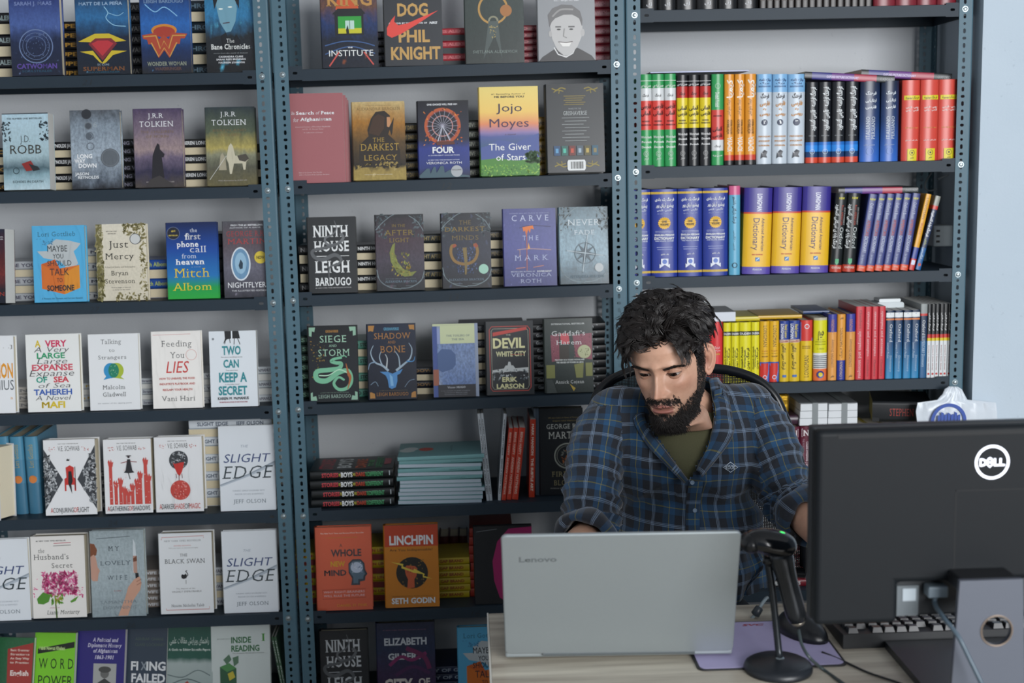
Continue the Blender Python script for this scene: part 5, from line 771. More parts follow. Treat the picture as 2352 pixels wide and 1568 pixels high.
RU = lambda n_: [('t', 'واژه نامه', .15, .9, .05, .075, '#2f4a78', 'b'), ('t', 'بزرگ', .2, .8, .09, .11, '#2f4a78', 'b'), ('t', 'ВЛ.РУБИНЧИК', .12, .9, .13, .145, '#4a6690', 'b'), ('t', 'فرهنگ', .25, .8, .22, .265, '#3c3c40', 'b'), ('t', 'فارسی', .2, .85, .3, .345, '#c98a3c', 'b'), ('t', 'به', .4, .6, .37, .4, '#c98a3c', 'b'), ('t', 'روسی', .2, .85, .42, .455, '#c98a3c', 'b'), ('e', .5, .535, .2, None, '#22304e'), ('t', n_, .42, .58, .515, .55, '#e9ecee', 'b'), ('t', 'ПЕРСИДСКО', .12, .9, .685, .7, '#c98a3c', 'b'), ('t', 'РУССКИЙ', .15, .85, .735, .752, '#c98a3c', 'b'), ('t', 'СЛОВАРЬ', .15, .85, .785, .8, '#c98a3c', 'b'), ('p', [.3, .88, .5, .84, .7, .86, .6, .9, .7, .93, .4, .92, .25, .94], '#3c4048'), ('l', [.3, .87, .7, .93], .04, '#dfe4ea')]
for e_, d_, l_ in (([1738, 1774], '۲', 'pale blue Russian lettered dictionary beside the orange ones'), ([1774, 1809], '۱', 'pale blue Russian lettered dictionary in the middle of three'), ([1809, 1849], '۳', 'pale blue Russian lettered dictionary beside the black ones')):
    spines('C', 1, e_, 170, '', '', B_([(0, '#7fb2dc'), (.2, '#c3ced8')], RU(d_)), gap=.0012, labels=[l_])
OF = [('u', 'فرهنگ فرانسه - فارسی آکسفورد', .06, .6, .35, .72, '#dfe4e6', 'b'), ('t', 'ویراستی جدید', .2, .8, .65, .665, '#b9c0c4'), ('o', .5, .86, .2, .03, '#bcd4e8')]
spines('C', 1, [1851, 1880, 1911, 1941, 1973], 188, 'black dictionary with blue band', 'beside the navy ones', B_([(0, '#12151c'), (.74, '#1f6cc0'), (.78, '#2b87dc'), (.86, '#173a68'), (.93, '#d0472e')], OF), gap=.0014)
IT = [('t', 'فرهنگ', .25, .8, .13, .165, '#dce3ea', 'b'), ('t', 'ایتالیایی', .25, .8, .22, .255, '#dce3ea', 'b'), ('t', 'فارسی', .25, .8, .3, .335, '#dce3ea', 'b'), ('u', 'ITALIANO', .44, .72, .28, .46, '#dce3ea', 's'), ('u', 'PERSIANO', .44, .72, .56, .74, '#dce3ea', 's'), ('t', 'مجمدی جلال', .2, .75, .78, .795, '#b9c8dc'), ('o', .5, .87, .18, .02, '#7fa4dc')]
spines('C', 1, [1974, 2022, 2065], 186, 'navy to blue dictionary', 'with Italian lettering', B_(grad(((0, '#16233c'), (.5, '#1d3a6c'), (1, '#2f69c4')), .02, 3), IT), gap=.003)
RR = [('r', .1, .19, .98, .245, '#d9c81c'), ('t', 'فرهنگ دوسویه', .18, .92, .205, .23, '#4a2a10', 'b'), ('t', 'روسی - فارسی', .2, .92, .32, .345, '#f0d8d2', 'b'), ('t', 'فارسی - روسی', .2, .92, .355, .38, '#f0d8d2', 'b'), ('t', 'همراه با واژه نامه', .18, .92, .58, .595, '#d9a04a', 'b'), ('t', 'دکتر قمر غفاریان', .2, .9, .735, .75, '#f0d8d2', 'b'), ('r', .32, .85, .85, 1, '#d9c81c'), ('o', .58, .9, .15, .025, '#222'), ('r', .53, .89, .63, .91, '#222'), ('t', 'نشر', .48, .68, .95, .97, '#222', 'b')]
spines('C', 1, [2071, 2113, 2154, 2199], 183, 'bright red dictionary', 'end beside the post', B_('#d24a3c', RR), gap=.0014, labels=['bright red dictionary beside the navy Italian ones', 'bright red dictionary in the middle of the three red ones', 'bright red dictionary touching the right hand post'])
def lying(un, r, p0, p1, vtb, t, label, bands, sp, y, zoff=None, rot=0, w=.16, kind='p'):
    a, b = PY(p0[0], p0[1], y), PY(p1[0], p1[1], y); h = (b-a).length
    o = book(w, h, t, None, (), sp, kind, 'lie', PAGE, 'paperback_book', bands)
    o.location = ((a.x+b.x)/2, y, (a.z+b.z)/2); o.rotation_euler = (0, -math.atan2(b.z-a.z, b.x-a.x), 0); return tag(o, label, 'book', 'picture dictionaries laid flat')
OPD = [('v', 'OXFORD PICTURE DICTIONARY', .24, .6, .3, .6, '#c9bce0', 'b'), ('v', 'OXFORD', .84, .98, .3, .65, '#a9adb0', 's')]
OB = [(0, '#1f2224'), (.08, '#3b3a80'), (.3, '#6a3a84'), (.55, '#a83c50'), (.8, '#2b2f31')]
lying('C', 1, (1848, 181), (2054, 191), 0, .019, 'left wrapped purple book lying on top of the black dictionaries', OB, OPD, YF+.012)
lying('C', 1, (1978, 176), (2186, 186), 0, .019, 'right wrapped purple book lying on top of the red dictionaries', OB, OPD, YF+.036)
# C2
EP = [('r', 0, .03, 1, .055, '#c9a83a'), ('r', 0, .93, 1, .955, '#c9a83a'), ('t', 'فرهنگ یک جلدی', .15, .88, .1, .13, wh, 'b'), ('t', 'پیشرو آریان پور', .18, .85, .165, .2, wh, 'b'), ('t', 'انگلیسی - فارسی', .22, .8, .225, .245, '#cfd6ea', 'b'), ('t', 'دکتر منوچهر آریان پور', .22, .8, .265, .28, '#a9b4da')]
EP += [('p', [q for k in range(36) for q in (.5+(.25 if k % 2 else .22)*math.cos(k*pi/18), .385+(.25 if k % 2 else .22)*.28*math.sin(k*pi/18)+0)], '#e0ae22'), ('t', 'ONE', .4, .6, .355, .378, '#3a2c14', 'b'), ('t', 'VOLUME', .34, .66, .39, .412, '#3a2c14', 'b'), ('r', .15, .475, .85, .478, '#cfd6ea'), ('t', 'THE ARYANPUR PROGRESSIVE', .15, .85, .487, .495, '#cfd6ea'), ('t', 'ENGLISH-PERSIAN', .13, .87, .51, .53, wh, 'b'), ('t', 'DICTIONARY', .12, .88, .545, .572, wh, 'b'), ('t', 'ONE VOLUME, CONCISE', .15, .85, .582, .594, '#cfd6ea', 'b'), ('l', [.2, .66, .8, .66], .014, '#a9b4da'), ('l', [.22, .685, .78, .685], .014, '#a9b4da'), ('t', 'یک جلدی', .36, .66, .73, .745, wh, 'b'), ('p', [.36, .79, .64, .79, .64, .86, .7, .85, .7, .9, .5, .86, .3, .9, .3, .85, .36, .86], '#dfe3ee'), ('e', .5, .825, .09, None, '#5a78c4')]
spines('C', 2, [1443, 1496, 1557, 1614, 1673], 434, 'thick royal blue dictionary with yellow seal', '', B_('#2a3c94', EP), gap=.0016, d=.18, labels=['thick royal blue dictionary half hidden behind the post', 'thick royal blue dictionary, first fully visible beside the post', 'thick royal blue dictionary, third of the four', 'thick royal blue dictionary touching the light blue one'])
spines('C', 2, [1675, 1701], 427, '', '', B_([(0, '#d0608a'), (.1, '#5fa9c8')], [('v', 'فرهنگ بازرگانی دانشجو', .12, .42, .35, .6, '#22485a', 'b'), ('v', 'فارسی - انگلیسی', .5, .72, .4, .55, '#22485a'), ('o', .5, .89, .25, .08, '#22485a')]), labels=['light blue dictionary with a pink top band'])
AD = [('v', 'LONGMAN', .07, .27, .45, .62, '#dfe0ee', 'b'), ('v', 'Dictionary', .35, .72, .34, .56, '#4a3c60', 'r'), ('v', 'Advanced American', .35, .73, .64, .74, '#4a3c60', 'r'), ('t', '3RD EDITION', .32, .7, .765, .778, '#c44a2e', 'b'), ('p', [.45, .805, .6, .805, .6, .85, .45, .85], '#3c78b4'), ('l', [.47, .84, .58, .81], .03, '#c9dcec'), ('t', 'PEARSON', .36, .68, .935, .955, '#cfcfe4', 'b')]
ADB = [(0, '#39308a'), (.28, '#c9472a'), (.3, '#e8b624'), (.915, '#5a4aa4')]
spines('C', 2, [1704, 1771, 1838, 1904], 431, 'fat yellow and violet dictionary', '', B_(ADB, AD), lean=1.6, gap=.003, d=.17, labels=['fat yellow and violet dictionary beside the light blue one', 'fat yellow and violet dictionary, middle of the three', 'fat yellow and violet dictionary beside the black ones'])
OX = [('t', 'NEW', .3, .75, .05, .075, '#d0c83a', 'b'), ('v', 'فرهنگ پایه ی آمریکایی آکسفورد', .14, .7, .12, .36, '#dfe3e3', 'b'), ('v', 'Oxford', .43, .7, .55, .85, '#dfe6e4', 's'), ('v', 'Basic AMERICAN', .15, .4, .55, .72, '#c04a34', 's'), ('v', 'DICTIONARY', .18, .4, .78, .9, '#c9cccc', 's'), ('p', [.35, .83, .65, .83, .65, .88, .5, .91, .35, .88], '#3aa06a'), ('t', 'OXFORD', .12, .88, .93, .955, '#f0d6cc', 'S')]
spines('C', 2, [1906, 1935, 1966], 445, 'black dictionary with white serif lettering', '', B_([(0, '#161b1c'), (.91, '#b83a26')], OX), lean=3.8, gap=.0016, labels=['black wrapped dictionary touching the yellow one, second dictionary shelf', 'black wrapped dictionary touching the slim navy ones'])
NB = [('t', 'NEW', .2, .85, .055, .08, '#c9c43a', 'b'), ('v', 'Oxford Basic', .12, .33, .3, .7, '#c3cbe0', 's'), ('v', 'AMERICAN', .34, .54, .3, .7, '#b8442e', 'r'), ('v', 'DICTIONARY', .55, .76, .3, .7, '#c3cbe0', 'r'), ('v', 'for learners', .79, .9, .3, .6, '#a9b4d0', 'r'), ('t', 'OXFORD', .2, .8, .945, .96, '#f0c8b4', 'b')]
spines('C', 2, [1968, 1989, 2008, 2028, 2047, 2067, 2086], 447, 'slim navy dictionary', 'in the leaning row', B_([(0, '#323c78'), (.925, '#d9502e')], NB, 'p'), lean=8.5, gap=.001)
spines('C', 2, [2088, 2101], 448, '', '', B_([(0, '#d99c1e'), (.7, '#2c3f8c'), (.85, '#c0302e')], [('v', 'LONGMAN', .05, .33, .3, .7, '#2f3a30', 's'), ('v', 'Basic', .38, .53, .3, .7, '#b8442e', 's/'), ('r', .15, .87, .85, .93, '#cdd6ea')], 'p'), lean=12, labels=['slim yellow and blue dictionary leaning right'])
spines('C', 2, [2103, 2116], 453, '', '', B_([(0, '#8a8c84'), (.13, '#c43a34'), (.18, '#1f3050'), (.7, '#1f5a94')], [('v', 'فرهنگ پایه آکسفورد', .2, .55, .25, .7, '#dfe3e8', 'b'), ('v', 'دانش', .58, .66, .3, .7, '#b4c04a'), ('v', 'انگلیسی', .7, .85, .3, .7, '#c3dcea'), ('e', .5, .93, .3, None, '#b8443c')], 'p'), lean=14.5, labels=['last slim navy book leaning right into the dark gap'])
lying('C', 2, (1926, 446), (2109, 443), 0, .017, 'wrapped purple book lying on the leaning navy dictionaries', OB, [('v', 'OXFORD', .84, .98, .3, .65, '#a9adb0', 's')], YF+.03)
# C3
spines('C', 3, [1606, 1632, 1661], 740, 'red dictionary', '', B_('#d8383c', [('t', 'فرهنگ', .25, .75, .4, .43, '#f0d0d0', 'b'), ('t', 'روسی فارسی', .2, .8, .45, .47, '#f0d0d0', 'b'), ('t', 'دانشیار', .25, .75, .5, .53, '#e0c04a', 'b'), ('t', 'نشر', .3, .7, .8, .82, '#f0d0d0')]), labels=['red dictionary mostly hidden behind the curly hair', 'red dictionary beside the ear of the man'])
lb = book(.14, .07, .026, '#a8adb2', (), (), 'p', 'lie', mat('#d9dee6', .7)); a = PY(1660, 738, YF+.02); lb.location = (a.x, YF+.14+.02, a.z); lb.rotation_euler = (0, 0, pi); tag(lb, 'grey book lying flat on the red dictionary behind the hair', 'book')
DU = [('r', 0, .145, 1, .215, '#17181a'), ('t', 'DUDEN', .06, .94, .165, .2, '#e8e8e4', 'b'), ('u', 'Deutsch-Persisch', .4, .78, .15, .3, '#4a4612', 'b'), ('u', 'W\u00f6rterbuch', .45, .75, .38, .52, '#4a4612', 'b'), ('u', 'فرهنگ دودن', .42, .78, .62, .82, '#3a3612', 'b'), ('t', 'JUNGLE', .2, .8, .93, .95, '#9a8a20', 'b')]
spines('C', 3, [1662, 1680, 1698, 1726, 1745], 741, 'lemon yellow dictionary with black band', 'beside the red one', B_('#e2d924', DU), gap=.001)
LG = [('v', 'LONGMAN', .07, .42, .35, .72, '#3a3428', 's'), ('t', 'English', .2, .85, .48, .495, '#b05a1e'), ('t', 'Dictionary', .2, .85, .52, .535, '#7a5a1e'), ('t', 'ENGLISH', .2, .85, .57, .585, '#7a5a1e', 'b'), ('p', [0, .69, 1, .8, 1, 1, .8, 1, 0, .7], '#2b57a8'), ('r', 0, .67, 1, .69, '#2b57a8'), ('p', [0, .69, 1, .67, 1, 1, .95, 1], '#2b57a8'), ('o', .5, .92, .22, .06, '#dce4f0')]
spines('C', 3, [1746, 1768, 1790], 738, 'amber dictionary with red and blue foot', '', B_([(0, '#e0ae1e'), (.67, '#d0382e')], LG), labels=['amber dictionary with red blue foot beside the lemon yellow ones', 'amber dictionary with red blue foot beside the mini ones'])
LM = [('v', 'LONGMAN', .05, .3, .12, .38, '#e6e8f0', 'b'), ('v', 'Handy Learner', .06, .28, .5, .8, '#c9b85a', 'b'), ('t', 'انگلیسی', .15, .85, .325, .345, '#b04030', 'b'), ('v', 'فرهنگ جیبی لانگمن', .38, .8, .3, .6, '#4a4418', 'b'), ('r', .3, .89, .7, .93, '#3a6ab0')]
spines('C', 3, [1791, 1813, 1838], 737, 'yellow pocket dictionary with blue top', '', B_([(0, '#27408e'), (.31, '#cdb0a0'), (.36, '#d9b828')], LM), labels=['yellow pocket dictionary with blue top beside the amber ones', 'second yellow pocket dictionary with blue top'])
spines('C', 3, [1839, 1867], 736, '', '', B_([(0, '#cf3c36'), (.34, '#dcb820')], [('p', [0, .02, 1, .3, 1, .34, 0, .34], '#2b4d9c'), ('o', .5, .1, .2, .05, '#e0e6f0'), ('t', 'ENGLISH', .15, .85, .42, .435, '#8a6a1e', 'b'), ('t', 'DICTIONARY', .15, .85, .45, .465, '#8a6a1e', 'b'), ('u', 'LONGMAN', .58, .94, .32, .68, '#4a4020', 's')]), labels=['yellow dictionary with a red and blue diagonal top'])
spines('C', 3, [1869, 1900], 730, '', '', B_([(0, '#b8b4a0'), (.04, '#d8d31e'), (.56, '#dfe0dc'), (.81, '#e0703c')], [('t', 'حییم', .3, .75, .15, .28, '#4a4a14', 'b'), ('t', 'The Shorter', .2, .8, .34, .352, '#6a6a1c'), ('t', 'ENGLISH', .12, .88, .37, .39, '#4a4a14', 's'), ('t', 'PERSIAN', .12, .88, .41, .43, '#4a4a14', 's'), ('t', 'S. Haim', .25, .78, .48, .5, '#4a4a14', 's')]+[('r', 0, .6+i*.03, 1, .6+i*.03+.012, '#2a3a4c') for i in range(7)]+[('e', .5, .9, .28, None, '#2b3a84'), ('e', .5, .9, .16, None, '#d9c41e')]), labels=['striped white and lime dictionary with an orange foot'])
OBL = [('u', 'LONGMAN', .08, .3, .3, .65, '#d08a4a', 's'), ('u', 'LONGMAN Dictionary', .38, .8, .3, .6, '#5a3a1c', 's'), ('t', 'نشر', .3, .7, .92, .95, '#3a3020', 'b')]
spines('C', 3, [1902, 1922], 722, '', '', B_([(0, '#3a3f94'), (.27, '#dd9a4c')], OBL), labels=['orange dictionary with blue top, left one of the orange trio'])
spines('C', 3, [1923, 1942], 722, '', '', B_([(0, '#dd9a3c'), (.7, '#2f3c94')], [('t', 'نشر', .3, .7, .04, .07, '#3a3020', 'b'), ('u', 'LONGMAN', .72, .98, .3, .65, '#dfc08a', 's'), ('u', 'LONGMAN فرهنگ', .2, .66, .3, .6, '#4a3420', 's')]), labels=['orange dictionary shelved upside down with blue foot'])
spines('C', 3, [1943, 1964], 721, '', '', B_([(0, '#3a3f94'), (.27, '#d9984c')], OBL), labels=['orange dictionary with blue top beside the red ones'])
SY = [('v', 'Chambers', .05, .3, .4, .66, '#3a1416', 's'), ('v', 'synonyms and antonyms', .34, .98, .35, .7, '#e6cfd0', 's')]
SY2 = [('v', 'synonyms and antonyms', .07, .68, .35, .7, '#e6cfd0', 's'), ('v', 'Chambers', .73, .96, .35, .65, '#3a1416', 's')]
spines('C', 3, [1965, 1985], 704, '', '', B_('#c42c38', SY, 'p'), d=.17, labels=['crimson thesaurus beside the orange dictionaries'])
spines('C', 3, [1986, 2001, 2017, 2033], 704, 'crimson thesaurus with white lettering', 'beside the other', B_('#c42c38', SY2, 'p'), d=.17)
OL = [('r', 0, .03, 1, .1, '#dfe3e4'), ('p', [.1, .1, .5, .04, .9, .1], '#2a5a94'), ('r', 0, .115, 1, .14, '#d0783c'), ('v', 'Oxford', .2, .46, .45, .8, '#e6eaec', 's'), ('v', 'Learner\u2019s Pocket', .47, .7, .15, .4, '#c0d4e4', 's'), ('v', 'Dictionary', .66, .9, .5, .75, '#c0d4e4', 's')]
OLB = grad(((0, '#1c2f4c'), (.5, '#1f4a74'), (1, '#2f86b8')), .02, 3)
spines('C', 3, [2034, 2053, 2073, 2093, 2111], 713, 'dark to light blue pocket dictionary', 'beside the crimson ones', B_(OLB, OL, 'p'), gap=.0012)
spines('C', 3, [2112, 2128], 698, '', '', B_([(0, '#8f9494'), (.13, '#c43a34'), (.16, '#1c2f4c'), (.5, '#1f5a88')], [('v', 'Oxford', .22, .42, .3, .7, '#e6eaec', 's'), ('v', 'ELEMENTARY Dictionary', .43, .85, .3, .7, '#c0d4e4', 's')], 'p'), d=.17, labels=['navy blue dictionary with grey and red top'])
BW = [('v', 'فرهنگ ایتالیایی', .12, .36, .35, .7, '#dcdcdc', 'b'), ('v', 'Ingenious M. Dening Ashenayi', .56, .9, .35, .6, '#8a3a3a', 'b'), ('e', .5, .95, .3, None, '#b8302c')]
spines('C', 3, [2129, 2138, 2147, 2157, 2166, 2175, 2185], 698, 'thin black and white book', 'at the end beside the post', B_([(0, '#1c1e20'), (.41, '#c0302c'), (.46, '#d9c01e'), (.5, '#d9dcde')], BW, 'p'), d=.19, gap=.0008)
# C0: only the feet show
spines('C', 0, [1470, 1512, 1554, 1601, 1650, 1695, 1743], -160, 'thick black book', 'on the topmost shelf', B_(mat('#17181a', .25), [('t', 'ك', .35, .65, .9, .95, '#b9bcc0', 'b')]), gap=.001)
spines('C', 0, [1745+round(i*16.2) for i in range(17)], -150, 'slim black booklet', 'on the topmost shelf', B_('#26211f', [('r', .1, .6, .9, .9, '#3c332d')], 'p', mat('#8a9098', .6)), gap=.0012)
spines('C', 0, [2007, 2058, 2107, 2154, 2199], -160, 'thick dark red book', 'on the topmost shelf', B_(mat('#7c2530', .3), ()), gap=.001)
# other small things on the dictionary shelves
# ------------------------------------------------------------------ more on the shelves
def wbk(c, txt, col): return B_(c, [('v', txt, .06, .92, .3, .68, col, 'b')], 'p')
spines('B', 4, [1117, 1124, 1131], 950, '', '', wbk('#c3cad0', 'ANDREW MATTHEWS   BEING A HAPPY TEEN', '#33383c'), lean=-4.5, labels=['thin white booklet leaning left against the teal pile', 'second thin white booklet leaning left'], y=YF+.03)
spines('B', 4, [1143, 1150], 952, '', '', wbk('#c3cad0', 'ANDREW MATTHEWS   BEING A HAPPY TEEN', '#33383c'), lean=5, labels=['thin white booklet leaning right onto the red booklets'], y=YF+.03)
spines('B', 4, [1151, 1162, 1175, 1190], 985, 'thin red booklet', 'leaning right', wbk('#c8402c', 'BEING HAPPY  ANDREW MATTHEWS', '#e0b8a8'), lean=7, y=YF+.03, gap=.001)
spines('B', 4, [1214, 1228], 965, '', '', wbk('#b8381f', 'MARK MANSON  THE SUBTLE ART', '#e6d6c8'), lean=2, labels=['upright dark red book between the red booklets and the grey book'], y=YF+.05)
spines('B', 4, [1229, 1241], 940, '', '', B_('#4a5866', (), 'p'), labels=['slate grey book beside the black hardcover'], y=YF+.07)
for i, (c, lab) in enumerate([('#4a86a4', 'blue book leaning at the back of the fifth left shelf'), ('#4c8aa8', 'second blue book at the back of the fifth left shelf'), ('#4c8aa8', 'third blue book at the back of the fifth left shelf')]):
    spines('A', 4, [-2+i*33, 29+i*33], 1003, '', '', B_([(0, c), (.3, '#447e9c'), (.6, '#3c708c')], [('u', 'Lori Gottlieb', .1, .4, .3, .65, '#b9a45a', 's'), ('e', .5, .55, .3, .05, '#c97a3c')]), labels=[lab], y=YF+.055, d=.17)
spines('A', 6, [652, 658, 665], 1462, 'thin green textbook', 'beside the green reading textbook', wbk('#4c6e54', 'INSIDE READING', '#c9d2cc'), lean=-8, y=YF+.075)
spines('C', 4, [1735, 1761, 1787, 1812, 1837, 1866, 1893, 1920, 1948, 1975], 980, 'maroon hardcover', 'behind the monitor', B_('#5c1c30', [('l', [.15, .04, .85, .04, .85, .17, .15, .17, .15, .04], .04, '#cfc4c8'), ('t', 'N', .24, .76, .06, .15, '#dcd4d6', 'S'), ('v', 'COLLEGE SHAKESPEARE', .25, .58, .5, .75, '#bfb0b6', 'b'), ('v', 'THE NORTON READER', .2, .56, .2, .36, '#a8909a'), ('r', .1, .6, .9, .606, '#bfb0b6'), ('v', 'SHAKESPEARE', .62, .86, .5, .72, '#bfb0b6', 'b'), ('v', 'MAJOR PLAYS', .62, .8, .2, .36, '#a8909a')]), gap=.002)
spines('C', 4, [1979, 2010, 2043, 2076, 2108], 985, 'yellow book', 'standing behind the monitor', B_('#c2b01c', ()), gap=.002)
zN = PY(1850, 979, YF+.012).z+.001
def solid(name, a, b, m, label, cat, parts=None, bev=.002, group=None):
    """box-like thing with its origin at the base centre"""
    c = V(((a[0]+b[0])/2, (a[1]+b[1])/2, a[2])); t = thing(name, c, label, cat, group)
    mb = MB(); mb.box(V(a)-c, V(b)-c, bev); mb.build('body', m, t); return t, c
def bundle(u0, u1, label):
    y = YF+.02; x0, x1 = PY(u0, 950, y).x, PY(u1, 950, y).x; zt = PY(u0, 927, y).z; n = 3; t = (zt-zN)/n
    root = thing('book_bundle', ((x0+x1)/2, y, zN), label, 'book bundle', 'white book bundles tied with grey straps')
    for i in range(n):
        mb = MB(); mb.box((-(x1-x0)/2+.001*i, 0, i*t), ((x1-x0)/2-.001, .2, (i+1)*t-.0012)); mb.build('page_block', mat('#d9dde0', .8, 0, .08, 600), root)
    mb = MB(); w = (x1-x0)/2; mb.box((-w, .002, zt-zN), (w, .2, zt-zN+.0012)); mb.build('grey_cover', mat('#75797c', .6), root)
    mb = MB(); mb.box((-.008+w*.1, -.0012, 0), (.008+w*.1, 0, zt-zN+.002)); mb.box((-.008+w*.1, -.0012, zt-zN+.0012), (.008+w*.1, .2, zt-zN+.0024)); mb.build('strap', mat('#7d8486', .4), root)
bundle(1837, 1901, 'left white paper bundle with a grey strap, on the maroon hardcovers'); bundle(1902, 1970, 'right white paper bundle with a grey strap beside the black book')
o = book(.16, .155, .058, None, (), [('t', '', 0, 1, 0, 1, wh), ('v', 'STEPHEN KING', .3, .98, .3, .66, '#a8443c', 's'), ('r', .0, .0, .2, .12, '#26282b')], 'p', 'lie', mat('#9a8e4c', .8), None, [(0, '#1d2023')])
a = PY(2070, 972, YF+.02); o.location = (a.x, YF+.02, zN+.001); o.rotation_euler = (0, 0, -.25); tag(o, 'thick black paperback lying beside the white plastic bag', 'book')
o = book(.15, .14, .026, '#3f2a38', (), (), 'h', 'lie'); a = PY(1815, 978, YF+.02); o.location = (a.x-.045, YF+.03, zN+.0005); tag(o, 'small dark purple book lying left of the white bundles', 'book')
t, c = solid('foil_parcel', (PY(1786, 950, 3.5).x, 3.50, zN+.0268), (PY(1813, 950, 3.5).x, 3.60, PY(1800, 905, 3.5).z), mat('#b8912e', .25, .9, 0, 60, .8), 'crumpled gold foil parcel behind the chair back', 'parcel', bev=.006)
stack('C', 5, 1716, 1851, 1262, 5, 'black and red spined book', 'on the shelf behind the chair', None, None, 0, y=YF+.03, bands=[(0, '#17181a'), (.7, '#7c1f2c')], spine=[('v', 'HARDCOVER CLASSICS', .1, .9, .3, .7, '#dfe2e2', 'b'), ('r', .05, .08, .06, .92, wh)], kind='h')
# loose sheets and covers on top of the dictionary rows
o = book(.15, .262, .003, '#b9bfe0', (), (), 'p', 'lie'); a, b = PY(1492, 168, YF+.03), PY(1722, 165, YF+.03); o.location = ((a.x+b.x)/2, YF+.03, a.z); tag(o, 'pale lilac booklet lying on the green and orange dictionaries', 'booklet')
for (u0, u1, v, c_, t_, y_, lab) in [(1683, 1745, 737, '#c9b92a', .012, .03, 'yellow booklet lying on the lemon dictionaries'), (1742, 1842, 732, '#c9a020', .010, .03, 'gold booklet lying on the amber dictionaries'), (1845, 1905, 720, '#1d3a6c', .008, .07, 'dark blue booklet lying on the pocket dictionaries')]:
    o = book(.14, PY(u1, v, YF+y_).x-PY(u0, v, YF+y_).x, t_, c_, (), (), 'p', 'lie'); a = PY((u0+u1)/2, v, YF+y_); o.location = (a.x, YF+y_, a.z); tag(o, lab, 'booklet')
# white junction box
a = PY(2045, 712, 3.52); t = thing('plastic_box', (a.x, 3.52, a.z), 'white plastic junction box on top of the blue pocket dictionaries', 'box')
mb = MB(); mb.prism(rrect(-.038, 0, .038, .022, .006), 0, .06); mb.build('base', mat('#c9d2d6', .35), t)
mb = MB(); mb.prism(rrect(-.03, .022, .03, .031, .003), .005, .055); mb.build('lid', mat('#dfe6e8', .3), t)
a = PY(2165, 542, 3.6); t = thing('socket_box', (a.x, 3.6, a.z-.03), 'grey socket box fixed in the dark corner beside the leaning books', 'socket')
mb = MB(); mb.box((-.026, 0, 0), (.034, .06, .06), .004); mb.build('body', mat('#8f999d', .5), t)
mb = MB()
for dx, dz in ((-.012, .045), (-.012, .03), (-.012, .015)): mb.box((dx-.006, -.001, dz-.003), (dx+.004, .002, dz+.003))
mb.build('socket_slot', mat('#222', .6), t)['kind'] = 'stuff'
mb = MB(); P0 = [PY(u, v, 3.66) for u, v in ((2140, 396), (2128, 415), (2125, 432), (2136, 438), (2150, 434))]; mb.tube(spline(P0, 6), .0025, 6)
tag(mb.build('grey_cable', mat('#5f666a', .5)), 'grey cable hanging in the dark corner under the shelf', 'cable')
mb = MB(); P0 = [PY(u, v, 3.64) for u, v in ((2154, 412), (2162, 408), (2178, 402), (2192, 400))]; mb.tube(spline(P0, 6), .003, 6)
tag(mb.build('grey_cable', mat('#5f666a', .5)), 'short grey cable running towards the right hand post', 'cable')
# plastic bag on the post
def bag():
    y = 3.395; top = PY(2190, 888, y); rows = [(888, 2180, 2200), (894, 2172, 2210), (905, 2166, 2215), (918, 2152, 2222), (925, 2108, 2288), (945, 2104, 2290), (985, 2108, 2290), (1040, 2112, 2286), (1110, 2122, 2280)]
    vs = []; fs = []; n = 25; root = thing('plastic_bag', (top.x, y, PY(2190, 1110, y).z), 'white plastic bag with a blue round logo hanging from the post', 'bag'); o0 = root.location
    for i, (v, a, b) in enumerate(rows):
        for sd in (0, 1):
            for k in range(n):
                s = k/(n-1); p = PY(a+(b-a)*s, v, y); th = (.002+.013*min(1, i/4))*math.sin(pi*s)
                wr = .0025*math.sin(s*19+i*1.7)+.0015*math.sin(s*43+i)
                vs.append(V((p.x, y-th+wr if sd == 0 else y+th*.5+.004+wr, p.z))-o0)
    for i in range(len(rows)-1):
        for sd in (0, 1):
            for k in range(n-1):
                q = i*2*n+sd*n+k; fs.append((q, q+1, q+1+2*n, q+2*n))
    mk('bag_film', vs, fs, mat('#d3dbe3', .3, 0, 0, 40, .5), root, None, True)
    lc = PY(2179, 967, y-.02)-o0; m = mat('#2f50a4', .4); q = MB(); r = .0485; n = 40
    for i in range(n):
        a0, a1 = 2*pi*i/n, 2*pi*(i+1)/n; q.add([lc+V((rr*math.cos(t_), 0, rr*math.sin(t_))) for rr, t_ in ((r, a0), (r, a1), (r-.009, a1), (r-.009, a0))], [(0, 1, 2, 3)])
    for i, hgt in enumerate([.018, .026, .02, .024, .02, .026, .018]):
        x = -.03+i*.009; q.add([lc+V((x, 0, -.02)), lc+V((x+.0075, 0, -.02)), lc+V((x+.0075, 0, hgt-.004*(i % 2))), lc+V((x, 0, hgt-.003*((i+1) % 2)))], [(0, 1, 2, 3)])
    q.build('bag_logo', m, root)
bag()
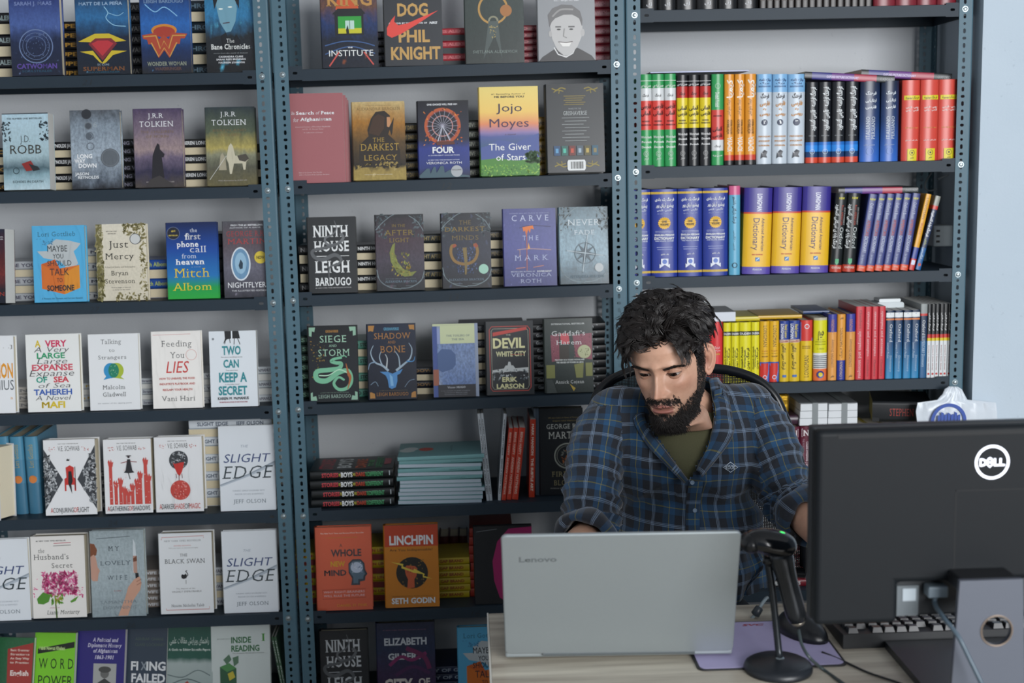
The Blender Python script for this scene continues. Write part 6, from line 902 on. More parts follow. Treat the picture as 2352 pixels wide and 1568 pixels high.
# shrink wrap on a few covers
def filmmat():
    m, N, L, B = newmat('clear_film'); N.remove(B); out = N['Material Output']
    tr = N.new('ShaderNodeBsdfTransparent'); gl = N.new('ShaderNodeBsdfGlossy'); gl.inputs['Roughness'].default_value = .12
    fr = N.new('ShaderNodeFresnel'); fr.inputs[0].default_value = 1.45; mx = N.new('ShaderNodeMixShader')
    t = N.new('ShaderNodeTexNoise'); t.inputs['Scale'].default_value = 14; t.inputs['Detail'].default_value = 2; t.inputs['Distortion'].default_value = 1.5
    tc = N.new('ShaderNodeTexCoord'); mp = N.new('ShaderNodeMapping'); mp.inputs['Scale'].default_value = (1.6, 1, .5); mp.inputs['Rotation'].default_value = (0, .5, 0)
    L.new(tc.outputs['Object'], mp.inputs[0]); L.new(mp.outputs[0], t.inputs[0])
    b = N.new('ShaderNodeBump'); b.inputs['Strength'].default_value = 1; b.inputs['Distance'].default_value = .012; L.new(t.outputs['Fac'], b.inputs['Height'])
    L.new(b.outputs['Normal'], gl.inputs['Normal']); L.new(b.outputs['Normal'], fr.inputs['Normal'])
    ad = N.new('ShaderNodeMath'); ad.operation = 'MULTIPLY_ADD'; ad.inputs[1].default_value = .28; ad.inputs[2].default_value = -.01; ad.use_clamp = True; L.new(fr.outputs[0], ad.inputs[0])
    L.new(ad.outputs[0], mx.inputs[0]); L.new(tr.outputs[0], mx.inputs[1]); L.new(gl.outputs[0], mx.inputs[2]); L.new(mx.outputs[0], out.inputs[0]); return m
FILM = filmmat()
def wrap(o):
    pr = next(c for c in o.children if c.name.startswith('cover')); bb = [V(c) for c in pr.bound_box]; x0 = min(b.x for b in bb); x1 = max(b.x for b in bb); h = max(b.z for b in bb); y0 = min(b.y for b in bb)
    vs = []; fs = []; n = 9
    for j in range(n):
        for i in range(n): vs.append((x0-.001+(x1-x0+.002)*i/(n-1), y0-.0022-.0014*rnd.random()*(0 < i < n-1), .001+h*j/(n-1)))
    for j in range(n-1):
        for i in range(n-1): fs.append((j*n+i, j*n+i+1, (j+1)*n+i+1, (j+1)*n+i))
    mk('shrink_wrap', vs, fs, FILM, o, None, True)
KEYW = ['wrapped', 'compass star', 'bronze trident', 'crescent moon', 'misty grey', 'pale horse', 'sky blue book with orange box and', 'red handwritten', 'red winged', 'black globe', 'violet blue', 'coral orange', 'flaming ferris', 'boxes, beside', 'glowing oval', 'stag']
for o in list(SC.objects):
    if o.type == 'EMPTY' and any(k in o.get('label', '') for k in KEYW) and o.get('category') == 'book' and 'face' not in o.get('group', '') and any(c.name.startswith('cover_print') for c in o.children) and o.rotation_euler.x < 0: wrap(o)

# ------------------------------------------------------------------ desk
def woodmat():
    m, N, L, B = newmat('pale_laminate'); B.inputs['Roughness'].default_value = .38
    g = N.new('ShaderNodeNewGeometry'); mp = N.new('ShaderNodeMapping'); mp.inputs['Scale'].default_value = (.9, 16, 16); L.new(g.outputs['Position'], mp.inputs[0])
    t = N.new('ShaderNodeTexNoise'); t.inputs['Scale'].default_value = 2.2; t.inputs['Detail'].default_value = 6; t.inputs['Roughness'].default_value = .6; L.new(mp.outputs[0], t.inputs[0])
    r = N.new('ShaderNodeValToRGB'); r.color_ramp.elements[0].position = .32; r.color_ramp.elements[0].color = (*lin('#8f8578'), 1); r.color_ramp.elements[1].position = .66; r.color_ramp.elements[1].color = (*lin('#c9c2b2'), 1)
    L.new(t.outputs['Fac'], r.inputs[0]); L.new(r.outputs[0], B.inputs['Base Color']); return m
WOOD = woodmat(); DZ = .8; DX0, DX1, DY0, DY1 = .016, 1.75, 1.42, 2.19
desk = thing('desk', ((DX0+DX1)/2, (DY0+DY1)/2, 0), 'pale wood laminate counter desk in front of the seated man', 'desk'); dc = desk.location
def dbox(name, a, b, m=WOOD, bev=.001): mb = MB(); mb.box(V(a)-dc, V(b)-dc, bev); return mb.build(name, m, desk)
dbox('desktop', (DX0+.003, DY0, DZ-.025), (DX1, DY1-.002, DZ))
dbox('edge_band', (DX0, DY0, DZ-.025), (DX0+.0028, DY1, DZ+.0002), mat('#d6d4cc', .4), .0003)
dbox('side_panel', (DX0+.01, DY0+.02, 0), (DX0+.03, DY1-.03, DZ-.0255))
dbox('side_panel', (DX1-.03, DY0+.02, 0), (DX1-.01, DY1-.03, DZ-.0255))
dbox('front_panel', (DX0+.031, DY0+.03, .06), (DX1-.031, DY0+.048, DZ-.0255))
# ------------------------------------------------------------------ mouse mat, mouse
PB = mat('#15171b', .6)
t = thing('mouse_mat', (.456, 2.0, DZ+.0003), 'lilac mouse mat with a black edge, partly under the laptop', 'mouse mat')
mb = MB(); mb.prism([(x, y) for x, y in rrect(-.117, -.1, .117, .1, .012)], 0, .0022, 2); mb.build('edge', PB, t)
mb = MB(); mb.prism([(x, y) for x, y in rrect(-.113, -.096, .113, .096, .01)], .0022, .0028, 2); mb.build('mat_surface', mat('#a39cc0', .7, 0, .05, 30), t)
pr = Print(lambda x, v, e: V((-.113+.226*x, .096-.192*v, .0029+e)), .85)
pr.item(('t', 'notebook computer', .4, .8, .9, .92, '#3a3560', 'b')); pr.item(('t', 'SVC', .45, .62, .06, .1, '#a03a44', 'b/')); pr.build('mat_lettering', t)
def ellipsoid(mb, c, r, n=20, m=12, rot=None, f=None):
    vs = []; fs = []
    for j in range(m+1):
        ph = pi*j/m
        for i in range(n):
            a = 2*pi*i/n; d = V((math.sin(ph)*math.cos(a), math.sin(ph)*math.sin(a), math.cos(ph)))
            if f: d = f(d)
            p = V((d.x*r[0], d.y*r[1], d.z*r[2]))
            if rot: p = rot @ p
            vs.append(V(c)+p)
    for j in range(m):
        for i in range(n): fs.append((j*n+i, (j+1)*n+i, (j+1)*n+(i+1) % n, j*n+(i+1) % n))
    mb.add(vs, fs)
BLK = mat('#121418', .32); BLKG = mat('#0e1014', .16, 0, 0, 60, 0, 0, .6)
t = thing('computer_mouse', (.535, 2.035, DZ+.0032), 'black computer mouse lying on the lilac mouse mat', 'mouse', rz=.45)
mb = MB(); ellipsoid(mb, (0, 0, 0), (.031, .056, .036), 24, 14, None, lambda d: V((d.x, d.y, max(d.z, 0)*(1+.15*d.y)))); mb.build('shell', BLK, t, True)
mb = MB(); mb.prism([(.006*math.cos(k*pi/8), .006*math.sin(k*pi/8)) for k in range(16)], -.004, .004, 0)
w_ = mb.build('scroll_wheel', mat('#3c4450', .4), t); w_.location = (0, .028, .03)
def cable(name, pts, r, m, label, cat='cable', parent=None):
    mb = MB(); P_ = spline(pts, 8); o = P_[len(P_)//2] if parent is None else V((0, 0, 0))
    mb.tube([p-o for p in P_], r, 8); ob = mb.build(name, m, parent, True)
    if parent is None: ob.location = o; tag(ob, label, cat)
    return ob
cz = lambda u, v, r=.0022: PZ(u, v, DZ+r)
cable('mouse_cable', [cz(1888, 1497, .004), cz(1915, 1508), cz(1944, 1521), cz(1994, 1544), cz(2065, 1568), cz(2120, 1590)], .0018, PB, 'thin black mouse cable running right across the desk')
cable('scanner_cable', [PY(1834, 1446, 1.9), PY(1842, 1480, 1.88), PY(1860, 1510, 1.86)]+[cz(1890, 1536, .003), cz(1935, 1568, .003), cz(1980, 1600, .003)], .0026, mat('#3c4648', .4), 'grey coiled scanner cable running down to the desk front')
# laptop power lead
t = thing('power_lead', cz(1742, 1440), 'grey laptop power lead with a plug and ferrite beside the laptop', 'cable')
o0 = V(t.location); pts = [V((.39, 2.13, DZ+.009)), PY(1700, 1433, 2.13), PY(1722, 1424, 2.125), PY(1735, 1410, 2.12), PY(1745, 1395, 2.12), PY(1756, 1378, 2.13), PY(1762, 1372, 2.2), PY(1762, 1376, 2.3)]
mb = MB(); mb.tube([p-o0 for p in spline(pts, 6)], .003, 8); mb.build('lead', mat('#7f8c92', .4), t, True)
mb = MB(); a, b = PY(1733, 1413, 2.12)-o0, PY(1746, 1393, 2.12)-o0; mb.tube([a, a+(b-a)*.1, a+(b-a)*.9, b], [.004, .008, .007, .004], 10); mb.build('ferrite', mat('#2b3238', .4), t, True)

# ------------------------------------------------------------------ laptop
LH, LR = V((.042, 1.968, DZ)), V((.402, 1.950, DZ)); lw = (LR-LH).length; lyaw = math.atan2(LR.y-LH.y, LR.x-LH.x)
lap = thing('laptop', ((LH.x+LR.x)/2, (LH.y+LR.y)/2, DZ+.0032), 'open silver laptop with its lid back to the viewer', 'laptop', rz=lyaw)
SIL = mat('#9ba3a6', .42, .55, .02, 400); lh = .232; lean = math.radians(20)
mb = MB(); mb.box((-lw/2, 0, .0025), (lw/2, .245, .017), .003); mb.build('base', SIL, lap)
lid = MB(); lid.prism([(x, z) for x, z in rrect(-lw/2, 0, lw/2, lh, .008)], -.0035, .0035)
bm = bmesh.new(); 
lo = lid.build('lid', SIL, lap); lo.location = (0, -.004, .012); lo.rotation_euler = (lean, 0, 0)
m_ = lo.modifiers.new('b', 'BEVEL'); m_.width = .0025; m_.segments = 3
mb = MB(); mb.prism([(x, z) for x, z in rrect(-lw/2+.006, .01, lw/2-.006, lh-.008, .003)], .0036, .0042); so = mb.build('screen', mat('#14181d', .15), lo)
pr = Print(lambda x, v, e: V((-lw/2+lw*x, -.0036-e, lh*(1-v))), lh/lw)
pr.item(('t', 'Lenovo', .072, .232, .172, .212, mat('#6f7678', .35, .3), 'b')); q = pr.build('lid_lettering', lo)
mb = MB(); mb.tube([(-.12, -.002, .012), (.12, -.002, .012)], .006, 10); mb.build('hinge', mat('#5c6366', .4), lap)
km = MB(); km.box((-.0075, -.0075, 0), (.0075, .0075, .002), .0006); kme = edges_mesh('key', km, BLK)
for r_ in range(5):
    for c_ in range(15): k = link('key', kme, lap); k.location = (-.138+c_*.0192, .05+r_*.0185, .0172)
mb = MB(); mb.box((-.05, .165, .0171), (.05, .228, .0176)); mb.build('touchpad', mat('#80888b', .3, .4), lap)
for x in (-.15, .15):
    for y in (.02, .22): mb = MB(); mb.box((x-.006, y-.003, 0), (x+.006, y+.003, .0026)); mb.build('rubber_foot', PB, lap)

# ------------------------------------------------------------------ barcode scanner on its gooseneck stand
sc = thing('scanner_stand', (.462, 1.895, DZ+.0003), 'black gooseneck scanner stand on a round base at the desk front', 'stand'); s0 = V(sc.location)
def lathe(mb, prof, n=32, c=(0, 0, 0)):
    vs = []; fs = []
    for r, z in prof:
        for k in range(n): vs.append(V(c)+V((r*math.cos(2*pi*k/n), r*math.sin(2*pi*k/n), z)))
    for j in range(len(prof)-1):
        for k in range(n): fs.append((j*n+k, j*n+(k+1) % n, (j+1)*n+(k+1) % n, (j+1)*n+k))
    fs += [tuple(range(n))[::-1], tuple((len(prof)-1)*n+k for k in range(n))]; mb.add(vs, fs)
mb = MB(); lathe(mb, [(.052, 0), (.053, .004), (.051, .010), (.044, .014), (.02, .018), (.012, .020)]); mb.build('round_base', mat('#181c22', .4), sc, True)
gp = [PY(1791, 1541, 1.893), PY(1788, 1490, 1.90), PY(1781, 1420, 1.905), PY(1773, 1350, 1.905), PY(1764, 1292, 1.905)]
gp[0].z = max(gp[0].z, DZ+.018)
mb = MB(); P_ = spline(gp, 24); 
rs = [.0052+.0006*(i % 2) for i in range(len(P_))]; mb.tube([p-s0 for p in P_], rs, 12); mb.build('gooseneck', mat('#23282d', .3, .4), sc, True)
mb = MB(); lathe(mb, [(.008, 0), (.0085, .004), (.006, .008)], 12, gp[0]-s0-V((0, 0, .004))); mb.build('collar', mat('#8f989c', .25, .9), sc, True)
hd = thing('barcode_scanner', PY(1836, 1440, 1.9), 'glossy black handheld barcode scanner hanging in its stand', 'barcode scanner'); h0 = V(hd.location)
ha, hb = PY(1790, 1262, 1.9)-h0, PY(1832, 1425, 1.9)-h0
mb = MB(); K_ = 12; vs = [ha+(hb-ha)*(i/K_) for i in range(K_+1)]; rr = [.0180, .0188, .0184, .0172, .0162, .0157, .0156, .0158, .0160, .0162, .0162, .0156, .013]
mb.tube(vs, rr, 24); mb.build('handle', mat('#34373b', .24, .55), hd, True)
ax = (PY(1838, 1262, 1.9)-PY(1702, 1236, 1.9)).normalized(); ctr = PY(1768, 1248, 1.9)-h0; yv = V((0, 1, 0)); zv = ax.cross(yv).normalized(); yv = zv.cross(ax)
R3 = M((ax, yv, zv)).transposed()
if R3.col[2].z < 0: R3.col[2] = -R3.col[2]; R3.col[1] = -R3.col[1]
mb = MB(); ellipsoid(mb, ctr, (.042, .027, .021), 32, 20, R3, lambda d: V((math.copysign(abs(d.x)**.8, d.x), d.y, d.z*(1.1 if d.z > 0 else .85)*(1+.12*d.x)))); mb.build('head', BLKG, hd, True)
mb = MB(); ellipsoid(mb, ctr+R3 @ V((-.03, 0, -.004)), (.016, .025, .016), 20, 12, R3); mb.build('nose_cap', BLK, hd, True)
mb = MB(); ellipsoid(mb, ctr+R3 @ V((.012, -.004, .0205)), (.008, .005, .0025), 16, 8, R3); o = mb.build('status_light', mat('#35d060', .3, 0, 0, 60, 0, 2.2), hd, True); o['label'] = 'lit green status light'
mb = MB(); mb.tube([hb, hb+(hb-ha).normalized()*.006], [.0125, .009], 16); mb.build('end_cap', mat('#8b8478', .3, .6), hd, True)
mb = MB(); mb.tube([PY(1760, 1296, 1.905)-s0, PY(1768, 1280, 1.905)-s0], [.007, .010], 12); mb.build('cradle', BLK, sc, True)

# ------------------------------------------------------------------ monitor
MY = 1.72; tl, bl_ = PY(1870, 985, MY), PY(1862, 1430, MY); cxm = PY(2283, 1200, MY).x; mx0 = tl.x; mx1 = 2*cxm-mx0; mz1 = tl.z; mz0 = bl_.z
mon = thing('computer_monitor', (cxm, 1.70, DZ+.0002), 'black desktop monitor seen from behind with a lit round logo', 'monitor'); m0 = V(mon.location)
PLA = mat('#12161a', .55, 0, .04, 2500, 0, 0, .2)
mb = MB(); mb.box(V((mx0, MY+.012, mz0))-m0, V((mx1, MY+.034, mz1))-m0, .004); mb.build('screen_panel', mat('#1d2126', .45), mon)
mb = MB(); mb.box(V((mx0+.01, MY+.0342, mz0+.02))-m0, V((mx1-.01, MY+.035, mz1-.012))-m0); mb.build('screen', mat('#3a4a5a', .2), mon)
rl = PY(2055, 1332, MY)
def shell(name, a, b): mb = MB(); mb.box(V(a)-m0, V(b)-m0, .007); return mb.build(name, PLA, mon)
yb = MY-.014
shc = MB(); bx0, bx1 = rl.x, 2*cxm-rl.x
outl = [(mx0, mz0), (bx0, mz0), (bx0, rl.z), (bx1, rl.z), (bx1, mz0), (mx1, mz0), (mx1, mz1), (mx0, mz1)]
shc.prism([(x-m0.x, z-m0.z) for x, z in outl], yb-m0.y, MY+.012-m0.y); so = shc.build('back_shell', PLA, mon); b_ = so.modifiers.new('b', 'BEVEL'); b_.width = .008; b_.segments = 4
mb = MB(); a = PY(1925, 1001, yb); mb.box((a.x-m0.x, yb-.0006-m0.y, a.z-m0.z-.004), (mx1-.03-m0.x, yb+.002-m0.y, a.z-m0.z+.001)); mb.build('vent_slot', mat('#101316', .7), mon)
a = PY(2195, 1126, yb); mb = MB(); g = .0012; w2 = 2*cxm-a.x; zb_ = rl.z+.004
mb.box((a.x-m0.x, yb-.0003-m0.y, zb_-m0.z), (a.x+g-m0.x, yb+.001-m0.y, a.z-m0.z)); mb.box((a.x-m0.x, yb-.0003-m0.y, a.z-g-m0.z), (w2-m0.x, yb+.001-m0.y, a.z-m0.z)); mb.build('cover_seam', mat('#0d0f12', .7), mon)
lc = PY(2279, 1061, yb-.001)-m0; EM = mat('#eef2ff', .4, 0, 0, 60, 0, 1.6); mb = MB(); r = .0238; n = 48
for i in range(n):
    a0, a1 = 2*pi*i/n, 2*pi*(i+1)/n; mb.add([lc+V((q*math.cos(t_), -.0002, q*math.sin(t_))) for q, t_ in ((r, a0), (r, a1), (r-.0032, a1), (r-.0032, a0))], [(0, 1, 2, 3)])
mb.build('logo_ring', EM, mon)['label'] = 'glowing white logo ring'
pr = Print(lambda x, v, e: lc+V((-.0175+.035*x, -.0004-e, .0175-.035*v)), 1)
pr.item(('t', 'D', .0, .27, .36, .64, EM, 'b')); pr.item(('t', 'LL', .56, 1.0, .36, .64, EM, 'b'))
pr.item(('l', [.4, .32, .22, .5, .4, .68, .58, .5, .4, .32], .07, EM)); pr.item(('l', [.28, .5, .54, .5], .06, EM)); pr.build('logo_lettering', mon)
# recess with ports
def mp(name, a, b, m, bev=0): mb = MB(); mb.box(V(a)-m0, V(b)-m0, bev); return mb.build(name, m, mon)
pa = PY(2060, 1345, MY+.009); pb = PY(2108, 1412, MY+.009)
mp('port_panel', (pa.x, MY+.008, pb.z), (pb.x, MY+.0119, pa.z), mat('#5f676c', .5))
mp('port_label', (pa.x+.008, MY+.0072, pa.z-.022), (pb.x-.004, MY+.0079, pa.z-.004), mat('#a9b4bc', .5))
vg = PY(2150, 1352, MY-.002); mb = MB(); mb.box(V((vg.x-.014, MY-.012, vg.z-.01))-m0, V((vg.x+.014, MY+.01, vg.z+.006))-m0, .002); mb.build('cable_plug', mat('#6f7c86', .4), mon)
# stand
ny = 1.655; tlk, trk = PY(2205, 1334, ny), PY(2350, 1330, ny); hc = PY(2289, 1448, ny); hr = .0205
bz = DZ+.012; wtop = (trk.x-tlk.x)/2; cx = (tlk.x+trk.x)/2; NECK = mat('#565b66', .42, .1)
mb = MB(); n = 32; hole = [(hc.x+hr*math.cos(2*pi*k/n), hc.z+hr*math.sin(2*pi*k/n)) for k in range(n)]
out = []
for k in range(n):
    c_, s_ = math.cos(2*pi*k/n), math.sin(2*pi*k/n); ts = []
    zt, zb2 = tlk.z, bz
    def wid(z): return wtop+(zt-z)*.05
    if s_ > 1e-6: ts.append((zt-hc.z)/s_)
    if s_ < -1e-6: ts.append((zb2-hc.z)/s_)
    for sg in (1, -1):
        # x = cx + sg*(wtop+(zt-z)*.05)
        den = c_+sg*.05*s_
        if abs(den) > 1e-6:
            tt = (cx+sg*(wtop+(zt-hc.z)*.05)-hc.x)/den
            if tt > 0: ts.append(tt)
    tt = min(ts); out.append((hc.x+tt*c_, hc.z+tt*s_))
for cxx, czz in ((cx-wid(zt), zt), (cx+wid(zt), zt), (cx-wid(bz), bz), (cx+wid(bz), bz)):
    k = min(range(n), key=lambda i: (out[i][0]-cxx)**2+(out[i][1]-czz)**2); out[k] = (cxx, czz)
vs = [V((x, y_, z))-m0 for y_ in (ny, ny+.008) for L_ in (hole, out) for x, z in L_]
fs = []
for k in range(n):
    j = (k+1) % n; fs += [(k, j, n+j, n+k), (2*n+k, 3*n+k, 3*n+j, 2*n+j), (k, 2*n+k, 2*n+j, j), (n+k, n+j, 3*n+j, 3*n+k)]
mb.add(vs, fs); mb.build('stand_neck', NECK, mon)
mb = MB(); mb.tube([V((hc.x+(hr+.0008)*math.cos(2*pi*k/n), ny-.0005, hc.z+(hr+.0008)*math.sin(2*pi*k/n)))-m0 for k in range(n+1)], .0012, 6, False); mb.build('hole_rim', mat('#9a8a7c', .3, .5), mon)
mb = MB(); mb.box(V((cx-.04, ny+.008, tlk.z-.02))-m0, V((cx+.04, MY+.011, tlk.z+.0))-m0, .003); mb.build('stand_bracket', mat('#17191d', .5), mon)
mb = MB(); mb.prism([(x-m0.x, y_-m0.y) for x, y_ in ((.652, 1.965), (.652, 1.60), (.90, 1.60), (.90, 1.965))], .0002, .012, 2); mb.build('stand_base', mat('#1b1f25', .35), mon)
cable('monitor_cable', [PY(2152, 1362, MY-.008), PY(2147, 1385, MY-.01), PY(2165, 1415, 1.665), PY(2200, 1460, 1.635), PY(2228, 1515, 1.625), PY(2254, 1568, 1.615), PY(2275, 1610, 1.6)], .0033, mat('#4a5a66', .4), 'thick grey monitor cable hanging in front of the stand')
a = PZ(2335, 1535, DZ); o = None
t = thing('adapter_plug', (a.x, a.y-.02, DZ+.0005), 'dark blurred plug at the bottom right corner of the desk', 'plug', rz=-.7); t.location = PZ(2345, 1565, DZ+.0005)
mb = MB(); mb.tube([(-.03, 0, .012), (0, 0, .013), (.03, 0, .012)], [.007, .011, .009], 12); mb.build('plug_body', mat('#12151c', .5), t, True)
# ------------------------------------------------------------------ keyboard
kx0, kx1, ky0, ky1 = .585, 1.035, 1.969, 2.112
kb = thing('keyboard', ((kx0+kx1)/2, (ky0+ky1)/2, DZ+.0005), 'black desktop keyboard lying under the monitor', 'keyboard'); k0 = V(kb.location)
mb = MB(); mb.prism([(ky0-k0.y, 0), (ky1-k0.y, 0), (ky1-k0.y, .012), (ky0-k0.y, .024)], kx0-k0.x, kx1-k0.x, 0); mb.build('keyboard_case', mat('#14171b', .45), kb)
km = MB(); w_, d_, h_ = .0083, .0083, .008
km.add([(-w_, -d_, 0), (w_, -d_, 0), (w_, d_, 0), (-w_, d_, 0), (-w_*.75, -d_*.7, h_), (w_*.75, -d_*.7, h_), (w_*.75, d_*.75, h_), (-w_*.75, d_*.75, h_)], [(0, 1, 5, 4), (1, 2, 6, 5), (2, 3, 7, 6), (3, 0, 4, 7), (4, 5, 6, 7)])
kme = edges_mesh('key', km, mat('#1b1f25', .38))
for r_ in range(6):
    y_ = ky0+.016+r_*.0205-(0 if r_ else .003); zz = .024-(y_-ky0)/(ky1-ky0)*.012
    for c_ in range(22):
        x_ = kx0+.018+c_*.0197
        if (r_ == 0 and c_ in (1, 6, 11, 15)) or (c_ == 15 and r_ > 1) or (r_ == 5 and c_ in (4, 5, 6, 7, 8)): continue
        k = link('key', kme, kb); k.location = (x_-k0.x, y_-k0.y, zz); k.rotation_euler = (-.083, 0, 0)
mb = MB(); mb.box((kx0+.018+4*.0197-.008-k0.x, ky0+.016+5*.0205-.008-k0.y, .0125), (kx0+.018+8*.0197+.008-k0.x, ky0+.016+5*.0205+.008-k0.y, .020), .002); mb.build('space_bar', mat('#1b1f25', .38), kb)

# ------------------------------------------------------------------ office chair
def meshmat():
    m, N, L, B = newmat('chair_mesh'); out = N['Material Output']; B.inputs['Base Color'].default_value = (*lin('#0f1114'), 1); B.inputs['Roughness'].default_value = .6
    tc = N.new('ShaderNodeTexCoord'); sp = N.new('ShaderNodeSeparateXYZ'); L.new(tc.outputs['Object'], sp.inputs[0])
    def wave(o_, k):
        a = N.new('ShaderNodeMath'); a.operation = 'MULTIPLY'; a.inputs[1].default_value = k; L.new(o_, a.inputs[0])
        s = N.new('ShaderNodeMath'); s.operation = 'SINE'; L.new(a.outputs[0], s.inputs[0]); return s.outputs[0]
    p = N.new('ShaderNodeMath'); p.operation = 'ADD'; L.new(sp.outputs[0], p.inputs[0]); L.new(sp.outputs[2], p.inputs[1])
    q = N.new('ShaderNodeMath'); q.operation = 'SUBTRACT'; L.new(sp.outputs[0], q.inputs[0]); L.new(sp.outputs[2], q.inputs[1])
    x = N.new('ShaderNodeMath'); x.operation = 'MULTIPLY'; L.new(wave(p.outputs[0], 950), x.inputs[0]); L.new(wave(q.outputs[0], 950), x.inputs[1])
    g = N.new('ShaderNodeMath'); g.operation = 'GREATER_THAN'; g.inputs[1].default_value = .62; L.new(x.outputs[0], g.inputs[0])
    tr = N.new('ShaderNodeBsdfTransparent'); mx = N.new('ShaderNodeMixShader'); L.new(g.outputs[0], mx.inputs[0]); L.new(B.outputs[0], mx.inputs[1]); L.new(tr.outputs[0], mx.inputs[2]); L.new(mx.outputs[0], out.inputs[0]); return m
ch = thing('office_chair', (.41, 2.52, 0), 'black mesh back office chair behind the seated man', 'chair'); c0 = V(ch.location)
CY = 2.74
rim = [PY(u, v, CY) for u, v in ((1356, 1300), (1352, 1180), (1356, 1040), (1366, 940), (1385, 900), (1425, 872), (1500, 852), (1624, 852), (1686, 856), (1739, 873), (1774, 904), (1795, 950), (1812, 1000), (1828, 1060), (1838, 1150), (1836, 1300))]
def bow(p): return V((p.x, CY+.05*(1-((p.x-.41)/.22)**2), p.z))
rim = [bow(p) for p in rim]
RM = spline(rim, 6); mb = MB(); mb.tube([p-c0 for p in RM]+[RM[0]-c0], .011, 10); mb.build('back_frame', mat('#121418', .3), ch, True)
vs = []; fs = []; n = 14; zlo = rim[0].z
ctr = V((.41, CY+.05, (zlo+rim[7].z)/2))
for k in range(n+1):
    for p in RM: q = ctr.lerp(p, k/n); vs.append(bow(q)-c0)
m_ = len(RM)
for k in range(n):
    for i in range(m_): fs.append((k*m_+i, k*m_+(i+1) % m_, (k+1)*m_+(i+1) % m_, (k+1)*m_+i))
mk('mesh_back', vs, fs, meshmat(), ch, None, True)
mb = MB(); mb.box((-.24, -.2, .44), (.24, .25, .49), .03); mb.build('seat_cushion', mat('#16181c', .8, 0, .1, 300), ch)
mb = MB(); mb.tube([(0, .24, .45), (0, .31, .47), (0, .325, .62), (0, .285, .8)], .018, 10); mb.build('back_bracket', mat('#121418', .4), ch, True)
mb = MB(); mb.tube([(0, 0, .1), (0, 0, .44)], .025, 14); mb.build('gas_column', mat('#33373c', .3, .8), ch, True)
for k in range(5):
    a = 2*pi*k/5+.3; d = V((math.cos(a), math.sin(a), 0)); mb = MB(); mb.tube([V((0, 0, .12)), d*.15+V((0, 0, .1)), d*.28+V((0, 0, .075))], [.025, .018, .013], 10); mb.build('leg', mat('#121418', .4), ch, True)
    mb = MB(); p = d*.28; s_ = V((-d.y, d.x, 0)); mb.tube([p+s_*.022+V((0, 0, .028)), p-s_*.022+V((0, 0, .028))], .027, 16); mb.build('caster', mat('#0c0d0f', .4), ch, True)

spines('B', 5, [1012, 1034, 1056, 1076], 1232, 'dark red hardcover', 'standing behind the yellow paperbacks', B_('#4a1d1c', ()), y=YF+.235, d=.09)
# ------------------------------------------------------------------ the man
SMC = lambda a, b, t: max(0., min(1., (t-a)/(b-a)))**2*(3-2*max(0., min(1., (t-a)/(b-a))))
def interp(tab, t):
    if t <= tab[0][0]: return tab[0][1]
    for (a, p), (b, q) in zip(tab, tab[1:]):
        if t <= b: s = (t-a)/(b-a); s = s*s*(3-2*s)*.5+s*.5; return p+(q-p)*s
    return tab[-1][1]
TH, AL = math.radians(-27), math.radians(14)
HR = M.Rotation(TH, 3, 'Z') @ M.Rotation(AL, 3, 'X') @ M.Rotation(math.radians(-4), 3, 'Y')
EYE = PY(1511, 861, 2.42); HCTR = EYE-HR @ V((0, -.079, 0))
root = thing('person', (.42, 2.60, 0), 'seated bearded man with dark curly hair in a blue plaid shirt leaning over a laptop', 'person'); p0 = V(root.location)
TA = [(-.24, .060), (-.20, .058), (-.15, .056), (-.128, .055), (-.122, .050), (-.115, .041), (-.105, .039), (-.09, .047), (-.07, .0565), (-.045, .0655), (-.02, .071), (0, .0725), (.02, .0735), (.045, .073), (.07, .067), (.09, .056), (.103, .042), (.111, .026), (.1145, .012), (.1155, .001)]
TF = [(-.24, .036), (-.20, .030), (-.15, .026), (-.134, .032), (-.127, .050), (-.121, .070), (-.112, .083), (-.10, .086), (-.085, .083), (-.07, .084), (-.045, .083), (-.02, .083), (0, .084), (.02, .088), (.045, .0885), (.07, .080), (.09, .064), (.103, .047), (.111, .029), (.1145, .013), (.1155, .001)]
TB = [(-.24, .075), (-.20, .066), (-.15, .062), (-.115, .060), (-.08, .066), (-.045, .080), (-.01, .093), (.02, .099), (.045, .098), (.07, .088), (.09, .071), (.103, .053), (.111, .033), (.1145, .014), (.1155, .001)]
g2 = lambda x, z, cx, cz, sx, sz: math.exp(-((x-cx)/sx)**2-((z-cz)/sz)**2)
EX, ER, EYC = .0293, .0122, -.0655
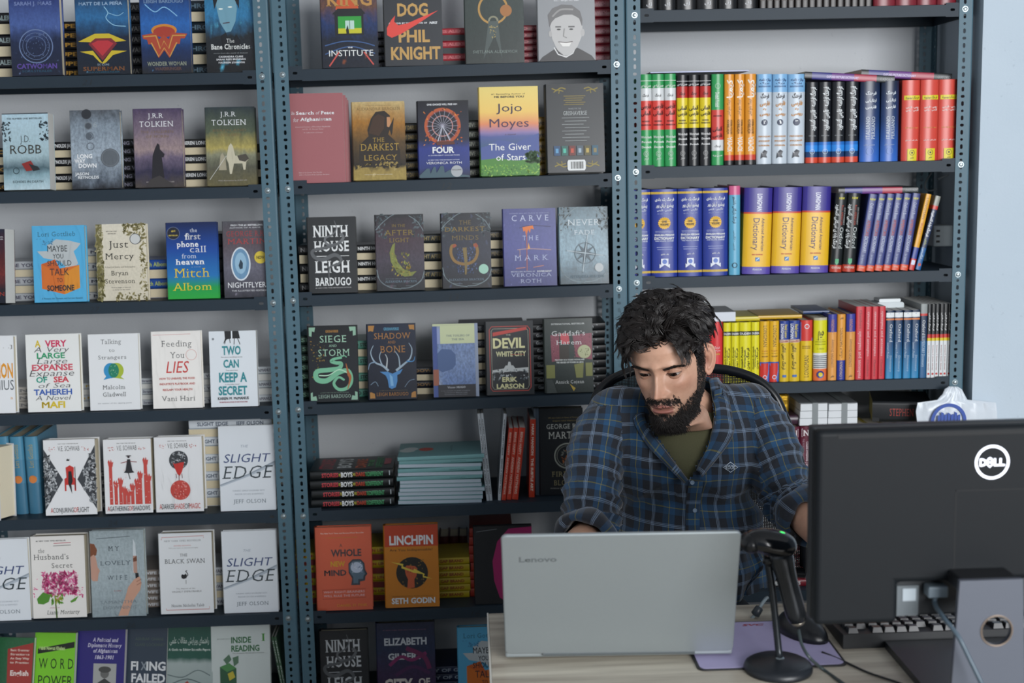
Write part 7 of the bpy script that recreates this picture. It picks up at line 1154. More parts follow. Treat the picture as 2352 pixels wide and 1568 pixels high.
def face_disp(x, z):
    ax = abs(x); d = 0
    # nose
    h = interp([(-.053, 0), (-.047, .004), (-.0425, .017), (-.036, .025), (-.028, .0225), (-.012, .014), (.004, .0075), (.016, .004), (.03, 0)], z)
    s = interp([(-.05, .012), (-.036, .0105), (-.02, .0078), (0, .0068), (.02, .009)], z)
    d += h*math.exp(-(abs(x)/s)**2.4)
    d += .0105*g2(ax, z, .0135, -.0395, .0055, .0062)+.004*g2(x, z, 0, -.036, .008, .007)
    d -= .004*g2(ax, z, .0075, -.0465, .0035, .0028)
    d -= .0115*g2(ax, z, EX, .001, .0150, .0125)+.004*g2(ax, z, .014, .004, .006, .01)
    d += .0055*g2(ax, z, .03, .0195, .02, .0075)+.003*g2(x, z, 0, .019, .014, .009)
    d += .0045*g2(ax, z, .043, -.022, .017, .013)-.003*g2(ax, z, .043, -.06, .014, .018)
    m = max(0, 1-(ax/.0235)**2)**.5 if ax < .0235 else 0
    d += m*(.0048*math.exp(-((z+.0625+.0012*math.exp(-(ax/.004)**2))/.0042)**2)+.0066*math.exp(-((z+.0735)/.0052)**2))
    d -= m*.0085*math.exp(-((z+.0676+.0018*(ax/.025)**2)/.0019)**2)
    d += .003*g2(x, z, 0, -.064, .024, .018)
    d -= .0015*g2(x, z, 0, -.055, .003, .006)-.001*g2(ax, z, .006, -.055, .003, .006)
    d -= .0045*g2(x, z, 0, -.084, .016, .0055); d += .0055*g2(x, z, 0, -.101, .017, .010)
    d -= .0016*math.exp(-((ax-.021-(-.042-z)*.45)/.0035)**2)*SMC(-.072, -.06, z)*(1-SMC(-.045, -.035, z))
    return d
def head_pt(ph, z):
    """ph: angle from the face midline, +x side positive"""
    a, f, b = interp(TA, z)*(.94 if z > -.1 else 1), interp(TF, z), interp(TB, z); c, s = math.cos(ph), math.sin(ph)
    n = 2.25; k = (abs(c)**n+abs(s)**n)**(-1/n)
    x = a*s*k; y = -f*c*k if c > 0 else -b*c*k
    if z > -.13 and c > 0:
        w = SMC(.02, .35, c); y -= face_disp(x, z)*w
        # eyelids over the eyeball
        dx = abs(x)-EX; r2 = dx*dx+z*z
        if r2 < .0185**2 and c > .3:
            R_ = ER+.0016; fade = 1-SMC(.0105, .0175, math.sqrt(r2))
            if r2 < R_*R_:
                yl = EYC-math.sqrt(R_*R_-r2); y = y+(min(y, yl)-y)*min(1, fade*1.6) if yl < y else y
            t = dx/.0142; mid = -.0006+.0012*t
            if abs(t) < 1:
                up = mid+.0036*(1-t*t)**.7; lo = mid-.0030*(1-t*t)**.9
                if lo < z < up: y = EYC-math.sqrt(max(0, (ER-.0022)**2-min(r2, (ER-.0022)**2)))+.0015
                elif up <= z < up+.0022: y -= .0007
                elif up+.0035 <= z < up+.0055: y += .0012
    if z < -.115:   # the neck leans back under the head and follows the trunk
        q = SMC(-.115, -.24, -z if False else z) if False else max(0, (-.115-z)/.125); y += .030*q*q*0+.012*q; 
    return V((x, y, z))
phs = []; a = 0.
while a < 180: phs.append(a); a += .75 if a < 52 else (1.6 if a < 75 else 4.)
phs = [math.radians(-p) for p in reversed(phs[1:])]+[math.radians(p) for p in phs]
zs = []; z = -.24
while z < .1155: zs.append(z); z += .006 if z < -.13 else (.0014 if z < -.09 else (.0009 if z < -.05 else (.0011 if z < -.02 else (.0007 if z < .016 else (.0016 if z < .05 else .0028))))) 
zs.append(.1155)
# neck bottom bends towards the trunk (head frame to world)
NB = HCTR+HR @ V((0, .02, -.12)); NECKB = PY(1588, 918, 2.60)
def to_world(p):
    w = HCTR+HR @ p
    if p.z < -.115:
        q = min(1, (-.115-p.z)/.125); t = q*q*(3-2*q)
        alt = V((w.x, w.y, w.z)); local = p-V((0, .02, p.z)); tgt = NB.lerp(NECKB+V((0, 0, -.03)), q)+V((local.x*1.02, local.y, 0))
        w = alt.lerp(tgt, t)
    return w
hv = []; hf = []; hc = []
lips, skin, beardc = V(lin('#a4625a')), V(lin('#d2a58c')), V(lin('#54423a'))
def beard_w(x, z, ph):
    """where the beard grows, 0..1"""
    c = math.cos(ph); ax = abs(x)
    jaw = SMC(-.066, -.082, z) if ax < .028 else 0
    jl = -.080+.92*max(0, ax-.024)      # cheek line climbs to the sideburn
    w = (1-SMC(jl-.006, jl+.004, z)) if ax > .022 and c > -.2 else 0
    if c < .45: w = max(w, (1-SMC(.0, .02, z))*SMC(-.2, .0, c)) if abs(math.degrees(ph)) < 98 and abs(math.degrees(ph)) > 66 else w
    chin = 1-SMC(-.088, -.081, z) if ax < .03 else 0
    soul = (1-SMC(-.081, -.079, z))*math.exp(-(ax/.007)**2)
    mo = math.exp(-((z+.0545+.14*max(0, ax-.012))/.0056)**2)*(1 if ax < .033 else 0)*(.6+.4*SMC(.002, .006, ax))
    side = (1-SMC(-.075, -.06, z))*SMC(.026, .032, ax)
    w = max(w, chin, soul, mo, side*.9 if c > 0 else 0)
    if z < -.120: w *= 1-SMC(.120, .130, -z)
    if z < -.108 and ax > .03: w *= 1-SMC(.108, .118, -z)
    return max(0, min(1, w)) if c > -.25 else 0
for z in zs:
    for ph in phs:
        p = head_pt(ph, z); hv.append(to_world(p)); x = p.x; ax = abs(x); col = skin.copy()
        if math.cos(ph) > .3:
            m = 1-SMC(.019, .0225, ax)
            lw_ = m*max(math.exp(-((z+.0625)/.0045)**4), math.exp(-((z+.0735)/.0055)**4)); col = col.lerp(lips, .85*lw_)
            col = col.lerp(V(lin('#3c1c1a')), .8*m*math.exp(-((z+.0676)/.0014)**2))
            col = col.lerp(V(lin('#b8765e')), .35*(g2(x, z, 0, -.036, .014, .012)+g2(ax, z, .043, -.025, .02, .016)))
            col = col.lerp(V(lin('#96705c')), .45*g2(ax, z, EX, .0, .016, .011))
            dx = ax-EX; t_ = dx/.0142
            if abs(t_) < 1.05:
                up_ = -.0006+.0012*t_+.0036*max(0, 1-t_*t_)**.7; col = col.lerp(V(lin('#1c1310')), .85*math.exp(-((z-up_-.0006)/.0009)**2)); lo_ = -.0006+.0012*t_-.003*max(0, 1-t_*t_)**.9; col = col.lerp(V(lin('#6a4436')), .5*math.exp(-((z-lo_+.0006)/.0008)**2))
        col = col.lerp(beardc, .72*beard_w(x, z, ph))
        col = col.lerp(V(lin('#2a211c')), .75*g2(ax, z, .030, .0175+.0*ax, .0165, .0022) if math.cos(ph) > .2 else 0)
        hc.append(col)
nP = len(phs)
for j in range(len(zs)-1):
    for i in range(nP): i2 = (i+1) % nP; hf.append((j*nP+i, j*nP+i2, (j+1)*nP+i2, (j+1)*nP+i))
# ears
def ear(sx):
    vs = []; fs = []; cs = []; base = V((sx*.0665, .000, -.003)); n = 36; m = 12
    ey = V((0, .97, -.1)).normalized(); out = V((sx*.74, .67, 0)).normalized(); upv = V((0, .12, .99)).normalized(); nrm = (V((sx*.67, -.74, 0))).normalized()
    for s in (0, 1):
        for j in range(m+1):
            r = j/m
            for i in range(n):
                a = 2*pi*i/n; c, q = math.cos(a), math.sin(a)
                w = .0185*(1+.22*q)*(1 if c > 0 else .62); h = .0325*(1 if q > 0 else 1.0)
                X, Z = w*c*r, h*q*r
                rim_ = math.exp(-((r-.88)/.09)**2)*(.0038 if (c > -.5 and q > -.75) else .001)
                anti = math.exp(-((r-.58)/.10)**2)*.0024*(1 if c > -.2 else 0)
                conch = -.0065*math.exp(-((X+.003)/.0065)**2-((Z+.003)/.009)**2)
                yy = (rim_+anti+conch+.0015) if s == 0 else -.0028*(1-r**4)
                vs.append(base+out*(X+.008)+upv*Z+nrm*(yy+.35*max(0, X)*0)); cs.append(V(lin('#cf9a82')).lerp(V(lin('#9c6252')), min(1, max(0, -conch/.0065))))
    k = (m+1)*n
    for s in (0, 1):
        for j in range(m):
            for i in range(n):
                q = [s*k+j*n+i, s*k+j*n+(i+1) % n, s*k+(j+1)*n+(i+1) % n, s*k+(j+1)*n+i]; fs.append(tuple(q))
    for i in range(n): fs.append((m*n+i, m*n+(i+1) % n, k+m*n+(i+1) % n, k+m*n+i))
    return vs, fs, cs
for sx in (1, -1):
    vs, fs, cs = ear(sx); n0 = len(hv); hv += [HCTR+HR @ v for v in vs]; hf += [tuple(i+n0 for i in f) for f in fs]; hc += cs
# trunk, arms and hands: one remeshed surface joined to the head
def blob(mb, pts, rs, n=18, flat=None):
    mb.tube(pts, rs, n)
    for p, r in ((pts[0], rs[0]), (pts[-1], rs[-1])): ellipsoid(mb, p, (r, r, r), n, 10)
def remesh(mb, vox, it=3, fac=.5):
    me = bpy.data.meshes.new('tmp'); me.from_pydata([tuple(v) for v in mb.v], [], mb.f); o = bpy.data.objects.new('tmp', me); COL.objects.link(o)
    r = o.modifiers.new('r', 'REMESH'); r.mode = 'VOXEL'; r.voxel_size = vox
    s = o.modifiers.new('s', 'SMOOTH'); s.iterations = it; s.factor = fac
    dg = bpy.context.evaluated_depsgraph_get(); e = o.evaluated_get(dg); m = e.to_mesh()
    vs = [v.co.copy() for v in m.vertices]; fs = [tuple(p.vertices) for p in m.polygons]; ns = [v.normal.copy() for v in m.vertices]
    e.to_mesh_clear(); bpy.data.objects.remove(o); bpy.data.meshes.remove(me); return vs, fs, ns
SR, SL = PY(1398, 952, 2.57), PY(1730, 938, 2.61)       # his right and left shoulder joints
ER_, EL_ = PY(1362, 1222, 2.45), PY(1812, 1145, 2.50)   # elbows
WR_, WL_ = V((.150, 2.215, .868)), V((.668, 2.225, .862))
PEL = V((.425, 2.60, .62)); CH = PY(1570, 1060, 2.60); 
def hand(mb, w, fwd, side, up):
    """palm and five bent fingers; side points to the thumb"""
    f, s, u = fwd.normalized(), side.normalized(), up.normalized()
    blob(mb, [w, w+f*.03+s*.0, w+f*.05], [.024, .026, .026], 12)
    for k, o_ in enumerate((.026, .009, -.009, -.026)):
        blob(mb, [w+s*o_*.6+f*.01, w+s*o_+f*.082+u*.004], [.016, .0115], 12)
    for k, (o_, L_) in enumerate(((.026, .070), (.0088, .079), (-.0088, .073), (-.026, .058))):
        b = w+s*o_+f*.085+u*.004; sp = s*(o_*.12)
        q = [b, b+(f*.45+u*.06+sp)*L_, b+(f*.78-u*.10+sp)*L_, b+(f*.93-u*.32+sp)*L_]
        mb.tube(q, [.0095, .0088, .0078, .0062], 12); ellipsoid(mb, q[-1], (.0064,)*3, 12, 8)
    b = w+f*.022+s*.018; q = [b, b+f*.026+s*.026-u*.004, b+f*.052+s*.036-u*.010, b+f*.074+s*.036-u*.016]
    mb.tube(q, [.0135, .012, .0098, .0075], 12); ellipsoid(mb, q[-1], (.0077,)*3, 12, 8)
mb = MB()
blob(mb, [PEL, PEL.lerp(CH, .5)+V((-.03, .03, 0)), CH+V((-.02, .03, 0)), CH+V((.03, .03, 0))], [.10, .085, .085, .085], 24)
blob(mb, [SR+V((.03, 0, -.01)), SL+V((-.03, 0, -.01))], [.033, .033]); blob(mb, [NECKB+V((0, .0, -.07)), NECKB+V((0, 0, -.02))], [.052, .050])
for S_, E_, W_, sd in ((SR, ER_, WR_, 1), (SL, EL_, WL_, -1)):
    blob(mb, [S_, S_.lerp(E_, .5), E_], [.036, .034, .032]); blob(mb, [E_, E_.lerp(W_, .35), W_], [.034, .036, .026])
    fw = V(((.03 if sd == 1 else .02), -1, -.10)); hand(mb, W_+fw.normalized()*.005, fw, V((sd, .05, 0)), V((0, -.1, 1)))
for sx in (-1, 1):
    hp = PEL+V((sx*.09, -.02, -.06)); kn = V((PEL.x+sx*.14, 2.20, .56)); an = V((kn.x, 2.22, .11))
    blob(mb, [hp, hp.lerp(kn, .5), kn], [.08, .07, .055]); blob(mb, [kn, kn.lerp(an, .4), an], [.055, .052, .035]); blob(mb, [an, an+V((0, -.10, -.05))], [.035, .03])
bv, bf, bn = remesh(mb, .0042, 2)
n0 = len(hv); hv += bv; hf += [tuple(i+n0 for i in f) for f in bf]; hc += [skin]*len(bv)
body = mk('body', [v-p0 for v in hv], hf, None, root, None, True) if False else None
me = bpy.data.meshes.new('body'); me.from_pydata([tuple(v-p0) for v in hv], [], hf); me.polygons.foreach_set('use_smooth', [True]*len(me.polygons))
ca = me.color_attributes.new('tint', 'FLOAT_COLOR', 'POINT'); ca.data.foreach_set('color', [c for q in hc for c in (q.x, q.y, q.z, 1)])
m, N, L, B = newmat('skin'); at = N.new('ShaderNodeAttribute'); at.attribute_name = 'tint'; B.inputs['Roughness'].default_value = .46
tn = N.new('ShaderNodeTexNoise'); tn.inputs['Scale'].default_value = 90; tn.inputs['Detail'].default_value = 5; g = N.new('ShaderNodeNewGeometry'); L.new(g.outputs['Position'], tn.inputs[0])
mx = N.new('ShaderNodeMix'); mx.data_type = 'RGBA'; mx.blend_type = 'MULTIPLY'; mx.inputs[0].default_value = .35; L.new(at.outputs['Color'], mx.inputs[6]); rp = N.new('ShaderNodeValToRGB'); rp.color_ramp.elements[0].position = .3; rp.color_ramp.elements[0].color = (.72, .66, .62, 1); rp.color_ramp.elements[1].position = .6; rp.color_ramp.elements[1].color = (1, 1, 1, 1)
L.new(tn.outputs['Fac'], rp.inputs[0]); L.new(rp.outputs[0], mx.inputs[7]); L.new(mx.outputs[2], B.inputs['Base Color'])
B.inputs['Subsurface Weight'].default_value = .12; B.inputs['Subsurface Radius'].default_value = (1, .4, .2); B.inputs['Subsurface Scale'].default_value = .006
t3 = N.new('ShaderNodeTexNoise'); t3.inputs['Scale'].default_value = 700; L.new(g.outputs['Position'], t3.inputs[0]); bp = N.new('ShaderNodeBump'); bp.inputs['Strength'].default_value = .15; bp.inputs['Distance'].default_value = .001; L.new(t3.outputs['Fac'], bp.inputs['Height']); L.new(bp.outputs['Normal'], B.inputs['Normal'])
me.materials.append(m); link('body', me, root)
# eyes: looking down at the laptop
gz = V((-.08, -1, -.25)).normalized()
for sx in (1, -1):
    c = HCTR+HR @ V((sx*EX, EYC, 0)); gw = (HR @ gz).normalized(); q_ = gw.to_track_quat('Z', 'Y').to_matrix()
    vs = []; fs = []; fm = []; nA, nB = 32, 28
    for j in range(nB+1):
        t_ = pi*j/nB
        for i in range(nA): a = 2*pi*i/nA; vs.append(c-p0+q_ @ V((ER*math.sin(t_)*math.cos(a), ER*math.sin(t_)*math.sin(a), ER*math.cos(t_))))
    for j in range(nB):
        for i in range(nA): fs.append((j*nA+i, (j+1)*nA+i, (j+1)*nA+(i+1) % nA, j*nA+(i+1) % nA)); fm.append(0 if j < 3 else (1 if j < 7 else 2))
    mk('eye', vs, fs, [mat('#060505', .08), mat('#1e110b', .15), mat('#a39a94', .25)], root, fm, True)
# hair
HAIR = mat('#1b1513', .42, 0, .25, 60, 0, 0, .7)
def surf(ph, z):
    p = head_pt(ph, z); e = 1e-3; a_ = head_pt(ph+e*5, z)-head_pt(ph-e*5, z); b_ = head_pt(ph, min(.1154, z+e))-head_pt(ph, z-e); n = a_.cross(b_).normalized()
    if n.dot(p-V((0, .01, 0))) < 0: n = -n
    return p, n
def hairline(ph):
    d = abs(math.degrees(ph)); return interp([(0, .064), (22, .068), (34, .066), (46, .050), (60, .036), (68, .010), (74, -.018), (86, -.012), (92, .022), (104, .010), (115, -.045), (140, -.075), (180, -.082)], d)
R_ = random.Random(11)
HB = MB()
def strand(mb, pts, r0, r1, n=4):
    k = len(pts); mb.tube(pts, [r0*(1-(i/(k-1))**1.8)+r1 for i in range(k)], n, False)
cnt = 0
# scalp cap under the locks
cv = []; cf = []; cols_ = [math.radians(-180+i*4) for i in range(90)]; rws = 34
for j in range(rws+1):
    for ph in cols_:
        hl = hairline(ph)+.002; z = hl+(.1152-hl)*j/rws; p, n = surf(ph, z); d = abs(math.degrees(ph))
        up = SMC(.02, .075, z); th = .0012+.010*up*SMC(0, .25, j/rws)+.004*up*NZ.noise(p*45)
        cv.append(HCTR+HR @ (p+n*th)-p0)
for j in range(rws):
    for i in range(90): cf.append((j*90+i, j*90+(i+1) % 90, (j+1)*90+(i+1) % 90, (j+1)*90+i))
HB.add(cv, cf); HB.mi = 1
while cnt < 2600:      # short hair at the sides
    ph = R_.uniform(-pi, pi); z = R_.uniform(-.085, .055); hl = hairline(ph); d = abs(math.degrees(ph))
    if z < hl or d < 42: continue
    p, n = surf(ph, z); cnt += 1; L_ = R_.uniform(.006, .011)*(1+1.6*SMC(.0, .05, z))
    dr = (n*(.22+.5*SMC(.01, .05, z))+V((0, .75*math.sin(abs(ph))+.1, -.55 if z < .03 else .3))+NZ.noise_vector(p*60)*.4).normalized()
    strand(HB, [HCTR+HR @ (p+dr*L_*t+n*.0012)-p0 for t in (0, .35, .7, 1)], .0007, .0001, 3)
cnt = 0; done = []
while cnt < 300:       # curls: every lock follows its own waved guide
    ph = R_.uniform(-pi, pi); z = R_.uniform(.030, .1150)
    if R_.random() > interp([(.03, 1), (.07, 1), (.1, .95), (.115, .7)], z): continue
    d = abs(math.degrees(ph))
    if z < hairline(ph)-.001 or (d > 45 and z < .046) or (d > 66 and z < .064): continue
    p, n = surf(ph, z)
    if any((p-q).length < .0072 for q in done): continue
    done.append(p); cnt += 1
    front = SMC(.1, .9, math.cos(ph)); lft = SMC(.01, -.05, p.x); low = 1-SMC(.045, .085, z)
    bl2 = SMC(-.01, .05, p.x); flow = V((-.55-.3*lft, .15-.55*front*lft, .25-.2*lft)).lerp(V((.5, .10, .0)), bl2)+NZ.noise_vector(p*24)*.9
    flow = (flow-n*flow.dot(n)).normalized(); sd = n.cross(flow); L_ = R_.uniform(.042, .060)*(1-.25*low)*(.55 if d > 50 and z < .064 else 1); Hh = R_.uniform(.018, .027)*(1-.35*low); wv = R_.uniform(.005, .0085); f0 = R_.uniform(0, 6.28); tn_ = R_.uniform(5.0, 8.0); dn = V((0, 0, -1))
    def guide(t): return p+n*(Hh*math.sin(min(1, t*1.25)*pi*.62)+wv*.55*math.sin(f0+t*tn_)*t)+flow*(L_*t**1.25)*.9+sd*wv*math.sin(f0+1.3+t*tn_*1.05)*min(1, t*2)+dn*.020*t*t*(.5+low)*(1-.75*front*(1-lft))
    K2 = 13
    for k in range(30):
        o_ = V((R_.gauss(0, 1), R_.gauss(0, 1), R_.gauss(0, 1))); o_ = (o_-n*o_.dot(n))*.0042; o_.length < .01
        tl = R_.uniform(.75, 1.0); pts = []
        for i in range(K2):
            t = i/(K2-1)*tl; c = guide(t); sp_ = 1.15-.75*t; pts.append(HCTR+HR @ (c+o_*sp_+sd*.0006*math.sin(k+t*9))-p0)
        strand(HB, pts, R_.uniform(.0006, .0010), .00012, 3)
# flyaway curls
for k in range(40):
    ph = R_.uniform(-1.6, 1.6); z = R_.uniform(.07, .113); p, n = surf(ph, z); L_ = R_.uniform(.036, .05); s1 = n.cross(V((0, 1, .2))).normalized(); a0 = R_.uniform(0, 6)
    strand(HB, [HCTR+HR @ (p+n*L_*math.sin(t*1.7)*.9+s1*L_*.5*(1-math.cos(t*2.6))*(1 if k % 2 else -1)+V((0, 0, -.01*t*t)))-p0 for t in [i/11 for i in range(12)]], .0004, .0001, 3)
o = HB.build('hair', [mat('#0b0908', .95, 0, 0, 60, 0, 0, .1), HAIR], root, True); o['label'] = 'dark curly hair'
# beard, moustache and brows of short hairs
BB = MB(); cnt = 0; tries = 0
while cnt < 9000 and tries < 200000:
    tries += 1
    ph = R_.uniform(-1.75, 1.75); z = R_.uniform(-.130, .02); x = interp(TA, z)*math.sin(ph); w = beard_w(head_pt(ph, z).x, z, ph)
    if R_.random() > w: continue
    p, n = surf(ph, z); ax = abs(p.x)
    if ax > .034 and z > -.085 and R_.random() > .55: continue
    cnt += 1
    full = 1 if (z < -.085 and ax < .034) else (.28 if z > -.05 else .45)
    if z > -.066 and ax < .036: full = .45
    L_ = R_.uniform(.006, .012)*full*(1+.15*SMC(-.095, -.115, z)); jit = V((R_.uniform(-.5, .5), R_.uniform(-.3, .3), R_.uniform(-.3, .3)))
    dr = (n*.42+V((0.15*(1 if p.x > 0 else -1), .12, -1))*.8+jit*.5).normalized()
    if z > -.066 and ax < .036: dr = (n*.35+V((.9*(1 if p.x > 0 else -1), 0, -.6))+jit*.3).normalized()
    strand(BB, [HCTR+HR @ (p+dr*L_*t+n*.0012*math.sin(t*3)+jit*.002*t*t)-p0 for t in (0, .5, 1)], .00042 if full < 1 else .0005, .0001, 3)
o = BB.build('beard', mat('#1c1512', .55), root, True); o['kind'] = 'stuff'
for sx in (1, -1):
    BW_ = MB()
    for k in range(420):
        t = R_.random(); xx = sx*(.0135+.036*t); zz = .0112+.0080*math.sin(min(1, t*1.25)*pi*.62)-.003*max(0, t-.7)/.3+R_.gauss(0, .0011)*(1.15-t*.75)
        ph = math.asin(max(-1, min(1, xx/interp(TA, zz)/1.02))); 
        for _ in range(3): ph += (xx-head_pt(ph, zz).x)/.075
        p, n = surf(ph, zz); dr = (V((sx*.9, 0, .45-.75*t))+n*.25+V((0, 0, R_.uniform(-.25, .25)))).normalized(); L_ = R_.uniform(.005, .008)
        strand(BW_, [HCTR+HR @ (p+dr*L_*q+n*.0006)-p0 for q in (0, .5, 1)], .00035, .00008, 3)
    BW_.build('eyebrow', mat('#15100d', .5), root, True)['kind'] = 'stuff'

# ------------------------------------------------------------------ clothes
def plaid():
    m, N, L, B = newmat('plaid_flannel'); B.inputs['Roughness'].default_value = .85; B.inputs['Sheen Weight'].default_value = .25
    uv = N.new('ShaderNodeUVMap'); sp = N.new('ShaderNodeSeparateXYZ'); L.new(uv.outputs[0], sp.inputs[0]); rr = []
    for k in (0, 1):
        a = N.new('ShaderNodeMath'); a.operation = 'MULTIPLY'; a.inputs[1].default_value = 1/.066; L.new(sp.outputs[k], a.inputs[0])
        f = N.new('ShaderNodeMath'); f.operation = 'FRACT'; L.new(a.outputs[0], f.inputs[0])
        r = N.new('ShaderNodeValToRGB'); r.color_ramp.interpolation = 'CONSTANT'; L.new(f.outputs[0], r.inputs[0]); e = r.color_ramp.elements
        st = [(0, '#1b202a'), (.26, '#1c4262'), (.44, '#7d7a48'), (.47, '#1d4a70'), (.64, '#1b202a'), (.88, '#8093ab'), (.905, '#2c3542'), (.925, '#8093ab'), (.95, '#2c3542'), (.965, '#70839b'), (.985, '#1b202a')]
        for i, (p_, c_) in enumerate(st):
            q = e[i] if i < 2 else e.new(p_); q.position = p_; q.color = (*lin(c_), 1)
        rr.append(r)
    mx = N.new('ShaderNodeMix'); mx.data_type = 'RGBA'; mx.inputs[0].default_value = .5; L.new(rr[0].outputs[0], mx.inputs[6]); L.new(rr[1].outputs[0], mx.inputs[7])
    t = N.new('ShaderNodeTexNoise'); t.inputs['Scale'].default_value = 900; g = N.new('ShaderNodeNewGeometry'); L.new(g.outputs['Position'], t.inputs[0])
    b = N.new('ShaderNodeBump'); b.inputs['Strength'].default_value = .2; b.inputs['Distance'].default_value = .001; L.new(t.outputs['Fac'], b.inputs['Height']); L.new(b.outputs['Normal'], B.inputs['Normal'])
    L.new(mx.outputs[2], B.inputs['Base Color']); return m
PLAID = plaid()
# shirt volume
VB = PY(1583, 1108, 2.47)           # foot of the open collar
NL, NR = PY(1498, 985, 2.52), PY(1640, 955, 2.55)
CUR = ER_.lerp(WR_, .36); CUL = EL_.lerp(WL_, .38)
mb = MB()
def ell(c, r, rot=None): ellipsoid(mb, c, r, 32, 20, rot)
ell(CH+V((-.005, .015, .02)), (.178, .135, .15)); ell(PEL.lerp(CH, .45)+V((.01, 0, 0)), (.165, .125, .20)); ell(PEL+V((.02, 0, .10)), (.185, .14, .16))
blob(mb, [SR+V((.02, 0, 0)), SR.lerp(NECKB, .55)+V((0, 0, -.012)), NECKB+V((0, .01, -.035)), SL.lerp(NECKB, .55)+V((0, 0, -.012)), SL+V((-.02, 0, 0))], [.054, .055, .07, .055, .054], 20)
blob(mb, spline([SR+V((.015, 0, -.0)), SR.lerp(ER_, .3)+V((-.016, 0, 0)), SR.lerp(ER_, .75)+V((-.010, 0, 0)), ER_], 4), [.060-.0004*i for i in range(13)], 24)
blob(mb, [ER_, CUR], [.056, .053], 24)
blob(mb, spline([SL+V((-.01, 0, 0)), SL.lerp(EL_, .35)+V((.008, 0, 0)), SL.lerp(EL_, .75), EL_], 4), [.056]*13, 24)
blob(mb, [EL_, CUL], [.054, .052], 24)
sv, sf, sn = remesh(mb, .0055, 6)
def seg_t(p, a, b): d = b-a; return max(0, min(1, (p-a).dot(d)/d.length_squared))
def segd(p, a, b): return (p-a.lerp(b, seg_t(p, a, b))).length
def region(p):
    dr = min(segd(p, SR.lerp(ER_, .12), ER_), segd(p, ER_, CUR)); dl = min(segd(p, SL.lerp(EL_, .12), EL_), segd(p, EL_, CUL))
    if dr < .075 and p.x < SR.x+.02 and p.z < SR.z+.03: return 1
    if dl < .075 and p.x > SL.x-.012 and p.z < SL.z+.03: return 2
    return 0
reg = [region(p) for p in sv]
def ridge(t): return (1-abs(math.sin(t)))**1.6
out_ = []
for p, n, r in zip(sv, sn, reg):
    w = NZ.noise_vector(p*7); d = .0035*NZ.noise(p*16+w*1.2)
    if r:
        S_, E_ = (SR, ER_) if r == 1 else (SL, EL_); C_ = CUR if r == 1 else CUL
        t = seg_t(p, S_, E_); along = t*(E_-S_).length+seg_t(p, E_, C_)*(C_-E_).length*(t > .95)
        side = (p-S_.lerp(E_, t)).normalized()
        el = math.exp(-((p-E_).length/.085)**2); ph = along*95+side.x*1.9+side.z*1.3+w.x*3.5
        d += (.0042+.0115*el)*(ridge(ph)-.3)+.004*el*NZ.noise(p*38)
        pit = math.exp(-((p-S_-V((0, 0, -.06))).length/.06)**2); d += .005*pit*(ridge(p.z*60+p.x*50+w.y*3)-.4)
    else:
        d += .0068*(ridge((p.x*(1 if p.x > .4 else -1)*26+p.z*34+w.x*2.6))-.35)*SMC(1.12, 1.02, p.z)
        d += .0055*(ridge(p.z*42-p.x*18+w.z*3)-.35)*SMC(.98, .86, p.z)
    out_.append(p+n*d)
xm = lambda z: VB.x+(z-VB.z)*-.02+(.0 if z < VB.z else 0)
def cutf(p, n):
    """True where the shirt is open: collar, V, cuffs, hem"""
    if p.z > NECKB.z+.03 and (V((p.x, p.y, 0))-V((NECKB.x, NECKB.y, 0))).length < .085: return True
    if (V((p.x, p.y, 0))-V((NECKB.x, NECKB.y-.01, 0))).length < .062 and p.z > NECKB.z-.05: return True
    if p.y < 2.56 and p.z > VB.z:
        t = (p.z-VB.z)/(NL.z-VB.z); 
        t = min(t, 1.08)
        if VB.x+(NL.x-VB.x)*t < p.x < VB.x+(NR.x-.008-VB.x)*t and p.x > .3: return True
    if p.z < .745+.02*math.sin(p.x*30) and not (p.x > .47 and p.z > .715): return True
    for E_, C_ in ((ER_, CUR), (EL_, CUL)):
        d = (C_-E_).normalized()
        if (p-C_).dot(d) > 0 and (p-C_).length < .09: return True
    return False
keep = [f for f in sf if not cutf(sum((sv[i] for i in f), V())/len(f), None)]
used = sorted({i for f in keep for i in f}); ix = {i: k for k, i in enumerate(used)}
me = bpy.data.meshes.new('shirt'); me.from_pydata([tuple(out_[i]-p0) for i in used], [], [tuple(ix[i] for i in f) for f in keep])
me.polygons.foreach_set('use_smooth', [True]*len(me.polygons)); uvl = me.uv_layers.new(name='UVMap'); uvd = []
def uvof(p, r):
    if r == 0: q = p-V((VB.x, 0, 0)); return (q.x*1.0+.10*q.x*0+(p.y-2.5)*.55*(1 if q.x > 0 else -1)*.6, p.z*1.0+q.x*.10)
    S_, E_ = (SR, ER_) if r == 1 else (SL, EL_); C_ = CUR if r == 1 else CUL
    t = (p-S_).dot((E_-S_).normalized()); te = (E_-S_).length
    if t > te: t = te+max(0, (p-E_).dot((C_-E_).normalized()))
    A = S_.lerp(E_, min(1, t/te)) if t <= te else E_; d = (E_-S_).normalized() if t <= te else (C_-E_).normalized()
    rad = p-A; rad -= d*rad.dot(d); e1 = V((1, 0, 0)); e1 = (e1-d*e1.dot(d)).normalized(); e2 = d.cross(e1)
    return (math.atan2(rad.dot(e2), rad.dot(e1))*.062, t)
for f in keep:
    rs = [reg[i] for i in f]; r = max(set(rs), key=rs.count); us = [uvof(sv[i], r) for i in f]
    if r and max(u[0] for u in us)-min(u[0] for u in us) > .2: us = [((u[0]+2*pi*.062 if u[0] < 0 else u[0]), u[1]) for u in us]
    uvd += [c for u in us for c in u]
uvl.data.foreach_set('uv', uvd); me.materials.append(PLAID); so = link('shirt', me, root)
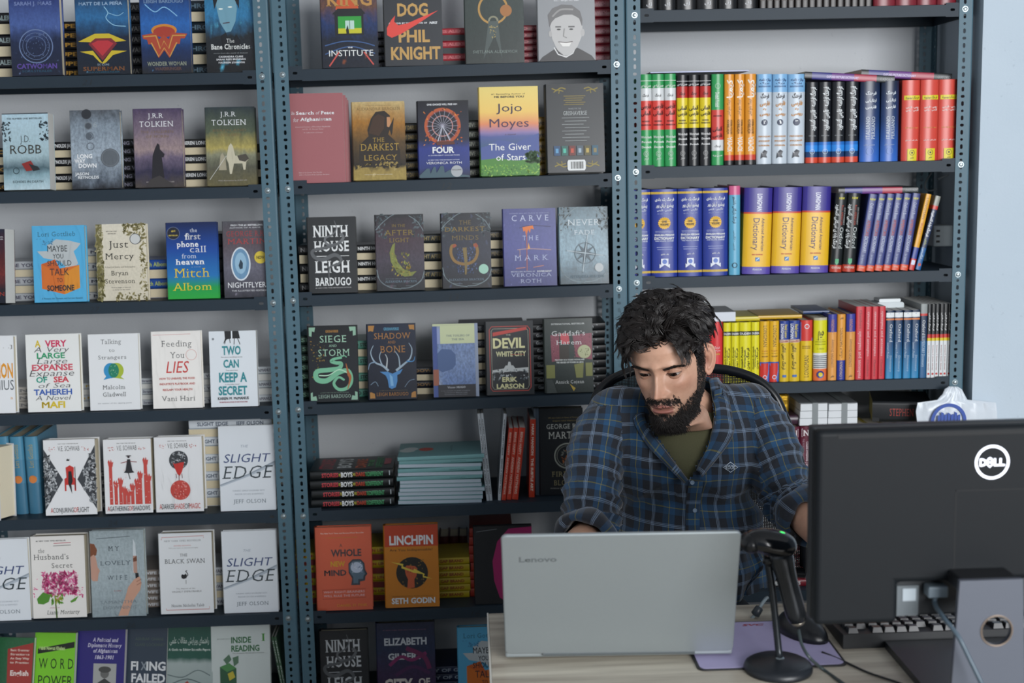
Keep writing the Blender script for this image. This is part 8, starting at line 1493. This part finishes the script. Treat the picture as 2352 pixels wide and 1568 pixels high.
def strip(name, rows, m, th=.0016, uvs=(1, 1), uo=(0, 0), parent=None):
    """cloth from rows of points (all the same length), given thickness"""
    n = len(rows[0]); vs = [p-p0 for r in rows for p in r]; fs = [(j*n+i, j*n+i+1, (j+1)*n+i+1, (j+1)*n+i) for j in range(len(rows)-1) for i in range(n-1)]
    o = mk(name, vs, fs, m, parent or so, None, True); u = o.data.uv_layers.new(name='UVMap'); L0 = (rows[-1][0]-rows[0][0]).length; W0 = sum((a-b).length for a, b in zip(rows[0], rows[0][1:]))
    dat = []
    for f in fs:
        for i in f: dat += [uo[0]+W0*(i % n)/(n-1), uo[1]+L0*(i//n)/(len(rows)-1)]
    u.data.foreach_set('uv', dat); s = o.modifiers.new('s', 'SOLIDIFY'); s.thickness = th; s.offset = 0; return o
# band behind the neck
rows = []
for j in range(4):
    t = j/3; row = []
    for i in range(17):
        a = math.radians(-70+i*(320/16)*.0+i*20.0*.9-20); a = math.radians(-55+i*290/16)
        row.append(NECKB+V((.066*math.cos(a), .066*math.sin(a)+.004, -.012+.040*t+.012*max(0, math.sin(a)))))
    rows.append(row)
strip('collar_band', rows, PLAID, .002)
# button placket
PLX = [(1108, 1583, 2.462), (1140, 1578, 2.452), (1170, 1575, 2.45), (1200, 1575, 2.455), (1260, 1577, 2.46), (1330, 1580, 2.465), (1390, 1583, 2.47)]
import mathutils.bvhtree as BVT
bvh = BVT.BVHTree.FromPolygons([tuple(out_[i]) for i in used], [tuple(ix[i] for i in f) for f in keep])
def onshirt(u, v, lift=.002):
    r = ray(u, v).normalized(); h = bvh.ray_cast(V((0, 0, HC)), r, 5)
    return (h[0]-r*lift, h[1]) if h[0] is not None else (PY(u, v, 2.47), V((0, -1, 0)))
def over(p, lift):
    h = bvh.ray_cast(V((p.x, 1.9, p.z)), V((0, 1, 0)), 3)
    if h[0] is not None and h[0].y < p.y+lift: return V((p.x, h[0].y-lift, p.z))
    return p
# collar: standing band folded over, with long points
def collar(side, inner, outer, uo):
    """inner: fold line from the neck to the front, outer: free edge"""
    n = 15; a = spline(inner, 6); b = spline(outer, 6); k = min(len(a), len(b)); rows = []
    for j in range(7):
        t = j/6; row = []
        for i in range(k): p = a[i*(len(a)-1)//(k-1)].lerp(b[i*(len(b)-1)//(k-1)], t); p = p+V((0, -.010*math.sin(pi*t), .004*math.sin(pi*t))); row.append(over(p, .005))
        rows.append(row)
    return strip('collar', rows, PLAID, .0022, uo=uo)
collar(1, [PY(1628, 872, 2.61), PY(1634, 905, 2.565), PY(1640, 950, 2.53), PY(1632, 1000, 2.50), PY(1600, 1080, 2.475)],
       [PY(1650, 868, 2.64), PY(1664, 905, 2.60), PY(1676, 950, 2.55), PY(1682, 1003, 2.50), PY(1612, 1095, 2.462)], (.02, .03))
collar(-1, [PY(1468, 930, 2.60), PY(1478, 955, 2.55), PY(1492, 985, 2.52), PY(1525, 1030, 2.49), PY(1580, 1102, 2.468)],
       [PY(1440, 935, 2.62), PY(1452, 965, 2.56), PY(1478, 1010, 2.51), PY(1512, 1050, 2.475), PY(1572, 1110, 2.458)], (.05, .01))
rows = []
for v in range(1106, 1400, 12):
    c = interp([(a, b) for a, b, _ in PLX], v); rows.append([onshirt(c+k, v, .0035)[0] for k in (0, 8, 16, 24, 32)])
strip('button_placket', rows, PLAID, .0016, uo=(.012, .02))
for (u, v) in ((1584, 1108), (1590, 1172), (1592, 1240), (1594, 1310)):
    p, nn = onshirt(u+6, v, .006); b = MB(); lathe(b, [(.0042, 0), (.0045, .0008), (.0035, .0014), (.002, .001)], 16); o = b.build('button', mat('#7f93a8', .25), so); o.location = p-p0; o.rotation_euler = V((0, -1, .1)).to_track_quat('Z', 'Y').to_euler()
# small diamond badge with its word
bc = (1678, 1073); pr_pts = [(0, -13), (19, 0), (0, 13), (-19, 0), (0, -13)]
def bp(x, y_, l=.003): return onshirt(bc[0]+x, bc[1]+y_, l)[0]-p0
vs = []; fs = []
BD2 = [(0, -13), (15, -1.5), (18, 0), (15, 1.5), (0, 12), (-15, 1.5), (-18, 0), (-15, -1.5)]
for i in range(8):
    a = BD2[i]; b = BD2[(i+1) % 8]; n = len(vs); vs += [bp(*a), bp(*b), bp(b[0]*.9, b[1]*.86), bp(a[0]*.9, a[1]*.86)]; fs.append((n, n+1, n+2, n+3))
bd = mk('badge', vs, fs, mat('#c3cfdb', .6), so)
pr = Print(lambda x, v, e: bp(-12+24*x, -5+10*v, .0036), 1); pr.item(('t', 'KOOK', 0, 1, .05, .95, '#c3cfdb', 'b/')); pr.build('badge_lettering', bd)
# rolled cuffs
for E_, C_, r0 in ((ER_, CUR, .055), (EL_, CUL, .050)):
    d = (C_-E_).normalized(); e1 = V((1, 0, 0)); e1 = (e1-d*e1.dot(d)).normalized(); e2 = d.cross(e1); rows = []
    for k, (al, r) in enumerate([(-.042, r0-.002), (-.04, r0+.006), (-.025, r0+.009), (-.008, r0+.007), (.006, r0+.002), (.004, r0-.008), (-.03, r0-.014)]):
        rows.append([C_+d*(al+.004*math.sin(a*3+k))+(e1*math.cos(a)+e2*math.sin(a))*(r+.0025*math.sin(a*5+k*.8)) for a in [2*pi*i/40 for i in range(41)]])
    strip('cuff', rows, PLAID if True else None, .0015, uo=(0, .3))
# shirt tail at his left hip
rows = []
for j in range(12):
    t = j/11; row = []
    for i in range(14):
        s = i/13; ua = 1668+(1690-1668)*t; ub = 1716+(1764-1716)*min(1, t*1.3)-46*max(0, t-.62)/.38; v = 1225+t*(160-40*s*s)
        row.append(PY(ua+(ub-ua)*s, v, 2.455+.03*s+.012*math.sin(s*8+t*3)))
    rows.append(row)
strip('shirt_tail', rows, PLAID, .0016, uo=(.03, .02))
# olive T-shirt
mb = MB(); ell(CH+V((-.005, .017, .01)), (.155, .122, .145)); ell(PEL.lerp(CH, .5)+V((0, .01, 0)), (.14, .11, .22))
blob(mb, [SR+V((.04, 0, -.02)), NECKB+V((0, .012, -.045)), SL+V((-.04, 0, -.02))], [.045, .068, .045], 20)
tv, tf, tn_ = remesh(mb, .006, 4)
vd = PY(1560, 990, 2.50)
def tcut(c): return (c-V((NECKB.x, NECKB.y, c.z))).length < .064 and c.z > NECKB.z-.05 or c.z > NECKB.z+.012
kf = [f for f in tf if not tcut(sum((tv[i] for i in f), V())/len(f))]
OLV = mat('#56553c', .9, 0, .08, 300, .15)
mk('t_shirt', [v-p0 for v in tv], kf, OLV, root, None, True)
mb = MB(); ring = [NECKB+V((.0675*math.cos(a), -.004+.066*math.sin(a), -.030-.030*max(0, -math.sin(a))+.012*max(0, math.sin(a)))) for a in [2*pi*i/48 for i in range(49)]]
mb.tube([p-p0 for p in ring], .0068, 10, False); mb.build('t_shirt_neckband', OLV, root, True)
# trousers and shoes
mb = MB(); ell(PEL+V((0, 0, -.01)), (.165, .13, .09))
for sx in (-1, 1):
    hp = PEL+V((sx*.09, -.02, -.045)); kn = V((PEL.x+sx*.14, 2.20, .565)); an = V((kn.x, 2.22, .10))
    blob(mb, [hp, hp.lerp(kn, .5), kn], [.092, .085, .072]); blob(mb, [kn, kn.lerp(an, .5), an], [.072, .065, .058])
    sh = MB(); ellipsoid(sh, V((kn.x, 2.15, .045))-p0, (.048, .14, .05), 24, 12, None, lambda d: V((d.x, d.y, max(d.z, -.8)))); sh.build('shoe', mat('#1d1c1d', .5), root, True)
tv, tf, _ = remesh(mb, .009, 3); mk('trousers', [v-p0 for v in tv], tf, mat('#20242c', .85, 0, .1, 200), root, None, True)
